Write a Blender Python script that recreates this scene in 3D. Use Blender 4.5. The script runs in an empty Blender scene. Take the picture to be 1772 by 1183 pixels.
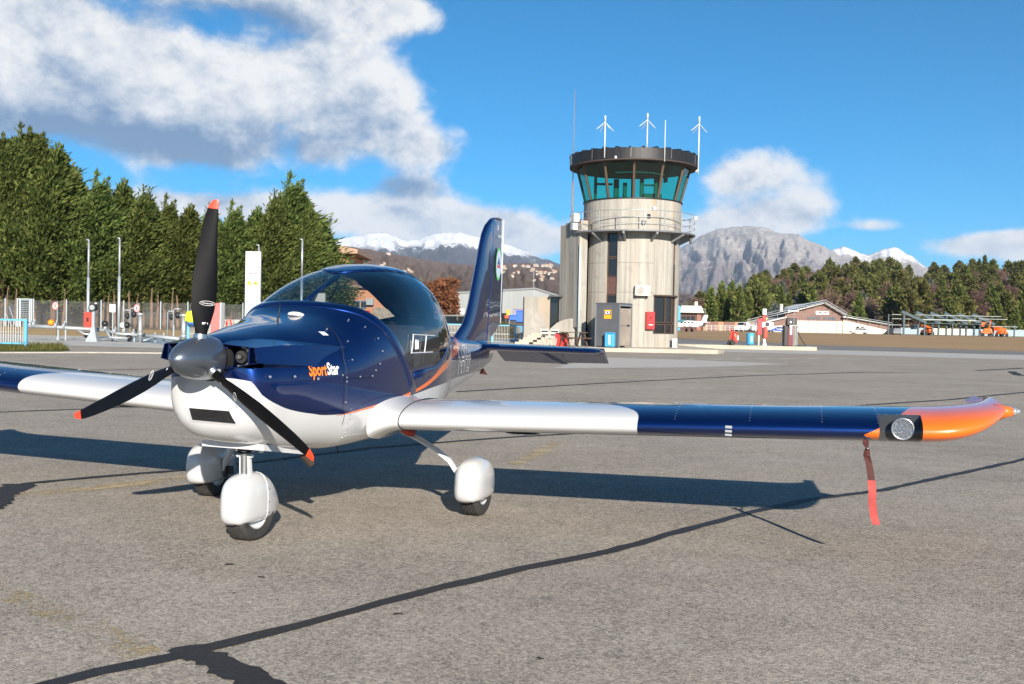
import bpy, bmesh, math, random
import numpy as np
from mathutils import Vector, Matrix

# ------------------------------------------------------------------ scene, camera, world, sun, exposure
S = bpy.context.scene
COL = S.collection
CAM = Vector((3.054, -4.474, 1.31)); YAW, PITCH, ROLL, FPX = -.269, -.018, .020, 1723.0
PW, PH = 1772.0, 1183.0
FH = Vector((math.sin(YAW), math.cos(YAW), 0)); RH = Vector((math.cos(YAW), -math.sin(YAW), 0)); UP = Vector((0, 0, 1))
_fw = FH*math.cos(PITCH) + UP*math.sin(PITCH)
_up = -FH*math.sin(PITCH) + UP*math.cos(PITCH)
_cr = RH*math.cos(ROLL) + _up*math.sin(ROLL)
_cu = -RH*math.sin(ROLL) + _up*math.cos(ROLL)
cd = bpy.data.cameras.new('camera'); co = bpy.data.objects.new('camera', cd); COL.objects.link(co)
co.matrix_world = Matrix(((_cr.x, _cu.x, -_fw.x, CAM.x), (_cr.y, _cu.y, -_fw.y, CAM.y), (_cr.z, _cu.z, -_fw.z, CAM.z), (0, 0, 0, 1)))
cd.lens = 36*FPX/PW; cd.sensor_width = 36; cd.clip_start = .05; cd.clip_end = 60000
S.camera = co
SUNV = Vector((.415, -.828, .374)).normalized()          # towards the sun, measured from the shadows
sl = bpy.data.lights.new('sun', 'SUN'); so = bpy.data.objects.new('sun', sl); COL.objects.link(so)
sl.energy = 5.0; sl.angle = math.radians(.53); sl.color = (1, .91, .79)
so.rotation_euler = SUNV.to_track_quat('Z', 'Y').to_euler(); so.location = SUNV*60
S.view_settings.view_transform = 'Standard'; S.view_settings.look = 'None'; S.view_settings.gamma = 1
S.view_settings.exposure = EXPO if 'EXPO' in globals() else 1.02
S.cycles.max_bounces = 8; S.cycles.transparent_max_bounces = 16; S.cycles.volume_bounces = 0
S.cycles.use_denoising = True

class NT:
    """small expression builder for shader node trees"""
    def __init__(s, tree): s.t = tree; s.n = tree.nodes; s.l = tree.links
    def node(s, typ, ins=None, **kw):
        n = s.n.new(typ)
        for k, v in kw.items(): setattr(n, k, v)
        for k, v in (ins or {}).items(): s.put(n.inputs[k], v)
        return n
    def put(s, sock, v):
        if isinstance(v, bpy.types.NodeSocket): s.l.new(v, sock)
        else:
            if hasattr(sock.default_value, '__len__') and not hasattr(v, '__len__'): v = (v, v, v, 1)[:len(sock.default_value)]
            if hasattr(sock.default_value, '__len__') and len(sock.default_value) == 4 and len(v) == 3: v = (*v, 1)
            sock.default_value = v
    def m(s, op, a, b=None, c=None, clamp=False):
        n = s.n.new('ShaderNodeMath'); n.operation = op; n.use_clamp = clamp
        for i, v in enumerate((a, b, c)):
            if v is not None: s.put(n.inputs[i], v)
        return n.outputs[0]
    def mix(s, f, a, b, blend='MIX'):
        n = s.n.new('ShaderNodeMix'); n.data_type = 'RGBA'; n.blend_type = blend; n.clamp_factor = True
        s.put(n.inputs[0], f); s.put(n.inputs[6], a); s.put(n.inputs[7], b); return n.outputs[2]
    def ramp(s, f, stops, interp='LINEAR'):
        n = s.n.new('ShaderNodeValToRGB'); s.put(n.inputs[0], f); r = n.color_ramp; r.interpolation = interp
        while len(r.elements) < len(stops): r.elements.new(.5)
        for e, (p, c) in zip(r.elements, stops):
            e.position = p; e.color = (*c, 1) if hasattr(c, '__len__') and len(c) == 3 else ((c, c, c, 1) if not hasattr(c, '__len__') else c)
        return n.outputs[0]
    def noise(s, vec, scale, detail=4, rough=.55, dist=0., out=0):
        n = s.n.new('ShaderNodeTexNoise'); n.inputs['Scale'].default_value = scale; n.inputs['Detail'].default_value = detail
        n.inputs['Roughness'].default_value = rough; n.inputs['Distortion'].default_value = dist
        if vec is not None: s.l.new(vec, n.inputs['Vector'])
        return n.outputs[out]
    def mapr(s, v, a, b, c=0., d=1., smooth=False):
        n = s.n.new('ShaderNodeMapRange'); n.clamp = True
        if smooth: n.interpolation_type = 'SMOOTHSTEP'
        for i, x in enumerate((v, a, b, c, d)): s.put(n.inputs[i], x)
        return n.outputs[0]
    def scale(s, vec, xyz, loc=(0, 0, 0), rot=(0, 0, 0)):
        n = s.n.new('ShaderNodeMapping'); s.l.new(vec, n.inputs[0]); n.inputs['Scale'].default_value = xyz
        n.inputs['Location'].default_value = loc; n.inputs['Rotation'].default_value = rot; return n.outputs[0]
    def curve(s, v, pts):
        """float curve through (x, y) pairs given in real units; returns y(v)"""
        x0, x1 = pts[0][0], pts[-1][0]; ys = [p[1] for p in pts]; y0, y1 = min(ys), max(ys)
        if y1 - y0 < 1e-6: y1 = y0 + 1
        f = s.mapr(v, x0, x1)
        n = s.n.new('ShaderNodeFloatCurve'); cm = n.mapping; c = cm.curves[0]
        while len(c.points) < len(pts): c.points.new(.5, .5)
        for q, (x, y) in zip(c.points, pts): q.location = ((x-x0)/(x1-x0), (y-y0)/(y1-y0)); q.handle_type = 'AUTO_CLAMPED'
        cm.update(); s.l.new(f, n.inputs['Value'])
        return s.m('MULTIPLY_ADD', n.outputs[0], y1-y0, y0)

# ---- sky: Nishita daylight with cloud banks; (az, el) measured from the view axis
wd = bpy.data.worlds.new('World'); S.world = wd; wd.use_nodes = True
N = NT(wd.node_tree); N.n.clear()
sky = N.node('ShaderNodeTexSky', sky_type='NISHITA', sun_disc=False)
sky.sun_elevation = math.asin(SUNV.z); sky.sun_rotation = math.atan2(SUNV.x, SUNV.y)
sky.altitude = 900; sky.air_density = .75; sky.dust_density = 0; sky.ozone_density = 4.0
tc = N.node('ShaderNodeTexCoord').outputs['Generated']
rot = N.scale(tc, (1, 1, 1), rot=(0, 0, YAW))
sp = N.node('ShaderNodeSeparateXYZ', {0: rot})
az = N.m('ARCTAN2', sp.outputs[0], sp.outputs[1]); el = N.m('ARCSINE', sp.outputs[2])
pv = N.node('ShaderNodeCombineXYZ', {0: az, 1: el, 2: 0.0}).outputs[0]
def az_el(px, py): return ((px-886)/1723.0, (561+.02*(px-886)-py)/1723.0)
def blobs(lst):
    """soft cloud masses: centre and half widths in photo pixels, weight"""
    tot = None
    for (px, py, rx, ry, a) in lst:
        u, v = az_el(px, py)
        kx, ky = 1723.0/(rx*1.08), 1723.0/(ry*1.16)
        w_ = N.node('ShaderNodeVectorMath', {0: pv, 1: (kx, ky, 0), 2: (-u*kx, -v*ky, 0)}, operation='MULTIPLY_ADD').outputs[0]
        g = N.m('POWER', .36788, N.node('ShaderNodeVectorMath', {0: w_, 1: w_}, operation='DOT_PRODUCT').outputs['Value'])
        tot = N.m('MULTIPLY_ADD', g, a, 0.0 if tot is None else tot)
    return tot
CLOUDS = [(90, 70, 90, 42, .62), (40, 140, 120, 75, .95), (-120, 170, 170, 95, .95), (150, 170, 130, 75, .95), (290, 165, 130, 75, .85), (420, 190, 90, 65, .75), (540, 150, 95, 62, .90), (640, 190, 90, 70, .90), (730, 265, 70, 40, .85),
          (330, 265, 130, 36, .80), (700, 325, 75, 22, .60), (560, 270, 60, 35, .55), (90, 255, 60, 20, .35), (430, 10, 130, 38, .85), (600, 40, 130, 36, .90), (320, 15, 90, 36, .55), (690, 50, 60, 30, .45),
          (330, 365, 110, 22, .85), (560, 372, 150, 30, 1.0), (760, 390, 130, 36, 1.05), (900, 415, 90, 34, .95), (180, 395, 160, 34, .75),
          (1300, 302, 80, 34, .62), (1240, 330, 60, 36, .48), (1385, 330, 50, 26, .30), (1355, 372, 95, 24, .72), (1260, 398, 120, 24, .85), (1200, 425, 110, 30, .7), (1480, 402, 55, 10, .50), (1620, 435, 80, 15, .55), (1740, 450, 110, 18, .72), (1700, 425, 50, 8, .35), (1860, 440, 200, 34, .65)]
cov = blobs(CLOUDS)
# scattered cumulus go on round the rest of the sky
far_mask = N.mapr(N.m('ABSOLUTE', az), .62, .95, 0, 1, True)
gen = N.m('MULTIPLY', N.mapr(N.noise(N.scale(tc, (1, 1, 2.2)), 2.1, 3, .5), .55, .72, 0, .9), N.m('MULTIPLY', far_mask, N.mapr(el, .03, .14)))
cov = N.m('ADD', cov, gen)
pn = N.scale(pv, (1, 1.25, 1)); LO = (-.0085, -.016, 0)
def fb(vec): return N.m('MULTIPLY_ADD', N.noise(vec, 24, 5, .62), .44, N.m('MULTIPLY', N.noise(vec, 8.5, 6, .6, .25), .71))
n1 = fb(pn); n2 = fb(N.scale(pv, (1, 1.25, 1), loc=(.011, .024, 0)))
dens = N.m('ADD', cov, N.m('MULTIPLY', N.m('SUBTRACT', n1, .58), 1.7))
alpha = N.mapr(dens, .30, .80, 0, 1, True)
DARK = [(440, 70, 150, 30, .85), (280, 60, 90, 22, .55), (300, 275, 190, 34, 1.15), (385, 290, 80, 36, .8), (120, 250, 110, 30, .6), (560, 260, 130, 36, .55), (700, 328, 90, 18, .95), (600, 200, 60, 24, .30), (150, 190, 120, 40, .25),
        (690, 368, 55, 10, .4), (1290, 325, 60, 12, .3)]
dk = blobs(DARK)
relief = N.m('MULTIPLY', N.m('SUBTRACT', n1, n2), 2.6); dk = N.m('MULTIPLY', dk, N.mapr(n1, .42, .74, 1.1, .62))
lit = N.m('ADD', N.m('SUBTRACT', .90, dk), relief, None)
lit = N.m('ADD', lit, N.mapr(dens, .5, 1.6, .10, -.12))
ccol = N.ramp(lit, [(.0, (1.4, 2.4, 4.0)), (.28, (2.6, 3.5, 4.9)), (.52, (4.5, 5.1, 6.0)), (.78, (6.8, 7.0, 7.3)), (1.0, (8.4, 8.3, 8.1))])
hs = N.node('ShaderNodeHueSaturation', {'Color': sky.outputs[0], 'Saturation': 1.72, 'Value': 1.14, 'Hue': .488}).outputs[0]
skyc = N.mix(N.m('MULTIPLY', alpha, .97), hs, ccol)
bg = N.node('ShaderNodeBackground', {'Color': skyc, 'Strength': .058})
N.l.new(bg.outputs[0], N.node('ShaderNodeOutputWorld').inputs[0])
wd.cycles.sampling_method = 'MANUAL'; wd.cycles.sample_map_resolution = 512

# ------------------------------------------------------------------ helpers
def ray(px, py):
    return (_fw*FPX + _cr*(px-PW/2) - _cu*(py-PH/2))/FPX
def gnd(px, py, z=0.):
    r = ray(px, py); return CAM + r*((z-CAM.z)/r.z)
def W3(px, py, d):
    """world point on the sight line of a photo pixel at horizontal distance d"""
    r = ray(px, py); return CAM + r*(d/r.dot(FH))
def V(px, d, z=0., py=560):
    """ground position at horizontal distance d"""
    p = W3(px, py, d); return Vector((p.x, p.y, z))
def hz(px, py, d): return W3(px, py, d).z
VR = -YAW            # rotation that makes local +Y look away from the camera
def rdf(x, y):
    q = Vector((x, y, 0)) - Vector((CAM.x, CAM.y, 0)); return q.dot(RH), q.dot(FH)
def sm(a, b, x): t = min(1, max(0, (x-a)/(b-a))); return t*t*(3-2*t)
def gz(d): return .62*sm(88, 260, d)
RND = random.Random(7)

def principled(name):
    m = bpy.data.materials.new(name); m.use_nodes = True; t = NT(m.node_tree); t.n.clear()
    b = t.node('ShaderNodeBsdfPrincipled'); o = t.node('ShaderNodeOutputMaterial'); t.l.new(b.outputs[0], o.inputs[0]); return m, t, b
MATS = {}
def mat(name, col, rough=.6, metal=0., var=.0, vscale=6., bump=0., bscale=40., coat=0., spec=.5, emit=None, trans=0., stretch=(1, 1, 1), dirt=0., dirtcol=(.12, .10, .08)):
    if name in MATS: return MATS[name]
    m, t, b = principled(name)
    oc = t.node('ShaderNodeTexCoord').outputs['Object']; oc = t.scale(oc, stretch)
    c = (*col, 1)
    if var:
        f = t.noise(oc, vscale, 5, .6)
        c = t.mix(t.mapr(f, .3, .7), tuple(x*(1-var) for x in col), tuple(min(1, x*(1+var)) for x in col))
    if dirt:
        g = t.mapr(t.noise(oc, vscale*.37, 7, .7), .50, .72, 0, dirt); c = t.mix(g, c, dirtcol)
    t.put(b.inputs['Base Color'], c); b.inputs['Roughness'].default_value = rough; b.inputs['Metallic'].default_value = metal
    b.inputs['Specular IOR Level'].default_value = spec; b.inputs['Coat Weight'].default_value = coat; b.inputs['Coat Roughness'].default_value = .04
    if bump:
        bn = t.node('ShaderNodeBump', {'Strength': bump, 'Height': t.noise(oc, bscale, 4, .6)}); bn.inputs['Distance'].default_value = .02
        t.l.new(bn.outputs[0], b.inputs['Normal'])
    if emit: b.inputs['Emission Color'].default_value = (*emit[0], 1); b.inputs['Emission Strength'].default_value = emit[1]
    if trans: b.inputs['Transmission Weight'].default_value = trans
    MATS[name] = m; return m

def link(o, parent=None):
    COL.objects.link(o)
    if parent is not None: o.parent = parent
    return o
def mesh_obj(name, verts, faces, m, parent=None, smooth=False, mats=None, fmi=None):
    me = bpy.data.meshes.new(name); me.from_pydata([tuple(v) for v in verts], [], faces); me.validate(); me.update()
    for x in (mats or [m]): me.materials.append(x)
    if fmi is not None: me.polygons.foreach_set('material_index', fmi)
    if smooth: me.polygons.foreach_set('use_smooth', [True]*len(me.polygons))
    return link(bpy.data.objects.new(name, me), parent)
def tag(o, label=None, cat=None, group=None, kind=None):
    if label: o['label'] = label
    if cat: o['category'] = cat
    if group: o['group'] = group
    if kind: o['kind'] = kind
    return o
def thing(name, label, cat, loc=(0, 0, 0), rz=0., group=None):
    o = bpy.data.objects.new(name, None); o.empty_display_size = .2; link(o); o.location = loc; o.rotation_euler = (0, 0, rz)
    return tag(o, label, cat, group)
def copy_tree(o, parent=None):
    c = o.copy(); COL.objects.link(c); c.parent = parent
    for ch in list(o.children):
        k = copy_tree(ch, c); k.matrix_parent_inverse = ch.matrix_parent_inverse.copy()
    return c
class MB:
    def __init__(s): s.v = []; s.f = []; s.mi = []; s.cur = 0
    def add(s, vs, fs):
        o = len(s.v); s.v += [Vector(v) for v in vs]; s.f += [tuple(i+o for i in f) for f in fs]; s.mi += [s.cur]*len(fs); return s
    def box(s, c, d, rz=0., M=None, bev=0.):
        x, y, z = d[0]/2, d[1]/2, d[2]/2
        if bev:
            b = min(bev, x*.9, y*.9, z*.9); R = []
            for zz, ins in ((-z, b), (-z+b, 0), (z-b, 0), (z, b)):
                for sx, sy, k in ((-1, -1, 0), (1, -1, 1), (1, 1, 2), (-1, 1, 3)):
                    e = b if ins == 0 else b
                    pts = [(sx*(x-e), sy*(y-ins)), (sx*(x-ins), sy*(y-e))]
                    if sx*sy < 0: pts = [pts[1], pts[0]] if False else pts
                    # order counter-clockwise
                    if k in (0, 2): pts = [(sx*(x-ins), sy*(y-e)), (sx*(x-e), sy*(y-ins))]
                    R += [(p[0], p[1], zz) for p in pts]
            vs = R; n = 8; fs = [tuple(range(n-1, -1, -1)), tuple(range(3*n, 4*n))]
            for r in range(3):
                for i in range(n): j = (i+1) % n; fs.append((r*n+i, r*n+j, (r+1)*n+j, (r+1)*n+i))
        else:
            vs = [(-x, -y, -z), (x, -y, -z), (x, y, -z), (-x, y, -z), (-x, -y, z), (x, -y, z), (x, y, z), (-x, y, z)]
            fs = [(3, 2, 1, 0), (4, 5, 6, 7), (0, 1, 5, 4), (1, 2, 6, 5), (2, 3, 7, 6), (3, 0, 4, 7)]
        R = M if M is not None else Matrix.Rotation(rz, 3, 'Z')
        return s.add([Vector(c) + R @ Vector(v) for v in vs], fs)
    def cyl(s, p0, p1, r0, r1=None, n=12, caps=True):
        r1 = r0 if r1 is None else r1; p0, p1 = Vector(p0), Vector(p1); a = (p1-p0).normalized()
        u = a.orthogonal().normalized(); w = a.cross(u)
        vs = [p + (u*math.cos(2*math.pi*i/n) + w*math.sin(2*math.pi*i/n))*r for p, r in ((p0, r0), (p1, r1)) for i in range(n)]
        fs = [(i, (i+1) % n, n+(i+1) % n, n+i) for i in range(n)]
        if caps: fs += [tuple(range(n-1, -1, -1)), tuple(range(n, 2*n))]
        return s.add(vs, fs)
    def tube(s, path, r, n=8, close=False):
        P = [Vector(p) for p in path]; m = len(P); vs = []; rr = r if hasattr(r, '__len__') else [r]*m
        u = None
        for i, p in enumerate(P):
            a = (P[(i+1) % m] - P[i-1]) if close else (P[min(i+1, m-1)] - P[max(i-1, 0)])
            a.normalize()
            if u is None: u = a.orthogonal().normalized()
            u = (u - a*u.dot(a)).normalized(); w = a.cross(u)
            vs += [p + (u*math.cos(2*math.pi*k/n) + w*math.sin(2*math.pi*k/n))*rr[i] for k in range(n)]
        fs = []
        for i in range(m if close else m-1):
            j = (i+1) % m
            for k in range(n): fs.append((i*n+k, i*n+(k+1) % n, j*n+(k+1) % n, j*n+k))
        if not close: fs += [tuple(range(n-1, -1, -1)), tuple(range((m-1)*n, m*n))]
        return s.add(vs, fs)
    def loft(s, rings, cap0=True, cap1=True, close=True):
        n = len(rings[0]); vs = [p for r in rings for p in r]; fs = []
        for i in range(len(rings)-1):
            for k in range(n if close else n-1):
                fs.append((i*n+k, i*n+(k+1) % n, (i+1)*n+(k+1) % n, (i+1)*n+k))
        if cap0: fs.append(tuple(range(n-1, -1, -1)))
        if cap1: fs.append(tuple(range((len(rings)-1)*n, len(rings)*n)))
        return s.add(vs, fs)
    def lathe(s, prof, n=24, c=(0, 0, 0), a0=0., a1=2*math.pi):
        full = abs(a1-a0-2*math.pi) < 1e-6; k = n if full else n+1; m = len(prof)
        vs = [(c[0]+r*math.cos(a0+(a1-a0)*i/n), c[1]+r*math.sin(a0+(a1-a0)*i/n), c[2]+z) for i in range(k) for r, z in prof]
        fs = []
        for i in range(n):
            j = (i+1) % k
            for q in range(m-1): fs.append((i*m+q, j*m+q, j*m+q+1, i*m+q+1))
        return s.add(vs, fs)
    def prism(s, poly, z0, z1, M=None):
        """polygon in local xy, extruded along local z"""
        n = len(poly); M = M or Matrix.Identity(4)
        vs = [M @ Vector((x, y, z)) for z in (z0, z1) for x, y in poly]
        fs = [tuple(range(n-1, -1, -1)), tuple(range(n, 2*n))] + [(i, (i+1) % n, n+(i+1) % n, n+i) for i in range(n)]
        return s.add(vs, fs)
    def build(s, name, m, parent=None, smooth=False, mats=None, fix=True):
        o = mesh_obj(name, s.v, s.f, m, parent, smooth, mats, s.mi if mats else None)
        if fix:
            bm = bmesh.new(); bm.from_mesh(o.data); bmesh.ops.recalc_face_normals(bm, faces=bm.faces); bm.to_mesh(o.data); bm.free()
        if smooth == 'auto':
            set_auto(o)
        return o
def set_auto(o, ang=35):
    me = o.data; me.polygons.foreach_set('use_smooth', [True]*len(me.polygons))
    bm = bmesh.new(); bm.from_mesh(me)
    for e in bm.edges:
        if len(e.link_faces) != 2 or e.calc_face_angle(0) > math.radians(ang): e.smooth = False
    bm.to_mesh(me); bm.free()
XM = Matrix(((0, 0, 1, 0), (1, 0, 0, 0), (0, 1, 0, 0), (0, 0, 0, 1)))     # polygon (a,b)->(y,z), extrude along x
YM = Matrix(((1, 0, 0, 0), (0, 0, -1, 0), (0, 1, 0, 0), (0, 0, 0, 1)))    # polygon (a,b)->(x,z), extrude along -y
_fonts = {}
def text_mesh(name, s, size, m, parent=None, outline=False, shear=0., xs=1., bold=0.):
    """flat lettering as a mesh in the local XZ plane facing -Y, centred"""
    c = bpy.data.curves.new(name, 'FONT'); c.body = s; c.size = size; c.align_x = 'CENTER'; c.align_y = 'CENTER'; c.resolution_u = 3; c.shear = shear; c.offset = bold
    if outline: c.fill_mode = 'NONE'; c.bevel_depth = size*.02; c.bevel_resolution = 0
    o = bpy.data.objects.new(name, c); COL.objects.link(o); dg = bpy.context.evaluated_depsgraph_get(); dg.update()
    me = bpy.data.meshes.new_from_object(o.evaluated_get(dg)); bpy.data.objects.remove(o); bpy.data.curves.remove(c)
    me.transform(Matrix.Diagonal((xs, 1, 1, 1))); me.transform(Matrix.Rotation(math.pi/2, 4, 'X')); me.materials.clear(); me.materials.append(m); me.name = name
    return link(bpy.data.objects.new(name, me), parent)
# ------------------------------------------------------------------ ground materials
def asphalt(name, base, contrast=1., patch=.12, warm=(1.03, 1.0, .94), line_dir=None):
    m, t, b = principled(name)
    pos = t.node('ShaderNodeNewGeometry').outputs['Position']
    vor = t.node('ShaderNodeTexVoronoi', {'Vector': pos, 'Scale': 105.0}); vor2 = t.node('ShaderNodeTexVoronoi', {'Vector': pos, 'Scale': 46.0})
    g = t.node('ShaderNodeSeparateColor', {0: vor.outputs['Color']}).outputs[0]
    g2 = t.node('ShaderNodeSeparateColor', {0: vor2.outputs['Color']}).outputs[1]
    sp_ = t.m('MULTIPLY_ADD', t.m('SUBTRACT', g, .5), .85*contrast, t.m('MULTIPLY', t.m('SUBTRACT', g2, .5), .45*contrast))
    gap = t.mapr(vor.outputs['Distance'], .25, .75, 0, -.30*contrast)
    big = t.m('MULTIPLY', t.m('SUBTRACT', t.noise(pos, .45, 6, .62, .3), .5), patch*3.2)
    mid = t.m('MULTIPLY', t.m('SUBTRACT', t.noise(pos, 3.3, 5, .6), .5), patch*2.2)
    str_ = t.m('MULTIPLY', t.m('SUBTRACT', t.noise(t.scale(pos, (.14, 1.6, 1), rot=(0, 0, .12)), 1.0, 4, .6), .5), patch*1.7)
    val = t.m('ADD', 1.0, t.m('ADD', t.m('ADD', sp_, gap), t.m('ADD', big, t.m('ADD', mid, str_))))
    wet = t.mapr(t.noise(pos, .9, 4, .7, 1.2), .66, .74, 0, .18)
    val = t.m('MULTIPLY', t.m('MAXIMUM', val, .22), t.m('SUBTRACT', 1.0, wet))
    c = t.mix(t.noise(pos, 1.3, 3), tuple(x*base for x in warm), tuple(x*base for x in (1.10, 1.0, .86)))
    c = t.mix(1.0, c, t.node('ShaderNodeCombineColor', {0: val, 1: val, 2: val}).outputs[0], 'MULTIPLY')
    t.put(b.inputs['Base Color'], c); b.inputs['Roughness'].default_value = .85; b.inputs['Specular IOR Level'].default_value = .3
    bn = t.node('ShaderNodeBump', {'Strength': .42, 'Height': t.m('MULTIPLY_ADD', g, .6, t.m('MULTIPLY', vor.outputs['Distance'], -.7))}); bn.inputs['Distance'].default_value = .006
    t.l.new(bn.outputs[0], b.inputs['Normal']); return m
M_ASPH = asphalt('apron_asphalt', .298, .70, .17, warm=(1.15, 1.0, .81))
M_TAXI = asphalt('taxiway_asphalt', .20, .6, .08, (1, 1, 1.02))
M_LIGHT = asphalt('pale_concrete', .42, .35, .06, (1, 1, .99))
def grass_mat(name, cols, sc=1.2):
    m, t, b = principled(name); pos = t.node('ShaderNodeNewGeometry').outputs['Position']
    f = t.m('MULTIPLY_ADD', t.noise(pos, sc*9, 4, .7), .45, t.m('MULTIPLY', t.noise(t.scale(pos, (.25, 1, 1)), sc*.12, 6, .65), .6))
    t.put(b.inputs['Base Color'], t.ramp(f, [(.32, cols[0]), (.5, cols[1]), (.68, cols[2])])); b.inputs['Roughness'].default_value = .95; b.inputs['Specular IOR Level'].default_value = .1
    bn = t.node('ShaderNodeBump', {'Strength': .6, 'Height': t.noise(pos, 14, 3, .7)}); bn.inputs['Distance'].default_value = .06; t.l.new(bn.outputs[0], b.inputs['Normal']); return m
M_DRY = grass_mat('winter_grass', [(.24, .155, .085), (.33, .225, .125), (.40, .28, .16)])
M_LAND = grass_mat('valley_land', [(.07, .065, .035), (.11, .095, .05), (.15, .12, .07)], .02)
M_TURF = grass_mat('turf', [(.05, .075, .02), (.09, .11, .035), (.16, .14, .06)], 3)
M_EARTH = grass_mat('earth', [(.10, .075, .045), (.15, .115, .07), (.20, .16, .10)], 2)

def from_rd(r, d, z=None): return Vector((CAM.x, CAM.y, 0)) + RH*r + FH*d + UP*(gz(d) if z is None else z)
# the land: one sheet out to the horizon, in rings of growing size
ds = [-400, -60, -20, 0, 20, 40, 60, 88, 110, 130, 155, 180, 205, 230, 260, 330, 450, 700, 1200, 2500, 6000, 13500]
us = np.linspace(-1, 1, 33)
vs, fs = [], []
for d in ds:
    for u in us: q = from_rd(u*(500+abs(d)*.9), d); q.z -= .03; vs.append(q)
n = len(us)
for i in range(len(ds)-1):
    for k in range(n-1): fs.append((i*n+k, i*n+k+1, (i+1)*n+k+1, (i+1)*n+k))
tag(mesh_obj('ground', vs, fs, M_LAND), kind='structure')
def sheet(name, pts, m, lift):
    """flat polygon, cut finely so that it follows the gentle rise of the land"""
    bm = bmesh.new(); bm.faces.new([bm.verts.new((p.x, p.y, 0)) for p in pts])
    if max(rdf(p.x, p.y)[1] for p in pts) > 88:
        for d in (88, 110, 130, 155, 180, 205, 230, 260):
            q = from_rd(0, d); bmesh.ops.bisect_plane(bm, geom=bm.verts[:]+bm.edges[:]+bm.faces[:], plane_co=(q.x, q.y, 0), plane_no=FH)
    for v in bm.verts: v.co.z = gz(rdf(v.co.x, v.co.y)[1]) + lift
    bmesh.ops.recalc_face_normals(bm, faces=bm.faces)
    for f in bm.faces:
        if f.normal.z < 0: f.normal_flip()
    me = bpy.data.meshes.new(name); bm.to_mesh(me); bm.free(); me.materials.append(m)
    return tag(link(bpy.data.objects.new(name, me)), kind='structure')
sheet('apron', [from_rd(-90, -45), from_rd(160, -45), from_rd(160, 72), from_rd(40, 95), from_rd(6, 122), from_rd(-90, 122)], M_ASPH, 0)
G = lambda *l: [gnd(*p) for p in l]
sheet('taxiway', [*G((1172, 586), (1430, 597.5), (1772, 608)), from_rd(120, 63), from_rd(118, 58), *G((1772, 614), (1430, 605), (1172, 596.5), (1000, 592)), *G((1000, 580),)], M_TAXI, .004)
sheet('concrete_strip', [*G((1772, 614.3), (1430, 605.3), (1240, 603.5), (1180, 607), (1430, 613), (1772, 622.6)), from_rd(105, 52), from_rd(112, 57)], M_LIGHT, .004)
sheet('concrete_strip', G((955, 637), (1040, 618), (1200, 623), (1365, 630), (1200, 636)), M_LIGHT, .005)
sheet('grass_field', [*G((1000, 579), (1172, 585.7), (1430, 597.2), (1772, 607.7)), from_rd(120, 63.5), from_rd(420, 60), from_rd(420, 262), from_rd(-30, 262), from_rd(-10, 150)], M_DRY, .006)
M_PAD = mat('pad_concrete', (.42, .41, .38), .9, var=.12, vscale=.8, bump=.2, dirt=.35)
M_BLUEPAD = mat('blue_grey_pad', (.24, .31, .36), .8, var=.12, vscale=.6, dirt=.25)
sheet('pad', G((-160, 597), (-160, 575), (330, 579), (430, 583), (560, 590), (560, 604), (330, 604), (120, 598)), M_PAD, .008)
sheet('containment_floor', G((150, 582), (150, 567), (330, 572), (420, 575), (420, 592), (330, 598), (290, 597)), M_BLUEPAD, .012)
sheet('earth_bank', [*G((-260, 566), (60, 566.5), (330, 571), (700, 577)), from_rd(10, 110), from_rd(-70, 110)], M_EARTH, .010)
sheet('grass_verge', G((-60, 611), (-60, 597), (60, 597), (112, 599), (122, 606), (100, 609)), M_TURF, .014)

# kerb along the far edge of the apron
def strip(name, pts, w, m, lift, jag=0., seg=.12, seed=1):
    """a band of width w laid along a ground line, with an uneven edge"""
    rr = random.Random(seed); P = [Vector((p.x, p.y, 0)) for p in pts]; line = []
    for a, c in zip(P, P[1:]):
        k = max(1, int((c-a).length/seg)); line += [a.lerp(c, i/k) for i in range(k)]
    line.append(P[-1]); vs, fs = [], []; wob = 0
    for i, p in enumerate(line):
        t = (line[min(i+1, len(line)-1)]-line[max(i-1, 0)]).normalized(); nn = Vector((-t.y, t.x, 0)); wob = .85*wob + rr.uniform(-1, 1)*jag*.5
        q = p + nn*wob
        for s_ in (-1, 1): o = q + nn*s_*(w/2*(1+rr.uniform(-.25, .25)*(1 if jag else 0)) + rr.uniform(0, jag*.5)); o.z = gz(rdf(o.x, o.y)[1]) + lift; vs.append(o)
    for i in range(len(line)-1): fs.append((2*i, 2*i+2, 2*i+3, 2*i+1))
    o = mesh_obj(name, vs, fs, m); 
    for p in o.data.polygons:
        if p.normal.z < 0: o.data.flip_normals(); break
    return tag(o, kind='structure')
M_TAR = mat('tar_seal', (.022, .021, .021), .62, var=.3, vscale=30, bump=.3, bscale=60)
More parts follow.
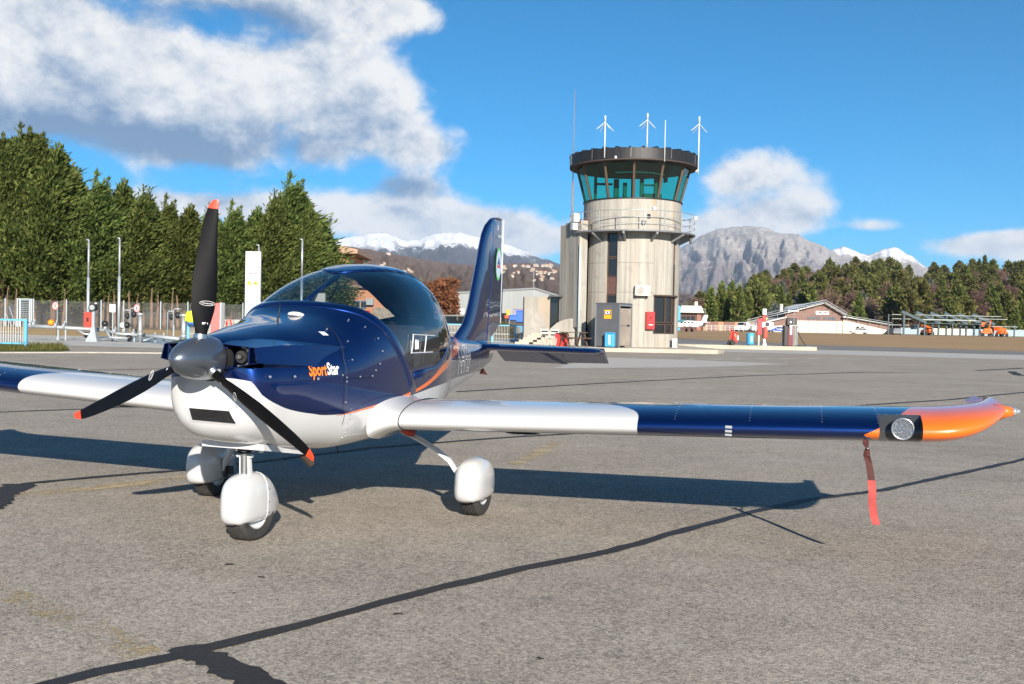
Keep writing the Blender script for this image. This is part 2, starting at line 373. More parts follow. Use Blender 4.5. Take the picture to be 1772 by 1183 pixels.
SEAMS = [([(40, 1196), (170, 1164), (300, 1137), (340, 1127), (470, 1094), (620, 1055), (760, 1018), (905, 984), (1000, 966), (1060, 953), (1190, 916), (1300, 887), (1400, 864), (1460, 857), (1530, 848), (1640, 824), (1772, 795), (1900, 768)], .078),
         ([(335, 1128), (400, 1155), (455, 1187), (480, 1200)], .13), ([(305, 1137), (335, 1130), (348, 1130)], .15),
         ([(-60, 900), (4, 858), (22, 846), (40, 838)], .22), ([(38, 838), (110, 831), (215, 822), (330, 813), (470, 796), (640, 775), (760, 766), (880, 757), (1000, 750)], .075),
         ([(1380, 712), (1470, 703), (1560, 697), (1640, 692), (1772, 679), (1900, 668)], .10), ([(790, 678), (960, 668), (1100, 660), (1300, 650), (1500, 644), (1580, 645)], .10),
         ([(-60, 716), (60, 711), (180, 707), (290, 700)], .07), ([(1690, 641), (1772, 637)], .2), ([(1752, 643), (1760, 648), (1772, 650)], .25), ([(-40, 641), (200, 640), (420, 636)], .09), ([(600, 1000), (612, 1001)], .0)]
for i, (pp, w) in enumerate(SEAMS):
    if w: strip('tar_seam', G(*pp), w, M_TAR, .004 + .0007*i, .005 if w < .12 else .022, .035 if w > .1 and pp[0][1] > 800 else .12, i)
M_SPOT = mat('tar_spot', (.03, .029, .028), .7)
for i, (px, py, s_) in enumerate([(397, 977, .026), (452, 999, .022), (688, 1063, .026), (935, 1140, .018), (405, 1027, .012), (620, 1030, .010)]):
    c = gnd(px, py); rr = random.Random(i); k = 11
    ang = rr.uniform(-.4, .4)
    vs = [(c.x + math.cos(ang)*x - math.sin(ang)*y, c.y + math.sin(ang)*x + math.cos(ang)*y, .0045) for x, y in ((s_*rr.uniform(.6, 1.25)*math.cos(2*math.pi*j/k), s_*.7*rr.uniform(.4, 1.2)*math.sin(2*math.pi*j/k)) for j in range(k))]
    tag(mesh_obj('tar_spot', vs, [tuple(range(k))], M_SPOT), kind='structure')
def worn(name, col, cover):
    m, t, b = principled(name); pos = t.node('ShaderNodeNewGeometry').outputs['Position']
    t.put(b.inputs['Base Color'], (*col, 1)); b.inputs['Roughness'].default_value = .8
    w = t.mapr(t.m('MULTIPLY_ADD', t.noise(pos, 55, 3, .7), .5, t.m('MULTIPLY', t.noise(pos, 3.5, 3, .6), .5)), cover-.03, cover+.05)
    t.put(b.inputs['Alpha'], w); return m
M_YEL = worn('worn_yellow_paint', (.40, .31, .16), .525); M_YEL2 = worn('faded_yellow_paint', (.45, .36, .22), .50); M_WHT = worn('worn_white_paint', (.6, .6, .56), .46)
strip('painted_line', G((-60, 1000), (0, 1024), (60, 1045), (120, 1072), (180, 1098), (250, 1133)), .15, M_YEL, .0038, 0, .2, 3)
strip('painted_line', G((885, 805), (930, 785), (965, 763)), .16, M_YEL2, .0038, 0, .2, 4)
strip('painted_line', G((20, 858), (120, 848), (240, 836), (330, 826)), .22, M_YEL2, .0036, 0, .2, 5)
for k in range(7):
    x = 1182 + 43*k; strip('painted_dash', G((x, 621.5-.2*k), (x+24, 621.3-.2*k)), .35, M_WHT, .0065, 0, 1, k)
strip('painted_line', G((1100, 592), (1215, 594), (1330, 597)), .3, M_WHT, .0075, 0, 2, 6)
# raised kerb along the left edge of the apron
def kerb(name, px_pts, w, h, m):
    P = G(*px_pts); b = MB()
    for a, c in zip(P, P[1:]):
        t = (c-a).normalized(); nn = Vector((-t.y, t.x, 0)); L = (c-a).length
        b.box((a+c)/2 + UP*h/2, (L, w, h), math.atan2(t.y, t.x), bev=.015)
    return tag(b.build(name, m), kind='structure')
M_KERB = mat('kerb_concrete', (.40, .38, .34), .9, var=.15, vscale=2, bump=.2, dirt=.4)
kerb('kerb', [(-200, 611.5), (150, 611), (330, 612.5), (700, 616)], .12, .05, M_KERB)
# ------------------------------------------------------------------ the aeroplane (X = its port side, Y = aft, Z up; ground at 0)
BR = .018                                # it leans a little to port on its legs
plane = thing('airplane', 'blue and white low-wing two-seat propeller airplane with orange wingtips', 'airplane')
body_M = Matrix.Translation((0, 0, .3)) @ Matrix.Rotation(BR, 4, 'Y') @ Matrix.Translation((0, 0, -.3))
def body(o):                              # a part of the leaning airframe
    o.matrix_basis = body_M @ o.matrix_basis; return o
def paint(name, col, flake=.35, rough=.28):
    m, t, b = principled(name); return m, t, b
BLUE, WHITE, ORANGE = (.0015, .022, .135), (.52, .53, .54), (.78, .14, .006)
def coat(t, b, metal_fac=None):
    b.inputs['Roughness'].default_value = .33; b.inputs['Coat Weight'].default_value = 1.0; b.inputs['Coat Roughness'].default_value = .015; b.inputs['Coat IOR'].default_value = 1.55
    n = t.noise(t.node('ShaderNodeTexCoord').outputs['Object'], 1.7, 2); bn = t.node('ShaderNodeBump', {'Strength': .05, 'Height': n}); bn.inputs['Distance'].default_value = .05
    t.l.new(bn.outputs[0], b.inputs['Coat Normal'])
def plain_paint(name, col, metal=0.):
    m, t, b = principled(name); t.put(b.inputs['Base Color'], (*col, 1)); coat(t, b); b.inputs['Metallic'].default_value = metal; return m
M_BLUE = plain_paint('blue_paint', BLUE, .85); M_WHITE = plain_paint('white_paint', WHITE); M_ORANGE = plain_paint('orange_paint', ORANGE)
# livery of the fuselage: white belly, orange stripe, blue above, boundaries given in (y, z) of the airframe
M_LIV, t, b = principled('fuselage_livery')
oc = t.node('ShaderNodeTexCoord').outputs['Object']; sx = t.node('ShaderNodeSeparateXYZ', {0: oc}); yy, zz = sx.outputs[1], sx.outputs[2]
wl = t.curve(yy, [(.30, .995), (.345, .985), (.40, .905), (.51, .842), (.65, .798), (.79, .773), (.92, .757), (1.1, .753), (1.3, .766), (1.55, .786), (1.85, .808), (2.17, .832), (2.35, .845), (2.77, .858), (3.5, .850), (3.95, .845), (4.9, .845), (5.7, .87)])
ob = t.curve(yy, [(1.0, .745), (1.35, .768), (1.54, .786), (1.85, .812), (2.17, .850), (2.40, .896), (2.63, .949), (3.14, 1.007), (3.83, 1.105), (4.05, 1.25), (4.3, 1.5)])
ot = t.curve(yy, [(1.0, .748), (1.35, .781), (1.54, .799), (1.85, .831), (2.16, .876), (2.40, .932), (2.62, 1.0), (3.14, 1.079), (3.70, 1.16), (3.90, 1.32), (4.1, 1.6)])
e = .0012
iswhite = t.mapr(t.m('SUBTRACT', wl, zz), -e, e)
isor = t.m('MULTIPLY', t.mapr(t.m('SUBTRACT', zz, ob), -e, e), t.mapr(t.m('SUBTRACT', ot, zz), -e, e))
isor = t.m('MULTIPLY', isor, t.m('GREATER_THAN', yy, 1.0))
c = t.mix(isor, BLUE, ORANGE); wf = t.m('MULTIPLY', iswhite, t.m('SUBTRACT', 1.0, isor)); c = t.mix(wf, c, WHITE); t.put(b.inputs['Metallic'], t.m('MULTIPLY', t.m('SUBTRACT', 1.0, t.m('MAXIMUM', wf, isor)), .85))
t.put(b.inputs['Base Color'], c); coat(t, b)
M_DARK = mat('black_plastic', (.012, .012, .013), .5); M_RUB = mat('tyre_rubber', (.028, .027, .026), .75, var=.25, vscale=25, bump=.2, bscale=80, dirt=.35, dirtcol=(.11, .10, .085))
M_STEEL = mat('bright_steel', (.62, .62, .62), .3, 1.0); M_SEAM = mat('panel_gap', (.01, .01, .012), .6); M_RIV = mat('rivet_metal', (.55, .57, .6), .35, .8)
M_PLEG = mat('leg_white', (.62, .63, .64), .35, coat=.6)
ST = np.array([[.338,.118,1.165,.965,1.075,2.0,2.0],[.345,.165,1.150,.86,1.00,2.2,2.4],[.36,.235,1.180,.745,.97,2.3,2.6],[.39,.275,1.195,.685,.95,2.3,2.7],[.45,.310,1.215,.640,.94,2.3,2.8],[.60,.355,1.245,.59,.94,2.3,3.0],
[.80,.415,1.278,.545,.94,2.4,3.2],[1.00,.463,1.305,.525,.94,2.5,3.6],[1.20,.500,1.345,.505,.95,2.6,4.0],[1.40,.528,1.43,.50,.97,2.7,4.0],[1.60,.548,1.53,.50,.98,2.7,4.0],[1.80,.560,1.615,.50,.99,2.65,4.0],
[2.00,.565,1.675,.50,1.00,2.6,4.0],[2.25,.565,1.718,.50,1.01,2.5,4.0],[2.50,.558,1.728,.505,1.01,2.45,3.8],[2.75,.532,1.705,.515,1.01,2.4,3.4],[3.00,.475,1.635,.54,1.01,2.35,3.0],[3.25,.405,1.50,.575,1.00,2.3,2.8],
[3.50,.355,1.355,.60,.99,2.2,2.7],[3.80,.305,1.26,.64,.98,2.2,2.6],[4.20,.250,1.205,.69,.98,2.2,2.4],[4.70,.185,1.16,.75,.99,2.1,2.3],[5.20,.12,1.125,.82,1.0,2.0,2.2],[5.60,.06,1.09,.89,1.01,2.0,2.0]])
def pchip(x, y, q):
    h = np.diff(x); d = np.diff(y)/h; m = np.zeros(len(x))
    for i in range(1, len(x)-1):
        if d[i-1]*d[i] > 0: w1 = 2*h[i]+h[i-1]; w2 = h[i]+2*h[i-1]; m[i] = (w1+w2)/(w1/d[i-1]+w2/d[i])
    m[0] = d[0]; m[-1] = d[-1]; i = np.clip(np.searchsorted(x, q)-1, 0, len(h)-1); t = (q-x[i])/h[i]
    return (2*t**3-3*t**2+1)*y[i]+(t**3-2*t**2+t)*h[i]*m[i]+(-2*t**3+3*t**2)*y[i+1]+(t**3-t**2)*h[i]*m[i+1]
def par(y): return [float(pchip(ST[:, 0], ST[:, k], np.array([y]))[0]) for k in range(1, 7)]
def sec(y, a, off=0., P=None):
    """point of the outer skin at station y, angle a (0 = port side, pi/2 = top); off grows the section"""
    w, zt, zb, zc, nt, nb = P or par(y); c, s = math.cos(a), math.sin(a)
    n = nt if s >= 0 else nb; h = (zt-zc) if s >= 0 else (zc-zb)
    return Vector((math.copysign(abs(c)**(2/n), c)*(w+off), y, zc + math.copysign(abs(s)**(2/n), s)*(h+off)))
def skin_x(y, z, off=0.):
    w, zt, zb, zc, nt, nb = par(y); n = nt if z > zc else nb; h = (zt-zc) if z > zc else (zc-zb)
    return (w+off)*max(0, 1-min(1, abs(z-zc)/h)**n)**(1/n)
def skin_n(y, z, side=1):
    x = skin_x(y, z); dy = .01; a = Vector((skin_x(y+dy, z)-skin_x(y-dy, z), 2*dy, 0)); c = Vector((skin_x(y, z+dy)-skin_x(y, z-dy), 0, 2*dy))
    n = a.cross(c)
    if n.x < 0: n = -n
    n.normalize(); return Vector((n.x*side, n.y, n.z))
# canopy outline in side view: front arch, sill, rear edge
HOOP = [(1.445, 1.36), (1.41, 1.37), (1.372, 1.46), (1.31, 1.53), (1.25, 1.605), (1.17, 1.69), (1.075, 1.785), (.99, 1.87), (.95, 1.98)]
SILL = [(1.98, .95), (2.2, .962), (2.40, .972), (2.55, 1.01), (2.7, 1.07), (2.9, 1.145), (3.1, 1.215), (3.3, 1.285), (3.46, 1.345)]
hz_, hy_ = np.array([p[0] for p in HOOP][::-1]), np.array([p[1] for p in HOOP][::-1])
sy_, sz_ = np.array([p[0] for p in SILL]), np.array([p[1] for p in SILL])
def in_canopy(y, z):
    if z < .95: return False
    if y < np.interp(z, hz_, hy_): return False
    if y > 3.46: return False
    return y < 1.98 or z > np.interp(y, sy_, sz_)
ROOFB = ([1.86, 1.93, 2.03, 2.2, 2.45, 2.7, 3.0, 3.25, 3.5], [0, .12, .20, .245, .275, .285, .27, .22, .16])
NA = 144
ys = sorted(set([round(v, 4) for v in np.concatenate([[.338, .340, .3425], np.linspace(.345, .46, 13), np.linspace(.46, 1.3, 34), np.linspace(1.3, 3.55, 132), np.linspace(3.55, 5.6, 52)])]))
ang = [2*math.pi*k/NA for k in range(NA)]
rows = []
for y in ys: P = par(y); rows.append([sec(y, a, 0, P) for a in ang])
NR = len(ys); vs = [p for r in rows for p in r]
# move the skin's vertices on to the canopy outline so that the edge is clean
def snap(lst):
    arr = [(v, i) for i, v in enumerate(lst)]
    return arr
f_body, f_glass, f_roof = [], [], []
for i in range(NR-1):
    for k in range(NA):
        q = (i*NA+k, (i+1)*NA+k, (i+1)*NA+(k+1) % NA, i*NA+(k+1) % NA); c = sum((vs[j] for j in q), Vector())/4
        if in_canopy(c.y, c.z): (f_roof if abs(c.x) < np.interp(c.y, *ROOFB) and c.y > 1.86 else f_glass).append(q)
        elif not (c.y < .47 and 1.045 < c.z < 1.165 and .085 < abs(c.x) < .28): f_body.append(q)
def sub(name, faces, m, parent, extra=None, off=0.):
    used = sorted({j for f in faces for j in f}); mp = {j: n for n, j in enumerate(used)}
    V_ = [vs[j] for j in used]; F_ = [tuple(mp[j] for j in f) for f in faces]
    return mesh_obj(name, V_, F_, m, parent, True)
def close_front(o):
    bm = bmesh.new(); bm.from_mesh(o.data); bm.verts.ensure_lookup_table()
    ring = [v for v in bm.verts if abs(v.co.y-.345) < 1e-4]; cx = sum((v.co for v in ring), Vector())/len(ring)
    ring.sort(key=lambda v: math.atan2(v.co.z-cx.z, v.co.x)); bm.faces.new(ring)
    bmesh.ops.recalc_face_normals(bm, faces=bm.faces); bm.to_mesh(o.data); bm.free()
fus = sub('fuselage', f_body, M_LIV, plane); 
bm = bmesh.new(); bm.from_mesh(fus.data); bmesh.ops.recalc_face_normals(bm, faces=bm.faces); bm.to_mesh(fus.data); bm.free(); set_auto(fus, 50); body(fus)
mb = MB(); mb.cyl((0, .345, 1.08), (0, .40, 1.08), .112, .112, 32); body(mb.build('front_bulkhead', mat('engine_bay', (.015, .015, .015), .8), plane)); mb = MB(); mb.box((0, .72, 1.02), (.46, .42, .34), bev=.05); body(mb.build('engine', mat('engine_bay', (.015, .015, .015), .8), plane))
# smooth away the stair steps left where the skin was cut
def relax_border(o, keep_y=(.4, 3.3), it=6):
    bm = bmesh.new(); bm.from_mesh(o.data)
    bd = [v for v in bm.verts if v.is_boundary and keep_y[0] < v.co.y < keep_y[1]]
    for _ in range(it):
        new = {}
        for v in bd:
            nb = [e.other_vert(v) for e in v.link_edges if e.is_boundary]
            if len(nb) == 2: new[v] = v.co*.4 + (nb[0].co+nb[1].co)*.3
        for v, p in new.items(): v.co = p
    bm.to_mesh(o.data); bm.free()
relax_border(fus, (.6, 3.6))
# glass
M_GLASS = bpy.data.materials.new('canopy_glass'); M_GLASS.use_nodes = True; t = NT(M_GLASS.node_tree); t.n.clear()
tr = t.node('ShaderNodeBsdfTransparent', {'Color': (.72, .78, .82, 1)}); gl = t.node('ShaderNodeBsdfGlossy', {'Color': (1, 1, 1, 1), 'Roughness': .008})
ge = t.node('ShaderNodeNewGeometry'); dt = t.node('ShaderNodeVectorMath', {0: ge.outputs['Normal'], 1: ge.outputs['Incoming']}, operation='DOT_PRODUCT')
k1 = t.m('SUBTRACT', 1.0, t.m('ABSOLUTE', dt.outputs['Value'])); fr = t.m('MULTIPLY_ADD', t.m('POWER', k1, 5.0), .92, .075, True)      # both faces of a thin sheet
mx = t.node('ShaderNodeMixShader', {0: fr})
t.l.new(tr.outputs[0], mx.inputs[1]); t.l.new(gl.outputs[0], mx.inputs[2]); t.l.new(mx.outputs[0], t.node('ShaderNodeOutputMaterial').inputs[0])
can = sub('canopy', f_glass, M_GLASS, plane); relax_border(can, (.6, 3.6)); body(can)
roof = sub('canopy_roof', f_roof, M_BLUE, can); relax_border(roof, (.6, 3.6))
sol = roof.modifiers.new('s', 'SOLIDIFY'); sol.thickness = .012; sol.offset = .2
# coaming band: a raised blue frame along the front arch and sill
def edge_band(name, path, width, thick, m, parent, sides=(1, -1), n=10):
    out = []
    for sd in sides:
        rings = []
        for (y, z) in path:
            x = skin_x(y, z); nn = skin_n(y, z, sd); p = Vector((x*sd, y, z))
            rings.append((p, nn))
        RR = []
        for i, (p, nn) in enumerate(rings):
            tg = (rings[min(i+1, len(rings)-1)][0]-rings[max(i-1, 0)][0]).normalized(); s_ = tg.cross(nn).normalized()
            RR.append([p + s_*(width/2*math.cos(a)) + nn*(thick*math.sin(a)) for a in [2*math.pi*j/n for j in range(n)]])
        out += RR if sd == 1 else []
        mb = MB(); mb.loft(RR); out = mb
        mb.build(name, m, parent, True)
def hoop_y(z): return float(np.interp(z, hz_, hy_))
pts = []
for a in np.linspace(math.radians(-6), math.radians(186), 61):
    y = 1.6
    for _ in range(40): q = sec(y, a); y = .5*y + .5*hoop_y(q.z)
    q = sec(y, a); pts.append(q)
for _ in range(3): pts = [pts[0]] + [pts[i]*.5 + (pts[i-1]+pts[i+1])*.25 for i in range(1, len(pts)-1)] + [pts[-1]]
def nrm_at(p):
    y, a = p.y, math.atan2((p.z-1.0)/.45, p.x/.55); e0 = .01
    du = sec(y, a+e0)-sec(y, a-e0); dv = sec(y+e0, a)-sec(y-e0, a); n_ = du.cross(dv).normalized(); return n_ if n_.dot(p-Vector((0, y, 1.0))) > 0 else -n_
pts = [(p, nrm_at(p)) for p in pts]
RR = []
for i, (p, nn) in enumerate(pts):
    tg = (pts[min(i+1, len(pts)-1)][0]-pts[max(i-1, 0)][0]).normalized(); s_ = tg.cross(nn).normalized()
    RR.append([p + s_*(.042*math.cos(a)) + nn*(.013*math.sin(a)) for a in [2*math.pi*j/12 for j in range(12)]])
cm = MB(); cm.loft(RR); body(cm.build('windscreen_arch', M_BLUE, plane, True))
for sd in (1, -1):
    RR = []; path = [(y, z) for y, z in SILL]
    q = [(Vector((skin_x(y, z)*sd, y, z)), skin_n(y, z, sd)) for y, z in path]
    for i, (p, nn) in enumerate(q):
        tg = (q[min(i+1, len(q)-1)][0]-q[max(i-1, 0)][0]).normalized(); s_ = tg.cross(nn).normalized()
        RR.append([p + s_*(.03*math.cos(a)) + nn*(.006*math.sin(a)) for a in [2*math.pi*j/8 for j in range(8)]])
    mb = MB(); mb.loft(RR); body(mb.build('sill_frame', M_BLUE, plane, True))
# strut from the roof to the coaming, head lining, interior
mb = MB(); mb.tube([(0, 1.40, 1.405), (.005, 1.6, 1.505), (.005, 1.90, 1.625)], .02, 8); body(mb.build('windscreen_strut', M_BLUE, plane, True))
M_LIN = mat('dark_lining', (.012, .014, .02), .8); M_SEAT = mat('seat_cloth', (.018, .02, .028), .9, bump=.2); M_PANEL = mat('instrument_panel', (.02, .02, .02), .6); M_CREAM = mat('cream_trim', (.45, .42, .38), .8)
RR = []
for y in np.linspace(2.10, 3.40, 14):
    P = par(y); f = .15 + .08*sm(2.1, 2.4, y) - .05*sm(2.9, 3.4, y)
    RR.append([sec(y, math.pi/2 + f*math.pi*.5*u*1.25, -.02, P) for u in np.linspace(-1, 1, 15)])
mb = MB(); mb.loft(RR, False, False, False); body(mb.build('head_lining', M_LIN, plane, True))
mb = MB(); mb.add([(-.46, 2.60, .98), (.46, 2.60, .98), (.40, 3.0, 1.12), (.30, 3.44, 1.27), (-.30, 3.44, 1.27), (-.40, 3.0, 1.12)], [(0, 1, 2, 5), (5, 2, 3, 4)]); body(mb.build('parcel_shelf', M_LIN, plane))
for sd in (1, -1):
    seat = MB(); seat.box((.26*sd, 2.05, .80), (.44, .5, .14), bev=.05)
    R = Matrix.Rotation(-.32, 3, 'X'); seat.box((.26*sd, 2.40, 1.02), (.44, .13, .56), M=R, bev=.05); None
    body(seat.build('seat', M_SEAT, plane, 'auto'))
mb = MB()
RR = [[sec(y, a, -.025, par(y)) for a in np.linspace(math.radians(8), math.radians(172), 25)] for y in (1.2, 1.45)]
g = [Vector((.50*math.cos(a), 1.62, 1.13 + .24*math.sin(a))) for a in np.linspace(0, math.pi, 25)]
g2 = [Vector((.46*math.cos(a), 1.40, 1.12 + .22*math.sin(a))) for a in np.linspace(0, math.pi, 25)]
mb.add(g + [Vector((-.5, 1.62, .85)), Vector((.5, 1.62, .85))], [tuple(range(27))]); mb.loft([g2, g], False, False, False)
body(mb.build('instrument_panel', M_PANEL, plane))
mb = MB(); mb.box((0, 2.1, .66), (.78, 1.0, .04)); mb.box((0, 2.1, .74), (.1, .7, .25), bev=.02); body(mb.build('cockpit_floor', M_LIN, plane))
for sd in (1, -1):
    mb = MB(); mb.add([(.47*sd, 1.6, .64), (.47*sd, 2.5, .64), (.50*sd, 2.5, .95), (.50*sd, 2.0, .94), (.48*sd, 1.6, 1.0)], [(0, 1, 2, 3, 4)]); body(mb.build('side_lining', M_LIN, plane))
    mb = MB(); mb.cyl((.26*sd, 1.78, .72), (.26*sd, 1.70, 1.0), .014, n=8); mb.box((.26*sd, 1.695, 1.03), (.035, .04, .1), bev=.01); body(mb.build('control_stick', M_DARK, plane))
for x_, z_, w_, h_ in ((.02, 1.43, .10, .12), (-.16, 1.40, .12, .06)):
    mb = MB(); mb.box((x_, 1.58, z_), (w_, .02, h_), bev=.005); body(mb.build('cockpit_card', M_CREAM, plane))
# clear vision panel in the port glass
M_CLIP = mat('clear_plastic_edge', (.55, .57, .6), .3)
def on_skin(y, z, off=.004, sd=1): return Vector((skin_x(y, z)*sd, y, z)) + skin_n(y, z, sd)*off
def skin_line(pts, r, n=6, off=.003, sd=1, seg=.04):
    L = []
    for (y0, z0), (y1, z1) in zip(pts, pts[1:]):
        k = max(1, int(math.hypot(y1-y0, z1-z0)/seg)); L += [on_skin(y0+(y1-y0)*i/k, z0+(z1-z0)*i/k, off, sd) for i in range(k)]
    L.append(on_skin(*pts[-1], off, sd)); return L, r
mb = MB()
for pts_ in ([(1.93, 1.245), (2.36, 1.235)], [(1.88, 1.12), (2.30, 1.118)], [(1.935, 1.245), (1.885, 1.12)], [(2.18, 1.24), (2.13, 1.12)]):
    L, r = skin_line(pts_, .004); mb.tube(L, .004, 6)
body(mb.build('vent_panel', M_CLIP, can))
mb = MB(); L, r = skin_line([(1.97, 1.205), (2.01, 1.205), (2.0, 1.145), (1.96, 1.145), (1.97, 1.205)], .006); mb.tube(L, .006, 6); body(mb.build('vent_latch', M_CLIP, can))
# cheek intakes either side of the spinner
M_ENG = mat('engine_dark', (.02, .02, .02), .5, var=.6, vscale=60); M_ALU = mat('cast_alloy', (.16, .155, .145), .5, .6, var=.4, vscale=50, bump=.4, bscale=60)
for sd in (1, -1):
    def quad(y, xi, xo, zb0, zt0, zb1, zt1, k=5):
        c = [(xi, zb0), (xo, zb1), (xo-.02, zt1), (xi, zt0)]; out = []
        for (ax, az_), (bx, bz) in zip(c, c[1:]+c[:1]):
            for j in range(k): out.append(Vector(((ax+(bx-ax)*j/k)*sd, y, az_+(bz-az_)*j/k)))
        return out
    front = quad(.325, .085, .300, 1.030, 1.175, 1.078, 1.160); mid = quad(.52, .10, .352, 1.02, 1.215, 1.066, 1.172); mid2 = quad(.8, .12, .405, 1.0, 1.24, 1.05, 1.17); back = quad(1.15, .15, .465, .96, 1.24, 1.03, 1.16)
    inner = [p + (Vector((.19*sd, .325, 1.108))-p)*.055 for p in front]; deep = [Vector((p.x*.97, .50, p.z)) for p in inner]
    mb = MB(); mb.loft([deep, inner, front, mid, mid2, back], False, True); ck = mb.build('cheek_intake', M_BLUE, plane, 'auto'); body(ck)
    dk_ = MB(); dk_.add([Vector((p.x, .495, p.z)) for p in inner], [tuple(range(len(inner)))]); dk_.build('intake_duct', M_ENG, ck)
    vb = MB(); vb.box((.248*sd, .35, 1.112), (.010, .06, .090)); vb.build('divider', M_BLUE, ck)
    fl = MB()
    for j in range(4): fl.box(((.259+.009*j)*sd, .40, 1.116), (.003, .05, .060))
    fl.build('intake_vane', M_ENG, ck)
    al = MB(); al.cyl((.182*sd, .47, 1.105), (.182*sd, .352, 1.105), .036, .034, 20); al.cyl((.182*sd, .352, 1.105), (.182*sd, .338, 1.105), .014, .014, 12); pul = al.build('alternator_pulley', M_ENG, ck, 'auto')
    rg = MB()
    for j in range(15):
        a = -1.9+2*math.pi*j/26 if sd > 0 else math.pi+1.9-2*math.pi*j/26; rg.box((.182*sd + .053*math.cos(a), .365, 1.105 + .053*math.sin(a)), (.011, .016, .011))
    rgo = rg.build('ring_gear', M_ALU, ck); rgo['kind'] = 'stuff'; hb_ = MB(); hb_.cyl((.182*sd, .338, 1.105), (.182*sd, .332, 1.105), .011, n=12); hb_.build('hub_bolt', M_ALU, ck)
# radiator grille in the chin
gr = MB(); mk = [(-.135, .815), (.128, .812), (.165, .735), (-.118, .738)]
def chin_y(x, z):
    lo, hi = .346, .8
    for _ in range(26):
        m_ = (lo+hi)/2
        w, zt, zb, zc, nt, nb = par(m_); inside = (abs(x)/w)**nb + (abs(z-zc)/((zt-zc) if z > zc else (zc-zb)))**nb < 1
        if inside: hi = m_
        else: lo = m_
    return hi
def chin_poly(poly, off, k=8):
    out = []
    for (ax, az_), (bx, bz) in zip(poly, poly[1:]+poly[:1]):
        for j in range(k): x, z = ax+(bx-ax)*j/k, az_+(bz-az_)*j/k; out.append(Vector((x, chin_y(x, z)-off, z)))
    return out
o_ = chin_poly(mk, .003); i_ = chin_poly([(x*.94+.0007, .775+(z-.775)*.86) for x, z in mk], .005)
big = chin_poly([(x*1.10, .775+(z-.775)*1.24) for x, z in mk], .001)
lip = MB(); lip.loft([big, o_, i_], False, False); lp = lip.build('grille_lip', M_WHITE, plane, True); body(lp)
gm = MB(); gm.add([p + Vector((0, -.001, 0)) for p in i_], [tuple(range(len(i_)))]); gb = gm.build('grille_mesh', M_DARK, plane); body(gb)
for j in range(9):
    z = .744 + j*.0076; wl_ = np.interp(z, [.735, .815], [-.108, -.124]); wr_ = np.interp(z, [.735, .815], [.150, .116])
    sl_ = MB(); sl_.tube([(x, chin_y(x, z)-.008, z) for x in np.linspace(wl_, wr_, 7)], .0014, 4); body(sl_.build('slat', M_ENG, gb))
# under-cowl outlet plate and oil door, cowl screws, labels
mb = MB(); mb.add([(-.20, .60, .565), (.20, .60, .565), (.25, 1.08, .487), (-.25, 1.08, .487), (-.20, .60, .60), (.20, .60, .60), (.25, 1.08, .53), (-.25, 1.08, .53)], [(3, 2, 1, 0), (4, 5, 6, 7), (0, 1, 5, 4), (1, 2, 6, 5), (2, 3, 7, 6), (3, 0, 4, 7)]); body(mb.build('cowl_outlet', M_WHITE, plane))
mb = MB(); mb.cyl((.22, 1.05, .49), (.25, 1.10, .43), .028, .026, 12); body(mb.build('exhaust_pipe', mat('burnt_steel', (.13, .10, .08), .5, .8), plane, 'auto'))
def screw(y, z, r=.006, sd=1):
    nn = skin_n(y, z, sd); p = on_skin(y, z, .0, sd); mb = MB(); mb.cyl(p-nn*.002, p+nn*.0035, r, r*.8, 10); return mb
for y, z in [(.44, 1.005), (.62, 1.002), (.80, .985), (1.02, 1.0), (1.06, .985), (1.20, .985), (1.34, .985), (1.06, .96), (1.06, .835), (1.1, 1.27), (1.16, 1.2), (1.13, 1.09), (1.38, 1.29), (1.45, 1.22), (1.47, 1.14), (1.43, 1.06), (1.32, 1.33), (1.38, 1.02)]:
    body(screw(y, z, .0085 if y < 1 else .0055).build('cowl_screw', M_RIV, fus))
for pts_ in ([(1.06, .70), (1.06, .96), (1.05, 1.1), (1.10, 1.22), (1.14, 1.30)], [(1.06, .975), (1.36, .975)]):
    L, r = skin_line(pts_, .002, off=.0005); mb = MB(); mb.tube(L, .0016, 5); body(mb.build('panel_joint', M_SEAM, fus))
rvf = MB()
def rivet_at(y, z, sd=1):
    nn = skin_n(y, z, sd); p = on_skin(y, z, 0, sd); rvf.cyl(p-nn*.001, p+nn*.0016, .0034, .002, 6)
for y in np.arange(3.30, 5.0, .045):
    for z in (.80, .72): (rivet_at(y, z + .03*(y-3.3)) if z > par(y)[2]+.04 else None)
for y in (3.05, 3.6, 4.2, 4.7):
    for z in np.arange(.66 + .09*(y-3.0), 1.12, .035): rivet_at(y, z)
for z in np.arange(.58, .80, .03): rivet_at(1.12, z)
for y in np.arange(1.14, 1.40, .035): rivet_at(y, .62)
ro = body(rvf.build('rivet_rows', M_RIV, fus)); ro['kind'] = 'stuff'
L, r = skin_line([(3.02, .62), (3.02, .8), (3.02, 1.0), (3.02, 1.14)], .002, off=.0005); mb = MB(); mb.tube(L, .0016, 5); body(mb.build('panel_joint', M_SEAM, fus))
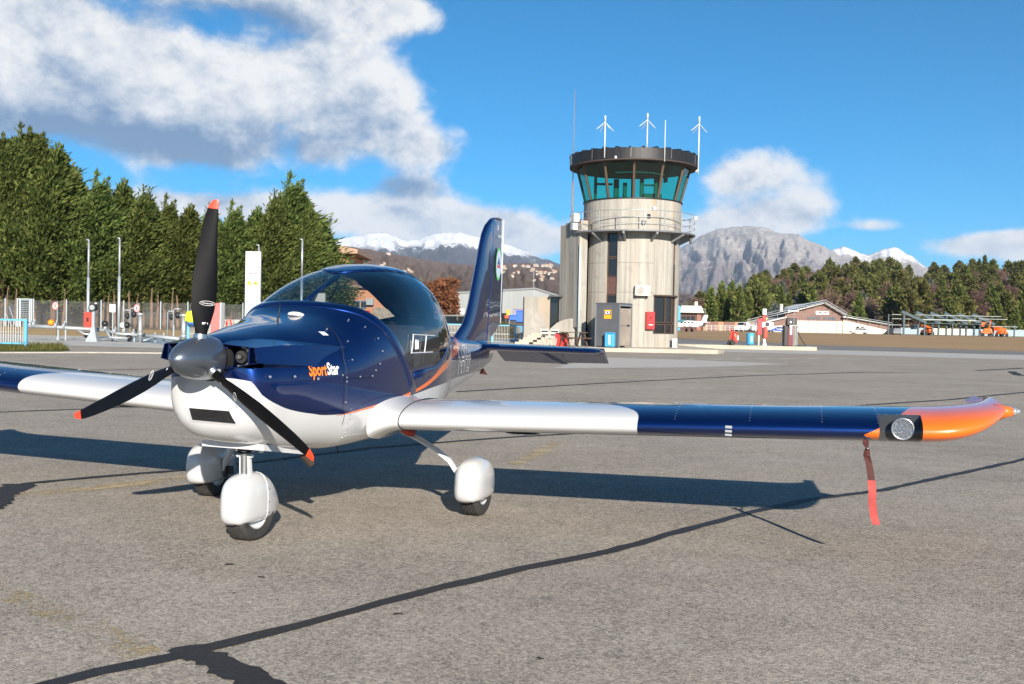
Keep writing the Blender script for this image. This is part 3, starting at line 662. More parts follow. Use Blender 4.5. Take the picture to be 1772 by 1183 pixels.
# lettering on the cowl
M_OTXT = mat('orange_vinyl', (.9, .22, .01), .35, coat=.5); M_WTXT = mat('white_vinyl', (.85, .85, .85), .35, coat=.5); M_GREYV = mat('grey_vinyl', (.55, .58, .62), .5)
def wrap_text(name, s, size, m, y0, z0, xs=1., off=.0025, sd=1, shear=0, outline=False, bold=0.):
    o = text_mesh(name, s, size, m, plane, outline, shear, xs, 0 if outline else size*.028); me = o.data
    bm = bmesh.new(); bm.from_mesh(me); bmesh.ops.triangulate(bm, faces=bm.faces)
    for _ in range(2): bmesh.ops.subdivide_edges(bm, edges=[e for e in bm.edges if e.calc_length() > size*.12], cuts=1, use_grid_fill=False); bmesh.ops.triangulate(bm, faces=bm.faces)
    for v in bm.verts: y, z = y0 + v.co.x, z0 + v.co.z; v.co = on_skin(y, z, off, sd)
    bmesh.ops.recalc_face_normals(bm, faces=bm.faces); bm.to_mesh(me); bm.free(); return body(o)
wrap_text('lettering', 'Sport', .100, M_OTXT, .815, 1.026, .66); wrap_text('lettering', 'Star', .098, M_WTXT, .946, 1.028, .66)
wrap_text('registration', 'F-HFEP', .34, M_WTXT, 3.95, .985, .62, .003, 1, 0, True)
# GPS dome, blade aerial, whip under the belly
mb = MB(); mb.lathe([(0, .026), (.03, .026), (.048, .02), (.055, .010), (.05, 0), (.0, 0)], 24); o = mb.build('gps_dome', mat('ivory_plastic', (.8, .78, .72), .4), plane, True); o.location = (.06, 1.20, 1.331); o.rotation_euler = (-.17, 0, 0); body(o)
mb = MB(); mb.tube([(.04, 1.0, 1.30), (.04, 1.02, 1.36), (.04, 1.03, 1.42)], [.006, .0035, .002], 8); body(mb.build('aerial', M_DARK, plane, True))
mb = MB(); mb.cyl((.2, 1.55, .51), (.2, 1.58, .43), .004, n=6); body(mb.build('belly_aerial', M_DARK, plane))
# stickers on cowl and fin
def decal(name, y, z, w, h, m, sd=1, off=.0022):
    mb = MB(); nx, nz = 4, 3
    P_ = [on_skin(y-w/2+w*i/nx, z-h/2+h*j/nz, off, sd) for j in range(nz+1) for i in range(nx+1)]
    mb.add(P_, [(j*(nx+1)+i, j*(nx+1)+i+1, (j+1)*(nx+1)+i+1, (j+1)*(nx+1)+i) for j in range(nz) for i in range(nx)]); return body(mb.build(name, m, plane))
decal('oil_label', 1.03, 1.235, .045, .022, M_GREYV)
# ---- spinner and propeller
M_SPIN = mat('spinner_grey', (.14, .165, .20), .30, .75, coat=.4, spec=.6); M_BLADE = mat('blade_black', (.004, .0045, .006), .45, spec=.12, var=.2, vscale=12); M_RED = mat('tip_red', (.78, .055, .018), .35, coat=.3)
ZH, YH, PR, PPH = 1.092, .255, .855, -.085
prop = bpy.data.objects.new('propeller', None); link(prop, plane)
mb = MB(); prof = [(.0, 0.)] + [(.121*math.sin(math.pi/2*(s_**.62))**.92, .33*(1-math.cos(math.pi/2*s_))*.0 + .30*s_) for s_ in np.linspace(.012, 1, 22)] + [(.119, .325), (.112, .335), (.0, .335)]
mb.lathe([(r, y) for r, y in prof], 48); o = mb.build('spinner', M_SPIN, prop, 'auto'); o.rotation_euler = (-math.pi/2, 0, 0); o.location = (0, 0, ZH); body(o)
LOW = .95
def airfoil(chord, thick, n=14):
    up, lo = [], []
    for i in range(n+1):
        x = .5*(1-math.cos(math.pi*i/n)); y_ = 5*thick*(.2969*math.sqrt(x)-.126*x-.3516*x*x+.2843*x**3-.1036*x**4)
        up.append((x*chord, (y_+.016*4*x*(1-x))*chord)); lo.append((x*chord, (-y_*LOW+.016*4*x*(1-x))*chord))
    return up + lo[-2:0:-1]
def blade_rings():
    rg = []
    #  radius, chord, sweep of the quarter line, twist, thickness
    for r, ch, of, tw, th in [(.115, .058, 0, 62, .9), (.15, .07, .002, 60, .7), (.20, .098, .006, 56, .40), (.26, .122, .010, 50, .26), (.34, .130, .012, 44, .19), (.45, .122, .010, 37, .16), (.58, .100, .004, 30, .14), (.70, .080, -.004, 25, .125), (.765, .067, -.008, 22, .12), (.806, .056, -.010, 21, .11), (.83, .043, -.017, 20, .10), (.848, .032, -.026, 20, .10), (.855, .012, -.034, 20, .10)]:
        af = airfoil(1.0, th); T = math.radians(tw); ring = []
        for (x, y_) in af:
            u, v = -((x-.5)*ch*1.02) + float(np.interp(r, [.115, .25, .34, .45, .58, .70, .80, .83, .848, .855], [0, -.002, -.003, -.008, -.010, -.010, -.006, .000, .006, .012])), y_*ch
            ring.append((r, u*math.cos(T) + v*math.sin(T), u*math.sin(T) - v*math.cos(T)))
        rg.append(ring)
    return rg
BRG = blade_rings()
for k in range(3):
    a = math.pi/2 + PPH + k*2*math.pi/3; er = Vector((math.cos(a), 0, math.sin(a))); et = Vector((math.sin(a), 0, -math.cos(a))); ey = Vector((0, 1, 0)); c0 = Vector((0, YH-.03, ZH))
    conv = lambda q: c0 + er*q[0] + et*q[1]*1.0 + ey*q[2]
    mb = MB(); mb.loft([[conv(q) for q in r] for r in BRG[:10]]); bl = mb.build('blade', M_BLADE, prop, 'auto'); body(bl)
    mb = MB(); mb.loft([[conv(q) for q in r] for r in BRG[9:]]); mb.build('tip', M_RED, bl, 'auto')
    mb = MB(); mb.cyl(c0+er*.10, c0+er*.135, .038, .034, 20); mb.build('cuff', M_STEEL, bl, 'auto')
    # maker's oval and data label on the pressure face
    T = math.radians(47); fu = (et*math.cos(T) + ey*math.sin(T)); fn = (et*math.sin(T) - ey*math.cos(T))
    cc = c0 + er*.30 + fu*.012 + fn*.0215
    ov = MB(); ov.tube([cc + fu*.040*math.cos(q) + er*.012*math.sin(q) + fn*.001 for q in np.linspace(0, 2*math.pi, 33)[:-1]], .0011, 4, True)
    ov.box(cc, (.001, .001, .001))
    ov.build('maker_oval', M_WTXT, bl)
    M_ = Matrix((fu, er, fn)).transposed().to_4x4(); M_.translation = cc + fn*.001
    tx = text_mesh('maker_name', 'Woodcomp', .0125, M_WTXT, bl); tx.data.transform(Matrix.Rotation(-math.pi/2, 4, 'X')); tx.data.transform(M_)
    lb = MB(); T2 = math.radians(56); fu2 = (et*math.cos(T2) + ey*math.sin(T2)); fn2 = (et*math.sin(T2) - ey*math.cos(T2)); c2 = c0 + er*.192 + fu2*.008 + fn2*.021
    lb.add([c2 + fu2*sx_*.016 + er*sy_*.005 for sx_, sy_ in ((-1, -1), (1, -1), (1, 1), (-1, 1))], [(0, 1, 2, 3)]); lb.build('data_label', M_WTXT, bl)
# ---- wings
YLE, ZW, DIH, CH, WT = 1.40, .660, .043, 1.25, .150
def wing_ring(x, sd, chord=CH, yle=YLE, dz=0., thick=WT, n=26, tw=0.):
    out = []; z0 = ZW + DIH*x + dz
    for (c, t_) in airfoil(1.0, thick, n): out.append(Vector((x*sd, yle + c*chord, z0 + (t_-.0)*chord + tw*c)))
    return out
M_COVER = bpy.data.materials.new('clear_cover'); M_COVER.use_nodes = True; t = NT(M_COVER.node_tree); t.n.clear()
ge = t.node('ShaderNodeNewGeometry'); dt = t.node('ShaderNodeVectorMath', {0: ge.outputs['Normal'], 1: ge.outputs['Incoming']}, operation='DOT_PRODUCT')
k1 = t.m('SUBTRACT', 1.0, t.m('ABSOLUTE', dt.outputs['Value'])); mx = t.node('ShaderNodeMixShader', {0: t.m('MULTIPLY_ADD', t.m('POWER', k1, 5.0), .92, .06, True)})
t.l.new(t.node('ShaderNodeBsdfTransparent', {'Color': (.93, .94, .95, 1)}).outputs[0], mx.inputs[1]); t.l.new(t.node('ShaderNodeBsdfGlossy', {'Roughness': .02}).outputs[0], mx.inputs[2]); t.l.new(mx.outputs[0], t.node('ShaderNodeOutputMaterial').inputs[0])
M_WING, t, b = principled('wing_livery')
oc = t.node('ShaderNodeTexCoord').outputs['Object']; sx = t.node('ShaderNodeSeparateXYZ', {0: oc}); xx, yy = t.m('ABSOLUTE', sx.outputs[0]), sx.outputs[1]
wb = t.curve(yy, [(1.38, 2.205), (1.42, 2.205), (1.50, 2.19), (1.60, 2.12), (1.72, 1.98), (1.9, 1.70), (2.2, 1.3)])
wz = t.node('ShaderNodeSeparateXYZ', {0: oc}).outputs[2]
isw = t.mapr(t.m('SUBTRACT', wb, xx), -.0015, .0015)
ob_ = t.curve(yy, [(1.38, 3.56), (1.44, 3.60), (1.50, 3.65), (1.75, 3.74), (2.0, 3.80), (2.7, 4.0)])
iso = t.mapr(t.m('SUBTRACT', xx, ob_), -.0015, .0015)
# the orange arrowhead just inboard of the landing light, pointing at the root
zl = t.m('SUBTRACT', wz, t.m('MULTIPLY_ADD', xx, DIH, ZW-.018))
arrow = t.m('MULTIPLY', t.m('MULTIPLY', t.m('GREATER_THAN', xx, 3.475), t.m('LESS_THAN', xx, 3.56)), t.m('LESS_THAN', t.m('ABSOLUTE', zl), t.m('MULTIPLY', t.m('SUBTRACT', xx, 3.472), .50)))
arrow = t.m('MULTIPLY', arrow, t.m('LESS_THAN', yy, 1.6))
c = t.mix(isw, BLUE, WHITE); io = t.m('MAXIMUM', iso, arrow); c = t.mix(io, c, ORANGE); t.put(b.inputs['Metallic'], t.m('MULTIPLY', t.m('SUBTRACT', 1.0, t.m('MAXIMUM', io, isw)), .85)); t.put(b.inputs['Base Color'], c); coat(t, b)
for sd in (1, -1):
    BX0, BX1 = 3.555, 3.782
    mb = MB(); mb.loft([wing_ring(x, sd) for x in np.linspace(.62, BX0, 40)], True, False)
    rA, rB = wing_ring(BX0, sd), wing_ring(BX1, sd); aft = [j for j in range(len(rA)) if rA[j].y > YLE+.14]      # behind the landing light only the rear skin goes on
    mb.loft([[wing_ring(x, sd)[j] for j in aft] for x in np.linspace(BX0, BX1, 4)], False, False, False)
    wing = mb.build('wing', M_WING, plane, 'auto'); body(wing)
    # wing tip: the leading edge sweeps back in a curve, the tip turns up at its trailing end
    rings = []
    for s_ in np.linspace(0, 1, 15):
        x = 3.782 + .50*s_; sw = .46*s_**3.1; ch = CH - sw - .03*s_**2; up = .09*s_**2.3; th = WT*(1-.55*s_**3)
        rings.append(wing_ring(x, sd, ch, YLE+sw, up*1.0, th, tw=.035*s_**2))
    mb = MB(); mb.loft(rings); tp = mb.build('wing_tip', M_ORANGE, wing, 'auto')
    # upturned tail fin of the tip and the position lamp
    zt_ = ZW + DIH*4.28
    mb = MB(); mb.add([(4.19*sd, 2.10, zt_+.09), (4.275*sd, 2.06, zt_+.09), (4.27*sd, 2.58, zt_+.12), (4.17*sd, 2.58, zt_+.10), (4.235*sd, 2.34, zt_+.135), (4.23*sd, 2.60, zt_+.135)], [(0, 1, 4), (1, 2, 5, 4), (2, 3, 5), (3, 0, 4, 5), (0, 3, 2, 1)]); mb.build('tip_fin', M_ORANGE, wing, 'auto')
    lx = 4.275
    mb = MB(); mb.tube([((lx-.04)*sd, 1.93, zt_+.078), ((lx+.025)*sd, 1.94, zt_+.086), ((lx+.055)*sd, 1.945, zt_+.088)], [.05, .034, .028], 14); mb.build('lamp_fairing', M_ORANGE, wing, True)
    mb = MB(); mb.cyl(((lx+.055)*sd, 1.945, zt_+.088), ((lx+.075)*sd, 1.946, zt_+.089), .027, .026, 14); mb.cyl(((lx+.075)*sd, 1.946, zt_+.089), ((lx+.10)*sd, 1.947, zt_+.090), .022, .010, 14); mb.build('position_lamp', mat('lamp_lens', (.6, .62, .65), .12, .7), wing, True)
    # landing light in a recess of the leading edge behind a clear cover
    cx_ = 3.687; cz_ = ZW + DIH*cx_ + .012; fy = YLE + .115
    def nose_idx(r_, yb): return [j for j in range(len(r_)) if r_[j].y <= YLE+yb]
    r0 = wing_ring(BX0, sd); keep = nose_idx(r0, .16); up_ = [j for j in keep if j <= 26]; lo_ = [j for j in keep if j > 26]
    order = up_[::-1] + lo_[::-1]
    cov = [[wing_ring(x, sd)[j] for j in order] for x in np.linspace(BX0, BX1, 8)]
    lt = bpy.data.objects.new('landing_light', None); link(lt, wing)
    mb = MB(); mb.loft(cov, False, False, False); mb.build('clear_cover', M_COVER, lt, True)
    yb_ = cov[0][0].y; M_BAY = mat('light_bay', (.012, .013, .016), .5)
    mb = MB(); e0, e1 = cov[0], cov[-1]; mb.add([e0[0], e1[0], e1[-1], e0[-1]], [(0, 1, 2, 3)])
    for e_ in (e0, e1): mb.add(list(e_), [tuple(range(len(e_)))])
    mb.build('light_bay', M_BAY, lt)
    mb = MB(); mb.cyl((cx_*sd, fy+.03, cz_), (cx_*sd, fy-.010, cz_), .058, .056, 28); mb.build('reflector', mat('reflector_grey', (.35, .37, .40), .25, .9), lt, 'auto')
    led = MB()
    for q in range(19):
        rr_ = 0 if q == 0 else (.022 if q < 7 else .043); aa = 0 if q == 0 else (2*math.pi*(q-1)/6 if q < 7 else 2*math.pi*(q-7)/12); led.cyl(((cx_+rr_*math.cos(aa))*sd, fy-.009, cz_+rr_*math.sin(aa)), ((cx_+rr_*math.cos(aa))*sd, fy-.017, cz_+rr_*math.sin(aa)), .009, .003, 8)
    led.build('led_cluster', mat('led_chrome', (.8, .82, .85), .15, 1.0), lt)
    rim = MB(); rim.tube([((cx_+.058*math.cos(a))*sd, fy-.011, cz_+.058*math.sin(a)) for a in np.linspace(0, 2*math.pi, 33)[:-1]], .005, 6, True); rim.build('bezel', mat('bezel_grey', (.5, .52, .55), .3, .8), lt, True)
    # rows of rivets: along the spar line and each rib
    rv = MB()
    def wpt(x, j, off=.0004): r_ = wing_ring(x, sd); return r_[j], (r_[j]-Vector((x*sd, r_[j].y, ZW+DIH*x))).normalized()
    def rivet(x, j):
        p, nn = wpt(x, j); rv.cyl(p-nn*.001, p+nn*.0016, .0032, .002, 6)
    for x in np.arange(.70, 3.76, .032): rivet(x, 13)
    for x in np.arange(.70, 3.76, .06): rivet(x, 9) if .7 < x < 1.1 else None
    for xr in (1.15, 1.70, 2.42, 2.85, 3.25, 3.55):
        for j in range(3, 13): rivet(xr, j)
    for x in (3.56, 3.60, 3.66, 3.72, 3.79):
        rivet(x, 6)
    for x in np.arange(.75, 3.75, .42):
        p, nn = wpt(x, len(wing_ring(x, sd))-7); rv.cyl(p, p+nn*.004, .006, .004, 6)
    rvo = rv.build('rivet_rows', M_RIV, wing); rvo['kind'] = 'stuff'
    # root fairing with its rubber seams
    rings = []
    for s_ in np.linspace(0, 1, 12):
        x = .50 + .19*s_; g_ = .055*(1-s_)**2.2; base = wing_ring(x, sd); cen = Vector((x*sd, YLE+.5, ZW+DIH*x+.02)); rg_ = []
        for p in base:
            dlt = p-cen; rg_.append(p + Vector((0, dlt.y*.10*(1-s_)**2 , dlt.z/max(.02, abs(dlt.z))*g_ if abs(dlt.z) > 1e-4 else 0)) + Vector((0, -.004 if p.y < YLE+.1 else 0, .003 if dlt.z > 0 else -.003)))
        rings.append(rg_)
    mb = MB(); mb.loft(rings); rf = mb.build('root_fairing', M_WHITE, wing, 'auto')
    sm_ = MB(); r_ = wing_ring(.692, sd); cen = Vector((.69*sd, YLE+.5, ZW+.03)); sm_.tube([p + (p-cen).normalized()*.004 for p in r_[:22]] [::-1] + [p + (p-cen).normalized()*.004 for p in r_[:-14:-1]], .0035, 5); sm_.build('seam_strip', M_SEAM, rf)
    # flap hinge fairing below
    mb = MB(); RRf = []
    for s_ in np.linspace(0, 1, 9): RRf.append([Vector(((1.45 + (.12*math.sin(math.pi*s_)**.7)*math.cos(a))*sd, 1.50+.22*s_*1.0 , ZW+DIH*1.45-.072 - .016*math.sin(math.pi*s_)*max(0, -math.sin(a)))) for a in np.linspace(0, 2*math.pi, 13)[:-1]])
    mb.loft(RRf); mb.build('under_fairing', M_WHITE, wing, True)
# service labels on the leading edge of the port wing
for dz, h in ((.012, .018), (-.012, .016), (-.034, .014)):
    mb = MB(); x = 2.735
    P_ = [Vector((x+q*.019, YLE+.004+abs(dz)*.18 - .0075, ZW+DIH*x+dz+s_*h*.42)) for q, s_ in ((-1, -1), (1, -1), (1, 1), (-1, 1))]; mb.add(P_, [(0, 1, 2, 3)]); body(mb.build('service_label', mat('dull_label', (.26, .28, .31), .6), plane))
# ---- tail
def fin_section(z, y0, y1, t_, n=10):
    out = []
    L = (y1-y0)/.60
    for (c, q) in airfoil(1.0, t_/L, n): out.append(Vector(((q-.016*4*c*(1-c))*L, min(y1, y0+c*L), z)))
    return out
FLE = [(1.06, 4.25), (1.15, 4.40), (1.20, 4.50), (1.30, 4.71), (1.41, 4.82), (1.53, 4.90), (1.75, 5.00), (1.95, 5.10), (2.10, 5.165), (2.22, 5.23), (2.32, 5.34), (2.39, 5.48), (2.415, 5.55), (2.435, 5.66), (2.45, 5.80)]
HINGE = lambda z: 5.44 + .12*(z-1.1)
TE = lambda z: 6.0 - .05*(z-1.3)
mb = MB(); mb.loft([fin_section(z, y0, max(y0+.04, HINGE(z)), .095*(1-.42*(z-1.06)/1.4) if y0 < 5.4 else .045) for z, y0 in FLE if y0 < HINGE(z)-.02]); body(mb.build('fin', M_BLUE, plane, 'auto'))
rb = []
for z in list(np.linspace(1.02, 2.30, 14)) + [2.34, 2.38, 2.41, 2.43, 2.445]:
    y0 = max(HINGE(z), np.interp(z, [p[0] for p in FLE], [p[1] for p in FLE])); y1 = np.interp(z, [1.02, 1.08, 1.31, 1.33, 2.45], [5.46, 5.50, 6.02, 6.03, 5.93])
    th = .075*(1-.45*(z-1.0)/1.45)
    if z > 2.3: y0 = max(y0, np.interp(z, [p[0] for p in FLE], [p[1] for p in FLE]))
    rb.append([Vector((th/2, y0+.006, z)), Vector((th*.3, y0+.4*(y1-y0), z)), Vector((.004, y1, z)), Vector((-.004, y1, z)), Vector((-th*.3, y0+.4*(y1-y0), z)), Vector((-th/2, y0+.006, z))])
mb = MB(); mb.loft(rb); rud = mb.build('rudder', M_BLUE, plane, 'auto'); body(rud)
mb = MB(); mb.box((0, 6.025, 1.88), (.012, .012, 1.12)); mb.build('trailing_edge', M_GREYV, rud)
mb = MB(); mb.box((0, 6.03, 1.62), (.006, .10, .48)); mb.build('trim_tab', M_BLUE, rud)
# emblems on the fin: a small b with a word, and an oval sticker with a green rim
tb = text_mesh('fin_letter', 'b', .10, M_WTXT, rud); tb.data.transform(Matrix.Rotation(math.pi/2, 4, 'Z')); tb.data.transform(Matrix.Translation((.03, 5.72, 2.34)))
tb = text_mesh('fin_word', 'member', .055, M_WTXT, rud); tb.data.transform(Matrix.Rotation(math.pi/2, 4, 'Z')); tb.data.transform(Matrix.Translation((.029, 5.82, 2.25)))
def oval(name, m, ry, rz_, x, yc=5.80, zc_=1.95):
    mb = MB(); mb.add([(x, yc+ry*math.cos(a), zc_+rz_*math.sin(a)) for a in np.linspace(0, 2*math.pi, 33)[:-1]], [tuple(range(32))]); return mb.build(name, m, rud)
oval('oval_rim', mat('green_vinyl', (.10, .50, .12), .4), .105, .175, .0262); oval('oval_field', mat('pale_blue_vinyl', (.55, .62, .78), .4), .085, .150, .0272)
mb = MB(); mb.add([(.0280, 5.745, 1.945), (.0280, 5.855, 1.945), (.0280, 5.80, 2.03)], [(0, 1, 2)]); mb.build('oval_peak', mat('navy_vinyl', (.06, .08, .25), .4), rud)
mb = MB(); mb.box((.0282, 5.80, 1.925), (.0006, .11, .03)); mb.build('oval_band', mat('red_vinyl', (.6, .06, .05), .4), rud)
for sd in (1, -1):
    rings = []
    for x in [.04, .3, .6, .9, 1.10, 1.19, 1.235, 1.25]:
        y0 = 5.02 + .16*(x/1.25) + (.16*((x-1.10)/.15)**2 if x > 1.10 else 0); y1 = 5.55; th = .078*(1-.15*x) * (1 if x < 1.2 else .6)
        L = (y1-y0)/.62; rings.append([Vector((x*sd, min(y1, y0+c*L), 1.075+(q-.016*4*c*(1-c))*L)) for c, q in airfoil(1.0, th/L, 12)])
    mb = MB(); mb.loft(rings); stb = mb.build('tailplane', M_BLUE, plane, 'auto'); body(stb)
    D = math.radians(24)
    for x0, x1, ln in ((.10, .80, .40), (.805, 1.25, .36)):
        rings = []
        for x in (x0, x1):
            l2 = ln - (.03 if x > 1.2 else 0)
            rings.append([Vector((x*sd, 5.553+a*math.cos(D)-q*math.sin(D)*-1, 1.075-a*math.sin(D)+q*math.cos(D))) for a, q in ((0, .030), (l2*.5, .018), (l2, .003), (l2, -.003), (l2*.5, -.018), (0, -.030))])
        mb = MB(); mb.loft(rings); mb.build('elevator', M_BLUE, stb, 'auto')
mb = MB(); mb.loft([[Vector((.10*math.cos(a)*k, y, 1.075+.075*math.sin(a)*k)) for a in np.linspace(0, 2*math.pi, 17)[:-1]] for y, k in ((4.72, .3), (4.95, .9), (5.2, 1.0), (5.5, .8), (5.6, .5))]); body(mb.build('tail_fillet', M_BLUE, plane, True))
# ---- undercarriage
def pant(w, L, h, z0, n=24):
    """teardrop spat, blunt at the nose, cut flat below: rings along y from nose to tail"""
    RR = []
    for s_ in np.concatenate([[0, .006, .02, .045, .08, .12], np.linspace(.17, 1, 16)]):
        y = -.44*L + L*s_
        f = (1-(1-min(1, s_/.40))**3.2)**.45 if s_ < .40 else max(.03, 1-((s_-.40)/.60)**2.2)**.9
        f = max(f, .05); ft = f**.85; zb = z0 + (.15*(1-f)**1.6 if s_ < .4 else 0) + (.05*((s_-.55)/.45)**2 if s_ > .55 else 0); zt = z0 + h*(.52 + .48*ft if s_ < .4 else .22 + .78*f); hh = (zt-zb)/2; zc = zb + hh*.9; ring = []
        for a in [2*math.pi*k/n for k in range(n)]:
            c, s2 = math.cos(a), math.sin(a)
            x = math.copysign(abs(c)**(2/2.7), c)*w/2*f; z = zc + (abs(s2)**(2/2.3)*(zt-zc) if s2 > 0 else -abs(s2)**(2/4.5)*(zc-zb))
            ring.append(Vector((x, y, z)))
        RR.append(ring)
    return RR
def wheel_set(name, x, y, rz, w, L, h, z0, R=.18, tw=.13):
    whl = bpy.data.objects.new(name, None); link(whl, plane); whl.location = (x, y, 0); whl.rotation_euler = (0, 0, rz)
    mb = MB(); rw = tw/2
    prof = [(R*.55, -rw*.8), (R*.72, -rw*1.0), (R*.88, -rw*.98), (R*.96, -rw*.82), (R*.992, -rw*.6)]
    for gx in (-.52, -.28, 0, .28, .52): prof += [(R*1.0, rw*(gx-.10)), (R*.965, rw*(gx-.05)), (R*.965, rw*(gx+.05)), (R*1.0, rw*(gx+.10))]
    prof += [(R*.992, rw*.6), (R*.96, rw*.82), (R*.88, rw*.98), (R*.72, rw*1.0), (R*.55, rw*.8)]
    mb.lathe(prof, 40); ty = mb.build('tyre', M_RUB, whl, 'auto'); ty.rotation_euler = (0, math.pi/2, 0); ty.location = (0, 0, R-.006)
    mb = MB(); mb.lathe([(.0, -rw*.5), (R*.5, -rw*.55), (R*.57, -rw*.85), (R*.57, rw*.85), (R*.5, rw*.55), (.0, rw*.5)], 28); rm = mb.build('rim', mat('rim_white', (.62, .64, .66), .4, .2), whl, 'auto'); rm.rotation_euler = (0, math.pi/2, 0); rm.location = (0, 0, R-.006)
    mb = MB(); mb.loft(pant(w, L, h, z0)); pn_ = mb.build('wheel_pant', M_WHITE, whl, 'auto')
    bm = bmesh.new(); bm.from_mesh(pn_.data); bmesh.ops.delete(bm, geom=[f for f in bm.faces if f.normal.z < -.8 and f.calc_center_median().z < z0+.03 and abs(f.calc_center_median().y) < L*.36], context='FACES'); bm.to_mesh(pn_.data); bm.free()
    sol = pn_.modifiers.new('s', 'SOLIDIFY'); sol.thickness = .006
    return whl, pn_
nw, npn = wheel_set('nose_wheel', 0, .808, -.10, .180, .53, .305, .098, .168, .138)
rg_ = pant(.180, .53, .305, .098)[13]; cq = sum(rg_, Vector())/len(rg_); mb = MB(); mb.tube([p + (p-cq).normalized()*.001 for p in (rg_[-5:] + rg_[:18])], .0018, 5); mb.build('pant_joint', M_GREYV, npn)
for z_ in (.16, .22, .30):
    mb = MB(); mb.cyl((.083, .07, z_), (.090, .07, z_), .005, n=8); mb.build('pant_screw', M_RIV, npn)
for sd in (1, -1):
    mw, pn_ = wheel_set('main_wheel', 1.025*sd, 2.03, -.03*sd, .205, .62, .30, .098, .18, .135)
    pts_ = [(.50, 1.98, .55), (.62, 1.99, .50), (.74, 2.0, .435), (.84, 2.01, .36), (.90, 2.02, .27), (.915, 2.03, .19)]
    RR = []
    for i, p in enumerate(pts_):
        tgt = (Vector(pts_[min(i+1, 5)])-Vector(pts_[max(i-1, 0)])).normalized(); nn = Vector((-tgt.z, 0, tgt.x)); wd_ = .055 - .003*i
        RR.append([Vector((p[0]*sd, p[1], p[2])) + Vector((nn.x*sd, 0, nn.z))*(.013*math.sin(a)) + Vector((0, 1, 0))*(wd_*math.cos(a)) for a in np.linspace(0, 2*math.pi, 13)[:-1]])
    mb = MB(); mb.loft(RR); lg = mb.build('gear_leg', M_PLEG, plane, True)
    mb = MB(); mb.box((.905*sd, 2.03, .185), (.02, .05, .09), bev=.005); mb.box((.885*sd, 2.05, .19), (.04, .04, .06), bev=.005); mb.build('brake_unit', M_ENG, lg)
    mb = MB(); mb.box((.56*sd, 1.94, .555), (.07, .10, .03), M=Matrix.Rotation(.5*sd, 3, 'Y')); mb.build('leg_boot', mat('red_primer', (.45, .05, .03), .6), lg)
mb = MB(); mb.cyl((0, .745, .37), (0, .735, .60), .024, .022, 14); ng = mb.build('nose_leg', M_STEEL, plane, 'auto')
mb = MB(); mb.loft([[Vector((q*.035, .760+v*.014, .39)) for q, v in ((-1, -1), (1, -1), (1, 1), (-1, 1))], [Vector((q*.032, .75+v*.014, .50)) for q, v in ((-1, -1), (1, -1), (1, 1), (-1, 1))]]); mb.box((0, .745, .505), (.115, .03, .022), bev=.008); mb.build('fork', M_PLEG, ng)
mb = MB(); 
for j in range(5): mb.cyl((0, .742, .525+j*.016), (0, .741, .533+j*.016), .042, .044, 16)
mb.box((.05, .76, .55), (.02, .08, .03), bev=.004); mb.build('shock_rubber', M_DARK, ng)
# streamers: the red pitot cover ribbon below the port wing, and the small tag at the tail
M_RIB = mat('red_ribbon', (.36, .05, .045), .75, var=.15, vscale=20); M_RIBD = mat('dark_red_ribbon', (.055, .010, .009), .75)
mb = MB(); mb.tube([(3.49, 1.66, .745), (3.49, 1.60, .722), (3.495, 1.37, .722)], .006, 8); body(mb.build('pitot_tube', M_STEEL, plane, True))
rib = thing('warning_streamer', 'red cloth warning streamer hanging below the port wing by the landing light', 'streamer', (3.50, 1.39, 0), 0)
zt_ = .728
def ribbon(pts, w, name, m, parent):
    mb = MB(); L = len(pts)
    vs_, fs_ = [], []
    for (x, y, z, tw_) in pts:
        dx = Vector((math.cos(tw_), math.sin(tw_), 0))*w/2
        for e_ in (-1, 1): vs_.append(Vector((x, y, z)) + dx*e_)
    for i in range(L-1): fs_.append((2*i, 2*i+1, 2*i+3, 2*i+2))
    mb.add(vs_, fs_); return mb.build(name, m, parent, False)
def interp(path, k):
    out = []; A = np.array(path)
    for s_ in np.linspace(0, len(A)-1, k): i = min(int(s_), len(A)-2); f = s_-i; f = f*f*(3-2*f)*.4+f*.6; out.append(tuple(A[i]*(1-f)+A[i+1]*f))
    return out
ribbon(interp([(-.01, 0, .708, .2), (.0, .0, .665, 1.1), (.0, 0, .615, -.2), (.012, .005, .575, .35), (.02, .005, .54, .15), (.028, 0, .48, .0)], 18), .038, 'pitot_sleeve', M_RIBD, rib)
ribbon(interp([(.028, 0, .481, .0), (.034, -.004, .42, .1), (.036, 0, .35, -.05), (.046, .004, .28, .08), (.060, .0, .235, .0)], 18), .042, 'streamer_band', M_RIB, rib)
tagt = thing('tail_streamer', 'small dark red cloth tag hanging under the tail of the blue airplane', 'streamer', (.02, 5.42, 0))
mb = MB(); mb.add([(.0, -.02, .86), (.02, .03, .80), (-.02, -.06, .79), (.035, .05, .775)], [(0, 1, 2), (1, 3, 2)]); o = mb.build('cloth_tag', M_RIBD, tagt); s_ = o.modifiers.new('s', 'SOLIDIFY'); s_.thickness = .003
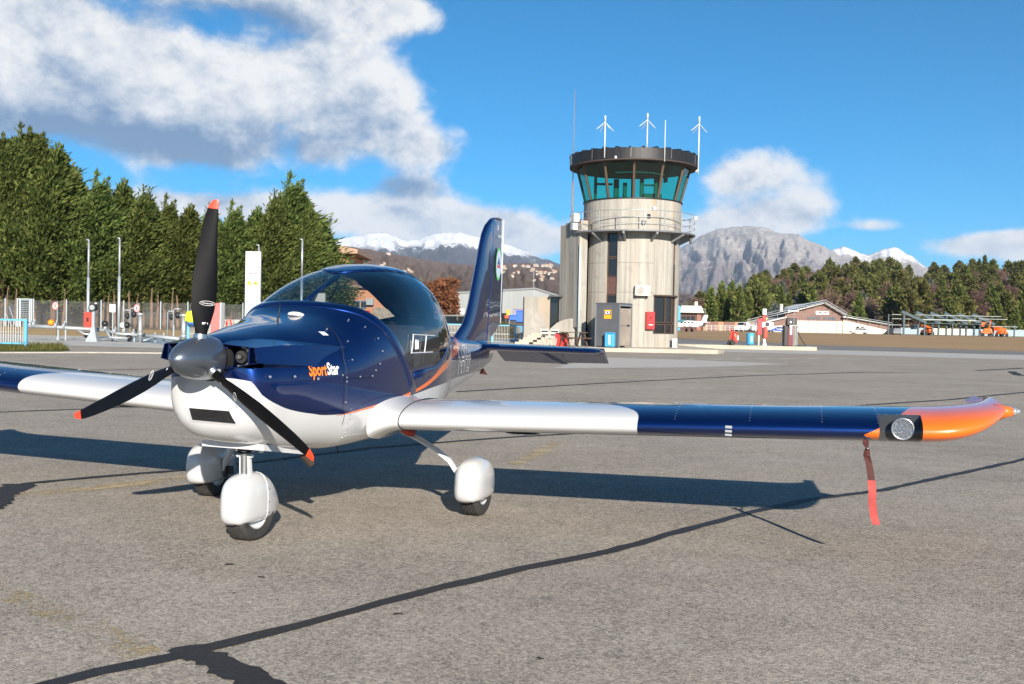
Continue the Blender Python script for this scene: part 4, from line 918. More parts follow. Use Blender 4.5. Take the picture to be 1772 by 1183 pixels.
# ------------------------------------------------------------------ control tower and what stands round it
def concrete(name, base=(.355, .338, .30), rust=.6, dark=.65):
    m, t, b = principled(name); oc = t.node('ShaderNodeTexCoord').outputs['Object']; sx = t.node('ShaderNodeSeparateXYZ', {0: oc})
    an = t.m('ARCTAN2', sx.outputs[0], sx.outputs[1]); st = t.node('ShaderNodeCombineXYZ', {0: t.m('MULTIPLY', an, 2.7), 1: t.m('MULTIPLY', sx.outputs[0], .3), 2: sx.outputs[2]}).outputs[0]
    boards = t.noise(t.scale(st, (7, 3, .05)), 1.0, 1, .5); streak = t.noise(t.scale(st, (5, 2, .16)), 1.0, 6, .65); blot = t.noise(oc, 1.5, 6, .65); rs = t.noise(t.scale(st, (3.1, 1, .10), loc=(4, 2, 1)), 1.0, 4, .6); fine = t.noise(t.scale(st, (34, 9, 1.1)), 1.0, 3, .6)
    c = t.mix(t.mapr(boards, .3, .7), tuple(x*.87 for x in base), tuple(min(1, x*1.13) for x in base))
    c = t.mix(t.mapr(streak, .47, .72, 0, dark), c, (.16, .145, .12)); c = t.mix(t.mapr(blot, .56, .74, 0, .5), c, (.17, .16, .15))
    c = t.mix(t.mapr(rs, .57, .68, 0, rust), c, (.46, .27, .12)); c = t.mix(t.mapr(fine, .58, .72, 0, .30), c, (.2, .18, .15)); t.put(b.inputs['Base Color'], c); b.inputs['Roughness'].default_value = .92; b.inputs['Specular IOR Level'].default_value = .2
    hgt = t.m('MULTIPLY_ADD', boards, .6, t.m('MULTIPLY', fine, .5)); bn = t.node('ShaderNodeBump', {'Strength': .55, 'Height': hgt}); bn.inputs['Distance'].default_value = .03; t.l.new(bn.outputs[0], b.inputs['Normal']); return m
M_CONC = concrete('board_marked_concrete'); M_CONC2 = concrete('weathered_concrete', (.34, .325, .29), .35, .85)
M_BRN = mat('brown_frame', (.075, .05, .038), .5, .2, var=.2); M_BPAN = mat('brown_panel', (.10, .05, .042), .6, var=.15); M_FASC = mat('dark_zinc', (.022, .022, .025), .5, .3, var=.35, vscale=3, stretch=(3, 3, .3)); M_GALV = mat('galvanised', (.42, .44, .45), .45, .6, var=.15, vscale=5)
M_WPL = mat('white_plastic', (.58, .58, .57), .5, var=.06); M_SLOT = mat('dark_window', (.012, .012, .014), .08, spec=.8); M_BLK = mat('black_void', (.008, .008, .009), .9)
M_TEAL = bpy.data.materials.new('teal_glass'); M_TEAL.use_nodes = True; t = NT(M_TEAL.node_tree); t.n.clear()
ge = t.node('ShaderNodeNewGeometry'); dt = t.node('ShaderNodeVectorMath', {0: ge.outputs['Normal'], 1: ge.outputs['Incoming']}, operation='DOT_PRODUCT')
k1 = t.m('SUBTRACT', 1.0, t.m('ABSOLUTE', dt.outputs['Value'])); mx = t.node('ShaderNodeMixShader', {0: t.m('MULTIPLY_ADD', t.m('POWER', k1, 4.0), .6, .07, True)})
t.l.new(t.node('ShaderNodeBsdfTransparent', {'Color': (.13, .86, .72, 1)}).outputs[0], mx.inputs[1]); t.l.new(t.node('ShaderNodeBsdfGlossy', {'Roughness': .01}).outputs[0], mx.inputs[2]); t.l.new(mx.outputs[0], t.node('ShaderNodeOutputMaterial').inputs[0])
# raised pavement below the tower
def slab(name, pts, z0, z1, m, kind='structure'):
    b = MB(); b.prism([(p.x, p.y) for p in pts], z0, z1); return tag(b.build(name, m), kind=kind)
TZ = .20
slab('pavement', [from_rd(-3.5, 52.5), from_rd(1.2, 50.4), from_rd(10.5, 50.6), from_rd(11.2, 52.5), from_rd(10.2, 64), from_rd(-3.5, 64)], -.02, TZ, mat('pavement_concrete', (.40, .36, .30), .9, var=.15, vscale=1.5, dirt=.4))
tw = thing('control_tower', 'round concrete airport control tower with green glass cab and antennas', 'control tower', V(1090, 56.5, TZ), VR)
def pol(r, deg, z): a = math.radians(deg); return Vector((r*math.sin(a), -r*math.cos(a), z))
def arc(mb, d0, d1, r0, r1, z0, z1, step=3.0):
    n = max(1, int(abs(d1-d0)/step)); rings = []
    for i in range(n+1): d = d0+(d1-d0)*i/n; rings.append([pol(r0, d, z0), pol(r1, d, z0), pol(r1, d, z1), pol(r0, d, z1)])
    return mb.loft(rings)
for d0, d1, z0, z1 in [(-68, -37, -.05, 6.2), (-23, 21, -.05, 6.2), (21, 52, 2.78, 6.2), (58.5, 64, 2.78, 6.2), (21, 64, -.05, .73), (64, 280, -.05, 6.2)]:
    mb = MB(); arc(mb, d0, d1, 2.44, 2.69, z0, z1); mb.build('wall_panel', M_CONC, tw, 'auto')
mb = MB(); arc(mb, 0, 360, 2.40, 2.74, 6.2, 8.02); mb.build('upper_drum', M_CONC, tw, 'auto')
for zj in (2.95, 4.55):
    for d0, d1 in ((-66, -38), (-22, 20), (65, 120)): mb = MB(); arc(mb, d0, d1, 2.68, 2.6935, zj, zj+.018); mb.build('formwork_joint', mat('joint_dark_grey', (.12, .11, .10), .9), tw, 'auto')  # thin dark lines along the horizontal formwork joints
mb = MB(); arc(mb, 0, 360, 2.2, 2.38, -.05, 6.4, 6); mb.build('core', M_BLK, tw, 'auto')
mb = MB(); arc(mb, 0, 360, 2.38, 2.80, 8.02, 8.07); mb.build('cab_sill', M_FASC, tw, 'auto')
def slot(deg, wdeg, items, r=2.52):
    for z0, z1, kind in items:
        o = MB(); a = math.radians(deg); w = 2*r*math.sin(math.radians(wdeg/2)); M_ = Matrix.Rotation(a, 3, 'Z')
        if kind == 'pane':
            o.box(pol(r, deg, (z0+z1)/2), (w-.10, .02, z1-z0-.10), M=M_); p = o.build('window', M_SLOT, tw)
            f = MB()
            for sx_ in (-1, 1): f.box(pol(r+.01, deg, (z0+z1)/2) + M_ @ Vector((sx_*(w/2-.035), 0, 0)), (.07, .08, z1-z0), M=M_)
            for zz_ in (z0+.03, z1-.03): f.box(pol(r+.01, deg, zz_), (w-.14, .075, .06), M=M_)
            f.build('frame', M_BRN, p)
        else: o.box(pol(r, deg, (z0+z1)/2), (w, .06, z1-z0), M=M_); o.build('spandrel', M_BPAN, tw)
slot(-30, 14, [(4.85, 6.2, 'pane'), (3.8, 4.83, 'pane'), (2.85, 3.78, 'x'), (1.2, 2.83, 'pane'), (0, 1.18, 'pane')])
slot(-74.5, 13, [(5.0, 6.2, 'pane'), (3.95, 4.98, 'pane'), (3.15, 3.93, 'x'), (1.6, 3.13, 'pane'), (.2, 1.58, 'pane')], 2.56)
slot(55.2, 6.4, [(4.6, 6.2, 'x'), (2.78, 4.58, 'pane')], 2.6)
# ground-floor window band
for d0, d1 in ((22.0, 40.0), (40.6, 54.0), (54.6, 63.4)):
    dm = (d0+d1)/2; w = 2*2.58*math.sin(math.radians((d1-d0)/2)); M_ = Matrix.Rotation(math.radians(dm), 3, 'Z')
    for z0, z1 in ((.73, 1.28), (1.32, 2.78)):
        o = MB(); o.box(pol(2.54, dm, (z0+z1)/2), (w-.12, .02, z1-z0-.1), M=M_); p = o.build('window', M_SLOT, tw)
        f = MB()
        for sx_ in (-1, 1): f.box(pol(2.56, dm, (z0+z1)/2) + M_ @ Vector((sx_*(w/2-.03), 0, 0)), (.06, .09, z1-z0), M=M_)
        for zz_ in (z0+.03, z1-.03): f.box(pol(2.56, dm, zz_), (w-.12, .085, .06), M=M_)
        f.build('frame', M_BRN, p)
mb = MB(); arc(mb, 20.5, 64.5, 2.40, 2.76, 2.78, 2.86); mb.build('lintel', M_BRN, tw, 'auto')
# stair shaft on the left, entrance and flank walls
def prism_part(name, poly, z0, z1, m, parent): b = MB(); b.prism(poly, z0, z1); return b.build(name, m, parent)
prism_part('stair_shaft', [(-3.05, -1.55), (-2.62, -1.62), (-2.45, .9), (-3.9, 1.6), (-4.02, .35)], 1.0, 6.75, M_CONC2, tw)
prism_part('stair_shaft_base', [(-3.03, -1.52), (-2.63, -1.58), (-2.47, .88), (-3.3, 1.2), (-3.25, .1)], -.05, 1.0, M_CONC2, tw)
prism_part('shaft_cap', [(-3.0, -1.45), (-2.6, -1.5), (-2.45, .8), (-3.6, 1.4), (-3.75, .3)], 6.75, 6.90, mat('rusty_cap', (.40, .30, .24), .8, var=.3), tw)
prism_part('flank_wall', [(-6.0, .55), (-4.55, .30), (-4.55, .52), (-6.0, .78)], -.05, 2.70, M_CONC2, tw)
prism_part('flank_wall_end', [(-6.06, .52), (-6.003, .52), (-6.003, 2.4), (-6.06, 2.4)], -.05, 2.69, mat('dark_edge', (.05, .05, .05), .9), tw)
mb = MB(); mb.prism([(-5.1, 0), (-4.95, .22), (-4.75, .62), (-4.5, .95), (-4.2, 1.22), (-3.85, 1.40), (-3.5, 1.48), (-3.06, 1.50), (-3.06, 0)], .82, 1.06, YM); mb.build('curved_wall', M_CONC2, tw, 'auto')
for k in range(5):
    mb = MB(); mb.box((-5.75+.17*k, -.55+.05*k, .06+.13*k), (1.5-.1*k, .75, .13), bev=.01); mb.build('step', mat('step_stone', (.42, .37, .30), .9, var=.15, vscale=3), tw)
mb = MB(); mb.box((-4.15, .75, 1.7), (.75, .05, 2.0)); mb.build('entrance_door', M_SLOT, tw); mb = MB(); mb.box((-4.2, .35, 2.74), (.85, .8, .09)); mb.build('door_canopy', M_FASC, tw)
for k in range(4): mb = MB(); mb.box((-5.6+.22*k, -.94+.05*k, .07+.13*k), (.22, .03, .1)); mb.build('step_marker', M_BLK, tw)
mb = MB(); mb.cyl((-3.02, -1.66, .0), (-3.02, -1.66, 5.6), .05, n=10); mb.build('downpipe', mat('pale_blue_pipe', (.42, .52, .55), .5), tw, True)
# cab: raked panes between mullions under a wide roof
RB, RT, ZB, ZT = 2.66, 3.16, 8.07, 9.98; MU = [-6+30*k for k in range(12)]
for k in range(12):
    a0, a1 = MU[k]+.9, MU[k]+29.1; q = [pol(RB, a0, ZB), pol(RB, a1, ZB), pol(RT, a1, ZT), pol(RT, a0, ZT)]
    mb = MB(); mb.add(q, [(0, 1, 2, 3)]); mb.build('cab_pane', M_TEAL, tw)
    mb = MB(); mb.tube([pol(RB, MU[k], ZB), pol(RT, MU[k], ZT)], .075, 6); mb.build('mullion', mat('bronze_mullion', (.12, .075, .05), .5, .3), tw)
mb = MB(); arc(mb, 0, 360, 3.10, 3.59, 9.97, 10.04); mb.build('soffit', mat('soffit_brown', (.05, .035, .03), .8), tw, 'auto')
mb = MB(); arc(mb, 0, 360, 3.50, 3.59, 10.04, 10.62, 3); mb.build('roof_fascia', M_FASC, tw, 'auto')
mb = MB(); mb.lathe([(0, 10.74), (2.4, 10.72), (3.585, 10.60), (3.585, 10.55), (0, 10.55)], 60); mb.build('roof', M_FASC, tw, 'auto')
for k in range(30):
    a = 12*k+2; mb = MB(); mb.tube([pol(3.63, a, 10.60), pol(3.56, a, 10.68), pol(2.6, a, 10.775)], .035, 5); mb.build('roof_rib', M_FASC, tw)
for k in range(10):
    a = 36*k-9; mb = MB(); mb.box(pol(3.600, a, 10.35), (.035, .018, .52), M=Matrix.Rotation(math.radians(a), 3, 'Z')); mb.build('fascia_joint', mat('fascia_joint_grey', (.16, .16, .165), .5, .4), tw)
mb = MB(); mb.lathe([(0, 9.95), (3.1, 9.95), (3.1, 9.90), (0, 9.90)], 40); mb.build('cab_ceiling', mat('cab_ceiling_dark', (.02, .025, .025), .8), tw)
mb = MB(); mb.lathe([(0, 8.0), (2.3, 8.0)], 30); mb.build('cab_floor', M_BLK, tw)
for a, w in ((-20, 1.5), (12, 1.7), (40, 1.4)):
    mb = MB(); mb.box(pol(1.9, a, 9.55), (w*.7, .05, .04), M=Matrix.Rotation(math.radians(a), 3, 'Z')); mb.build('ceiling_lamp', mat('lamp_tube_unlit', (.75, .78, .75), .4), tw)
for x, y, z, w, d, h in ((-1.0, -.6, 8.65, .28, .28, 1.35), (-.55, -.9, 8.55, .22, .2, 1.1), (.35, -1.2, 8.75, .22, .15, 1.5), (1.15, -1.0, 8.7, .2, .2, 1.4), (.75, -1.2, 8.95, .75, .10, .09), (.9, -1.4, 8.25, 1.0, .5, .35), (-2.1, .2, 8.8, .16, .16, 1.5), (-1.6, .5, 9.2, 1.0, .1, .12), (.72, -1.45, 9.62, .18, .18, .35), (1.7, -.9, 9.3, .22, .2, .28)):
    mb = MB(); mb.box((x, y, z), (w, d, h), bev=.02); mb.build('cab_equipment', mat('equipment_dark', (.015, .02, .02), .6), tw)
# gallery
mb = MB(); arc(mb, 0, 360, 2.74, 3.55, 6.20, 6.28); mb.build('gallery_deck', mat('grating_grey', (.18, .19, .20), .6, .3, var=.2), tw, 'auto')
rail = bpy.data.objects.new('gallery_rail', None); link(rail, tw)
for z, r in ((6.62, .014), (6.95, .014), (7.32, .022)):
    mb = MB(); mb.tube([pol(3.50, a, z) for a in range(0, 360, 5)], r, 6, True); mb.build('rail', M_GALV, rail, True)
for k in range(18): mb = MB(); mb.cyl(pol(3.50, 20*k+3, 6.28), pol(3.50, 20*k+3, 7.32), .025, n=6); mb.build('rail_post', M_GALV, rail)
for k in range(12):
    a = 30*k-14; M_ = Matrix.Rotation(math.radians(a), 4, 'Z'); mb = MB(); mb.prism([(-2.74, 6.2), (-3.5, 6.2), (-3.5, 6.08), (-2.74, 5.72)], -.05, .05, M_ @ Matrix(((0, 0, 1, 0), (1, 0, 0, 0), (0, 1, 0, 0), (0, 0, 0, 1)))); mb.build('bracket', mat('bracket_grey', (.25, .26, .26), .6, .3), tw)
for a, z, s_ in ((12, 7.4, .2), (74, 7.2, .2), (-68, 7.05, .45), (-70, 6.6, .4), (-22, 10.1, .14)):
    mb = MB(); mb.box(pol(3.56, a, z), (s_, s_*.8, s_*1.1), M=Matrix.Rotation(math.radians(a), 3, 'Z'), bev=.03); mb.build('gallery_camera', M_WPL, tw)
for a, z in ((-18, 5.95), (6, 6.75)): mb = MB(); mb.lathe([(0, .1), (.1, .1), (.14, 0), (.1, -.1), (0, -.14)], 12); o = mb.build('alarm_sounder', mat('lamp_grey', (.25, .26, .27), .5), tw, True); o.location = pol(2.85, a, z)
mb = MB(); mb.box(pol(3.35, 68, 6.0), (.12, .12, .5), bev=.02); mb.build('hanging_light', M_DARK, tw)
# antennas
def radial_antenna(deg, r, z0, z1, zr):
    a_ = bpy.data.objects.new('radial_antenna', None); link(a_, tw); p = pol(r, deg, 0)
    mb = MB(); mb.cyl(p+UP*z0, p+UP*(zr+.05), .035, n=8); mb.cyl(p+UP*(zr+.05), p+UP*z1, .05, .045, n=8); mb.build('mast', M_WPL, a_, True)
    for q in range(4):
        an = math.radians(90*q+25); mb = MB(); mb.cyl(p+UP*zr, p+Vector((.52*math.cos(an), .52*math.sin(an), zr-.42)), .018, n=6); mb.build('radial', M_WPL, a_)
for deg, r, z0, z1, zr in ((-32, 3.62, 10.1, 12.35, 12.0), (20, 1.6, 10.6, 12.85, 12.5), (64, 3.75, 9.55, 12.7, 12.3)): radial_antenna(deg, r, z0, z1, zr)
mb = MB(); mb.cyl(pol(3.64, 20, 9.9), pol(3.64, 20, 12.1), .028, .02, n=6); mb.build('whip_antenna', M_WPL, tw, True)
mb = MB(); mb.cyl((-3.42, -.3, 6.0), (-3.42, -.3, 9.2), .05, n=8); mb.cyl((-3.42, -.3, 9.2), (-3.42, -.3, 14.4), .028, .014, n=8); mb.build('tall_whip', mat('mast_brown', (.22, .16, .14), .6, var=.3), tw, True)
mb = MB(); mb.tube([pol(3.62, 64, 9.7), pol(3.70, 64, 9.72), pol(3.75, 64, 9.8)], .06, 8); mb.build('antenna_bracket', M_WPL, tw)
# wall equipment
ac = bpy.data.objects.new('air_conditioner', None); link(ac, tw); ac.location = pol(2.92, 5.5, 3.05); ac.rotation_euler = (0, 0, math.radians(5.5))
mb = MB(); mb.box((0, 0, 0), (.80, .32, .55), bev=.02); mb.build('casing', mat('ac_white', (.66, .64, .58), .5, var=.08), ac)
mb = MB(); mb.cyl((-.14, -.161, 0), (-.14, -.175, 0), .21, n=28); g = mb.build('fan_grille', mat('grille_grey', (.33, .32, .29), .6), ac)
for q in range(4): mb = MB(); mb.tube([(-.14+(.05+.045*q)*math.cos(a), -.18, (.05+.045*q)*math.sin(a)) for a in np.linspace(0, 6.283, 21)[:-1]], .006, 4, True); mb.build('grille_ring', mat('ring_dark', (.2, .2, .18), .6), ac)
for x in (-.28, .28): mb = MB(); mb.box((x, .05, -.30), (.04, .36, .05)); mb.build('bracket', M_BRN, ac)
# red cabinet on the wall
cab = thing('hose_cabinet', 'red fire cabinet fixed to the tower wall beside the corner window', 'cabinet', tw.matrix_basis @ pol(2.83, 15.5, .98), VR+math.radians(15.5)); M_REDP = mat('red_enamel', (.62, .028, .03), .4, coat=.3, var=.08)
mb = MB(); mb.box((0, 0, .47), (.46, .26, .94), bev=.02); mb.build('box', M_REDP, cab); mb = MB(); mb.box((.0, -.134, .62), (.10, .01, .10)); mb.build('handle', M_DARK, cab); mb = MB(); mb.box((.0, -.134, .24), (.24, .008, .04)); mb.build('notice', M_WTXT, cab)
# grey shelter with a K9 sign
ken = thing('grey_shelter', 'dark grey metal shelter with an orange K9 sign beside the tower', 'shelter', V(1072, 51.5, TZ), VR+math.radians(-33)); M_KG = mat('anthracite_panel', (.085, .09, .10), .55, var=.12, vscale=2); M_KF = mat('shelter_frame', (.22, .24, .26), .5, .4)
a_ = 1.38; H_ = 2.32
mb = MB(); mb.box((-a_/2, 0.02, H_/2), (a_, .04, H_-.12)); mb.build('front_panel', M_KG, ken); mb = MB(); mb.box((-a_+.02, a_/2+.03, H_/2), (.04, a_-.04, H_-.12)); mb.build('side_panel', M_KG, ken)
mb = MB(); mb.box((-a_/2, a_, H_/2), (a_, .04, H_-.12)); mb.build('back_panel', M_KG, ken); mb = MB(); mb.box((-a_/2, a_/2, H_-.03), (a_+.06, a_+.06, .06)); mb.build('roof', M_KG, ken)
for x, y in ((0, 0), (0, a_), (-a_, 0), (-a_, a_)): mb = MB(); mb.box((x, y, H_/2-.03), (.06, .06, H_-.07)); mb.build('post', M_KF, ken)
mb = MB(); mb.box((.004, a_/2, H_-.12), (.05, a_-.08, .10)); mb.build('door_head', M_KF, ken); mb = MB(); mb.box((-.01, a_/2, 1.07), (.02, a_-.12, 1.95)); dr = mb.build('door', mat('smoked_sheet', (.30, .25, .20), .3, var=.2, vscale=1.5), ken)
mb = MB(); mb.box((.012, a_*.72, 1.15), (.03, .2, .10)); mb.build('handle', M_DARK, dr); mb = MB(); mb.box((.004, a_/2, 1.15), (.012, a_-.14, .05)); mb.build('cross_bar', M_KF, dr)
mb = MB(); mb.box((-a_/2-.0, -.012, 1.72), (.42, .012, .46)); sg = mb.build('sign', mat('orange_sign', (.80, .36, .01), .5), ken)
mb = MB(); mb.box((-a_/2, -.020, 1.79), (.36, .006, .20)); mb.build('sign_field', mat('navy_print', (.03, .03, .07), .5), sg); o = text_mesh('sign_text', 'K9', .24, M_WTXT, sg, bold=.006); o.location = (-a_/2, -.0245, 1.79)
bn_ = thing('blue_recycling_bin', 'flat light blue recycling bin leaning against the grey K9 shelter', 'bin', ken.matrix_basis @ Vector((-.40, -.25, 0)), VR+math.radians(-33)); M_SKY = mat('sky_blue_plastic', (.06, .34, .58), .45, var=.08)
mb = MB(); mb.box((0, 0, .38), (.50, .28, .70), bev=.03); mb.build('body', M_SKY, bn_); mb = MB(); mb.box((0, 0, .755), (.53, .31, .05), bev=.02); mb.build('lid', M_SKY, bn_); mb = MB(); mb.box((.04, -.143, .40), (.14, .006, .5)); mb.build('label_strip', mat('pale_label', (.45, .58, .66), .5), bn_)
# furniture on the terrace
M_WOOD = mat('dark_wood', (.10, .055, .035), .75, var=.3, vscale=8, stretch=(1, 6, 1)); pt = thing('picnic_table', 'dark brown wooden picnic table with attached seats beside the tower', 'picnic table', V(993, 52.2, TZ), VR+.5)
for k in range(5): mb = MB(); mb.box((0, -.26+.13*k, .74), (1.35, .115, .04)); mb.build('plank', M_WOOD, pt)
for s_ in (-1, 1):
    mb = MB(); mb.box((0, s_*.62, .45), (1.35, .24, .04)); mb.build('seat', M_WOOD, pt)
    mb = MB(); mb.box((s_*.5, 0, .43), (.07, 1.42, .08)); mb.build('beam', M_WOOD, pt)
    for q in (-1, 1): mb = MB(); mb.tube([(s_*.54, q*.50, 0), (s_*.54, q*.18, .72)], .045, 4); mb.build('leg', M_WOOD, pt)
rb_ = thing('red_box_bin', 'red plastic storage box with dark lid by the picnic table', 'box', V(973, 52.6, TZ), VR-.2)
mb = MB(); mb.loft([[Vector((sx_*w, sy_*w*.8, z)) for sx_, sy_ in ((-1, -1), (1, -1), (1, 1), (-1, 1))] for w, z in ((.28, 0), (.34, .62))]); mb.build('body', M_REDP, rb_); mb = MB(); mb.box((0, 0, .66), (.66, .52, .07), bev=.03); mb.build('lid', mat('dark_brown_lid', (.09, .03, .03), .6), rb_)
def chair(px, rz, lab):
    c = thing('folding_chair', lab, 'chair', V(px, 52.4, TZ), VR+rz, 'folding chairs by the curved wall'); mw_ = mat('chair_white', (.62, .60, .55), .6)
    for k in range(4): mb = MB(); mb.box((0, -.15+.10*k, .45), (.40, .07, .02)); mb.build('slat', M_DARK if k % 2 else mw_, c)
    for k in range(4): mb = MB(); mb.box((0, .20+.03*k, .58+.09*k), (.40, .02, .06)); mb.build('back_slat', mw_ if k % 2 else M_DARK, c)
    for sx_ in (-1, 1):
        mb = MB(); mb.tube([(sx_*.21, -.22, 0), (sx_*.21, .20, .55), (sx_*.21, .32, .92)], .014, 6); mb.build('leg', mw_, c); mb = MB(); mb.tube([(sx_*.19, .25, 0), (sx_*.19, -.18, .45)], .014, 6); mb.build('leg', mw_, c)
chair(947, .5, 'white folding chair with dark slats beside the curved wall, farther from the picnic table'); chair(957, -.4, 'white folding chair with dark slats between the curved wall and the red box')
bo = thing('white_bollard', 'short white square post at the foot of the control tower', 'bollard', V(1168, 54.4, TZ), VR); mb = MB(); mb.box((0, 0, .24), (.26, .2, .48), bev=.01); mb.build('post', M_WPL, bo); mb = MB(); mb.box((0, 0, .495), (.28, .22, .03), bev=.01); mb.build('cap', M_WPL, bo)
# ---- fuel island
FI = 64.5
slab('fuel_island', [from_rd((1168-886)/1723*FI, FI-1.2), from_rd((1404-886)/1723*FI, FI-1.2), from_rd((1404-886)/1723*FI, FI+1.6), from_rd((1168-886)/1723*FI, FI+1.6)], -.02, .24, mat('island_concrete', (.42, .38, .30), .9, var=.2, vscale=1.2, dirt=.5))
IZ = .24
ex = thing('wheeled_extinguisher', 'red wheeled fire extinguisher trolley on the fuel island kerb', 'extinguisher', V(1272, FI-.6, IZ), VR+.3); M_EXR = mat('extinguisher_red', (.72, .05, .03), .4, coat=.3)
mb = MB(); mb.lathe([(0, .16), (.15, .16), (.185, .22), (.185, .70), (.14, .80), (.05, .84), (0, .84)], 20); mb.build('tank', M_EXR, ex, True); mb = MB(); mb.tube([(-.1, .1, .2), (-.28, .12, .9), (-.24, .12, 1.05), (-.1, .12, .95), (0, .08, .8)], .022, 6); mb.build('handle', M_EXR, ex); mb = MB(); mb.tube([(0, .0, .82), (-.22, -.1, .9), (-.38, -.1, .55), (-.36, -.05, .35)], .025, 6); mb.build('hose', M_EXR, ex)
for s_ in (-1, 1): mb = MB(); mb.cyl((-.22, s_*.16, .17), (-.22, s_*.22, .17), .17, n=18); mb.build('wheel', M_RUB, ex)
mb = MB(); mb.box((-.25, 0, .08), (.5, .25, .06)); mb.build('frame', M_DARK, ex); mb = MB(); mb.box((.12, -.165, .48), (.10, .03, .28)); mb.build('label_strip', M_WTXT, ex)
bb = thing('blue_drum', 'blue plastic waste drum standing on the fuel island', 'drum', V(1299, FI, IZ), VR); mb = MB(); mb.lathe([(0, .05), (.22, .05), (.24, .08), (.25, .78), (.23, .8), (0, .8)], 20); mb.build('body', M_SKY, bb, 'auto'); mb = MB(); mb.lathe([(.18, 0), (.18, .06)], 16); mb.build('foot', M_DARK, bb); mb = MB(); mb.box((.03, -.245, .42), (.12, .03, .4)); mb.build('label_strip', mat('pale_label', (.45, .58, .66), .5), bb)
hr = thing('fire_point', 'red fire point with hose reel and white sign on the fuel island', 'fire point', V(1318, FI+.1, IZ), VR)
for x in (-.17, .20): mb = MB(); mb.loft([[Vector((x+q*w, v*w, z)) for q, v in ((-1, -1), (1, -1), (1, 1), (-1, 1))] for w, z in (((.11, 0), (.04, .42), (.04, 1.7)) if x > 0 else ((.035, 0), (.035, 1.2)))]); mb.build('post', M_GALV, hr)
mb = MB(); mb.box((-.14, -.06, 1.22), (.30, .16, 1.05), bev=.02); mb.build('cabinet', M_REDP, hr); mb = MB(); mb.box((.14, -.08, 1.75), (.22, .12, .42), bev=.02); mb.build('box', M_REDP, hr); mb = MB(); mb.box((.24, -.1, .85), (.24, .18, .74), bev=.05); mb.build('extinguisher_cover', M_EXR, hr); mb = MB(); mb.box((.07, -.1, .85), (.12, .14, .66), bev=.02); mb.build('strap_panel', M_DARK, hr)
mb = MB(); mb.cyl((.36, -.05, 1.38), (.36, .07, 1.38), .14, n=20); mb.build('hose_reel', M_DARK, hr, 'auto'); mb = MB(); mb.box((.18, 0, 2.20), (.26, .02, .38)); mb.build('sign', M_WPL, hr); mb = MB(); mb.box((.28, -.15, 1.75), (.05, .01, .14)); mb.build('yellow_tag', mat('tag_yellow', (.75, .55, .03), .5), hr)
pu = thing('fuel_pump', 'dark fuel pump with a black hose on the fuel island', 'fuel pump', V(1368, FI, IZ), VR); M_PUMP = mat('pump_dark', (.03, .026, .027), .35, var=.3); M_PUMPR = mat('pump_maroon', (.12, .012, .02), .4)
mb = MB(); mb.box((-.33, 0, .68), (.25, .5, 1.3), bev=.02); mb.build('side_cabinet', M_PUMP, pu); mb = MB(); mb.box((.0, .02, .62), (.40, .46, 1.2), bev=.02); mb.build('body', M_PUMPR, pu); mb = MB(); mb.box((.05, 0, 1.60), (.62, .30, .45), bev=.02); mb.build('display_head', M_PUMP, pu)
for x, h in ((.20, 2.25), (.42, 1.75)): mb = MB(); mb.cyl((x-.05, -.2, 0), (x-.05, -.2, h), .025, n=8); mb.build('post', M_GALV, pu)
mb = MB(); mb.box((.32, .02, .68), (.26, .4, 1.28), bev=.02); mb.build('meter_cabinet', mat('steel_grey', (.16, .16, .15), .4, .5, var=.3), pu); mb = MB(); mb.box((-.02, -.225, .98), (.16, .02, .5), bev=.005); mb.build('lettering_panel', mat('grey_print', (.40, .40, .40), .5), pu); mb = MB(); mb.box((-.03, -.16, 1.56), (.12, .02, .12)); mb.build('screen', M_WPL, pu)
mb = MB(); mb.tube([(.44, -.1, .95), (.55, -.15, .7), (.78, -.2, .3), (.98, -.22, .03), (.9, -.22, -.0), (.6, -.2, .03), (.3, -.2, .03)], .03, 8); mb.build('hose', M_RUB, pu, True); mb = MB(); mb.box((.4, -.22, 1.05), (.08, .1, .2), bev=.02); mb.build('nozzle', M_WPL, pu)
mb = MB(); mb.box((.10, -.1, 2.28), (.7, .3, .05)); mb.build('lamp_arm', M_GALV, pu)
# ------------------------------------------------------------------ trees
def leaf_mat(name, cols, trans=.25):
    m = bpy.data.materials.new(name); m.use_nodes = True; t = NT(m.node_tree); t.n.clear(); g = t.node('ShaderNodeNewGeometry')
    oc = t.node('ShaderNodeTexCoord').outputs['Object']; rn = t.node('ShaderNodeObjectInfo').outputs['Random']
    f = t.m('MULTIPLY_ADD', g.outputs['Random Per Island'], .55, t.m('MULTIPLY', t.noise(oc, .8, 3, .6), .5))
    c = t.ramp(f, [(.15, cols[0]), (.5, cols[1]), (.85, cols[2])]); hs = t.node('ShaderNodeHueSaturation', {'Color': c, 'Hue': t.mapr(rn, 0, 1, .478, .515), 'Value': t.mapr(rn, 0, 1, .8, 1.2)}).outputs[0]
    d = t.node('ShaderNodeBsdfDiffuse', {'Color': hs}); tl = t.node('ShaderNodeBsdfTranslucent', {'Color': hs}); mx = t.node('ShaderNodeMixShader', {0: trans})
    t.l.new(d.outputs[0], mx.inputs[1]); t.l.new(tl.outputs[0], mx.inputs[2]); t.l.new(mx.outputs[0], t.node('ShaderNodeOutputMaterial').inputs[0]); return m
M_CYP = leaf_mat('cypress_foliage', [(.030, .050, .015), (.082, .112, .032), (.175, .20, .056)])
M_PIN = leaf_mat('pine_foliage', [(.052, .062, .022), (.120, .128, .040), (.215, .205, .065)])
M_SPR = leaf_mat('spruce_foliage', [(.048, .066, .020), (.105, .132, .036), (.21, .215, .060)]); M_SILV = leaf_mat('silver_foliage', [(.07, .09, .08), (.11, .13, .11), (.16, .18, .15)])
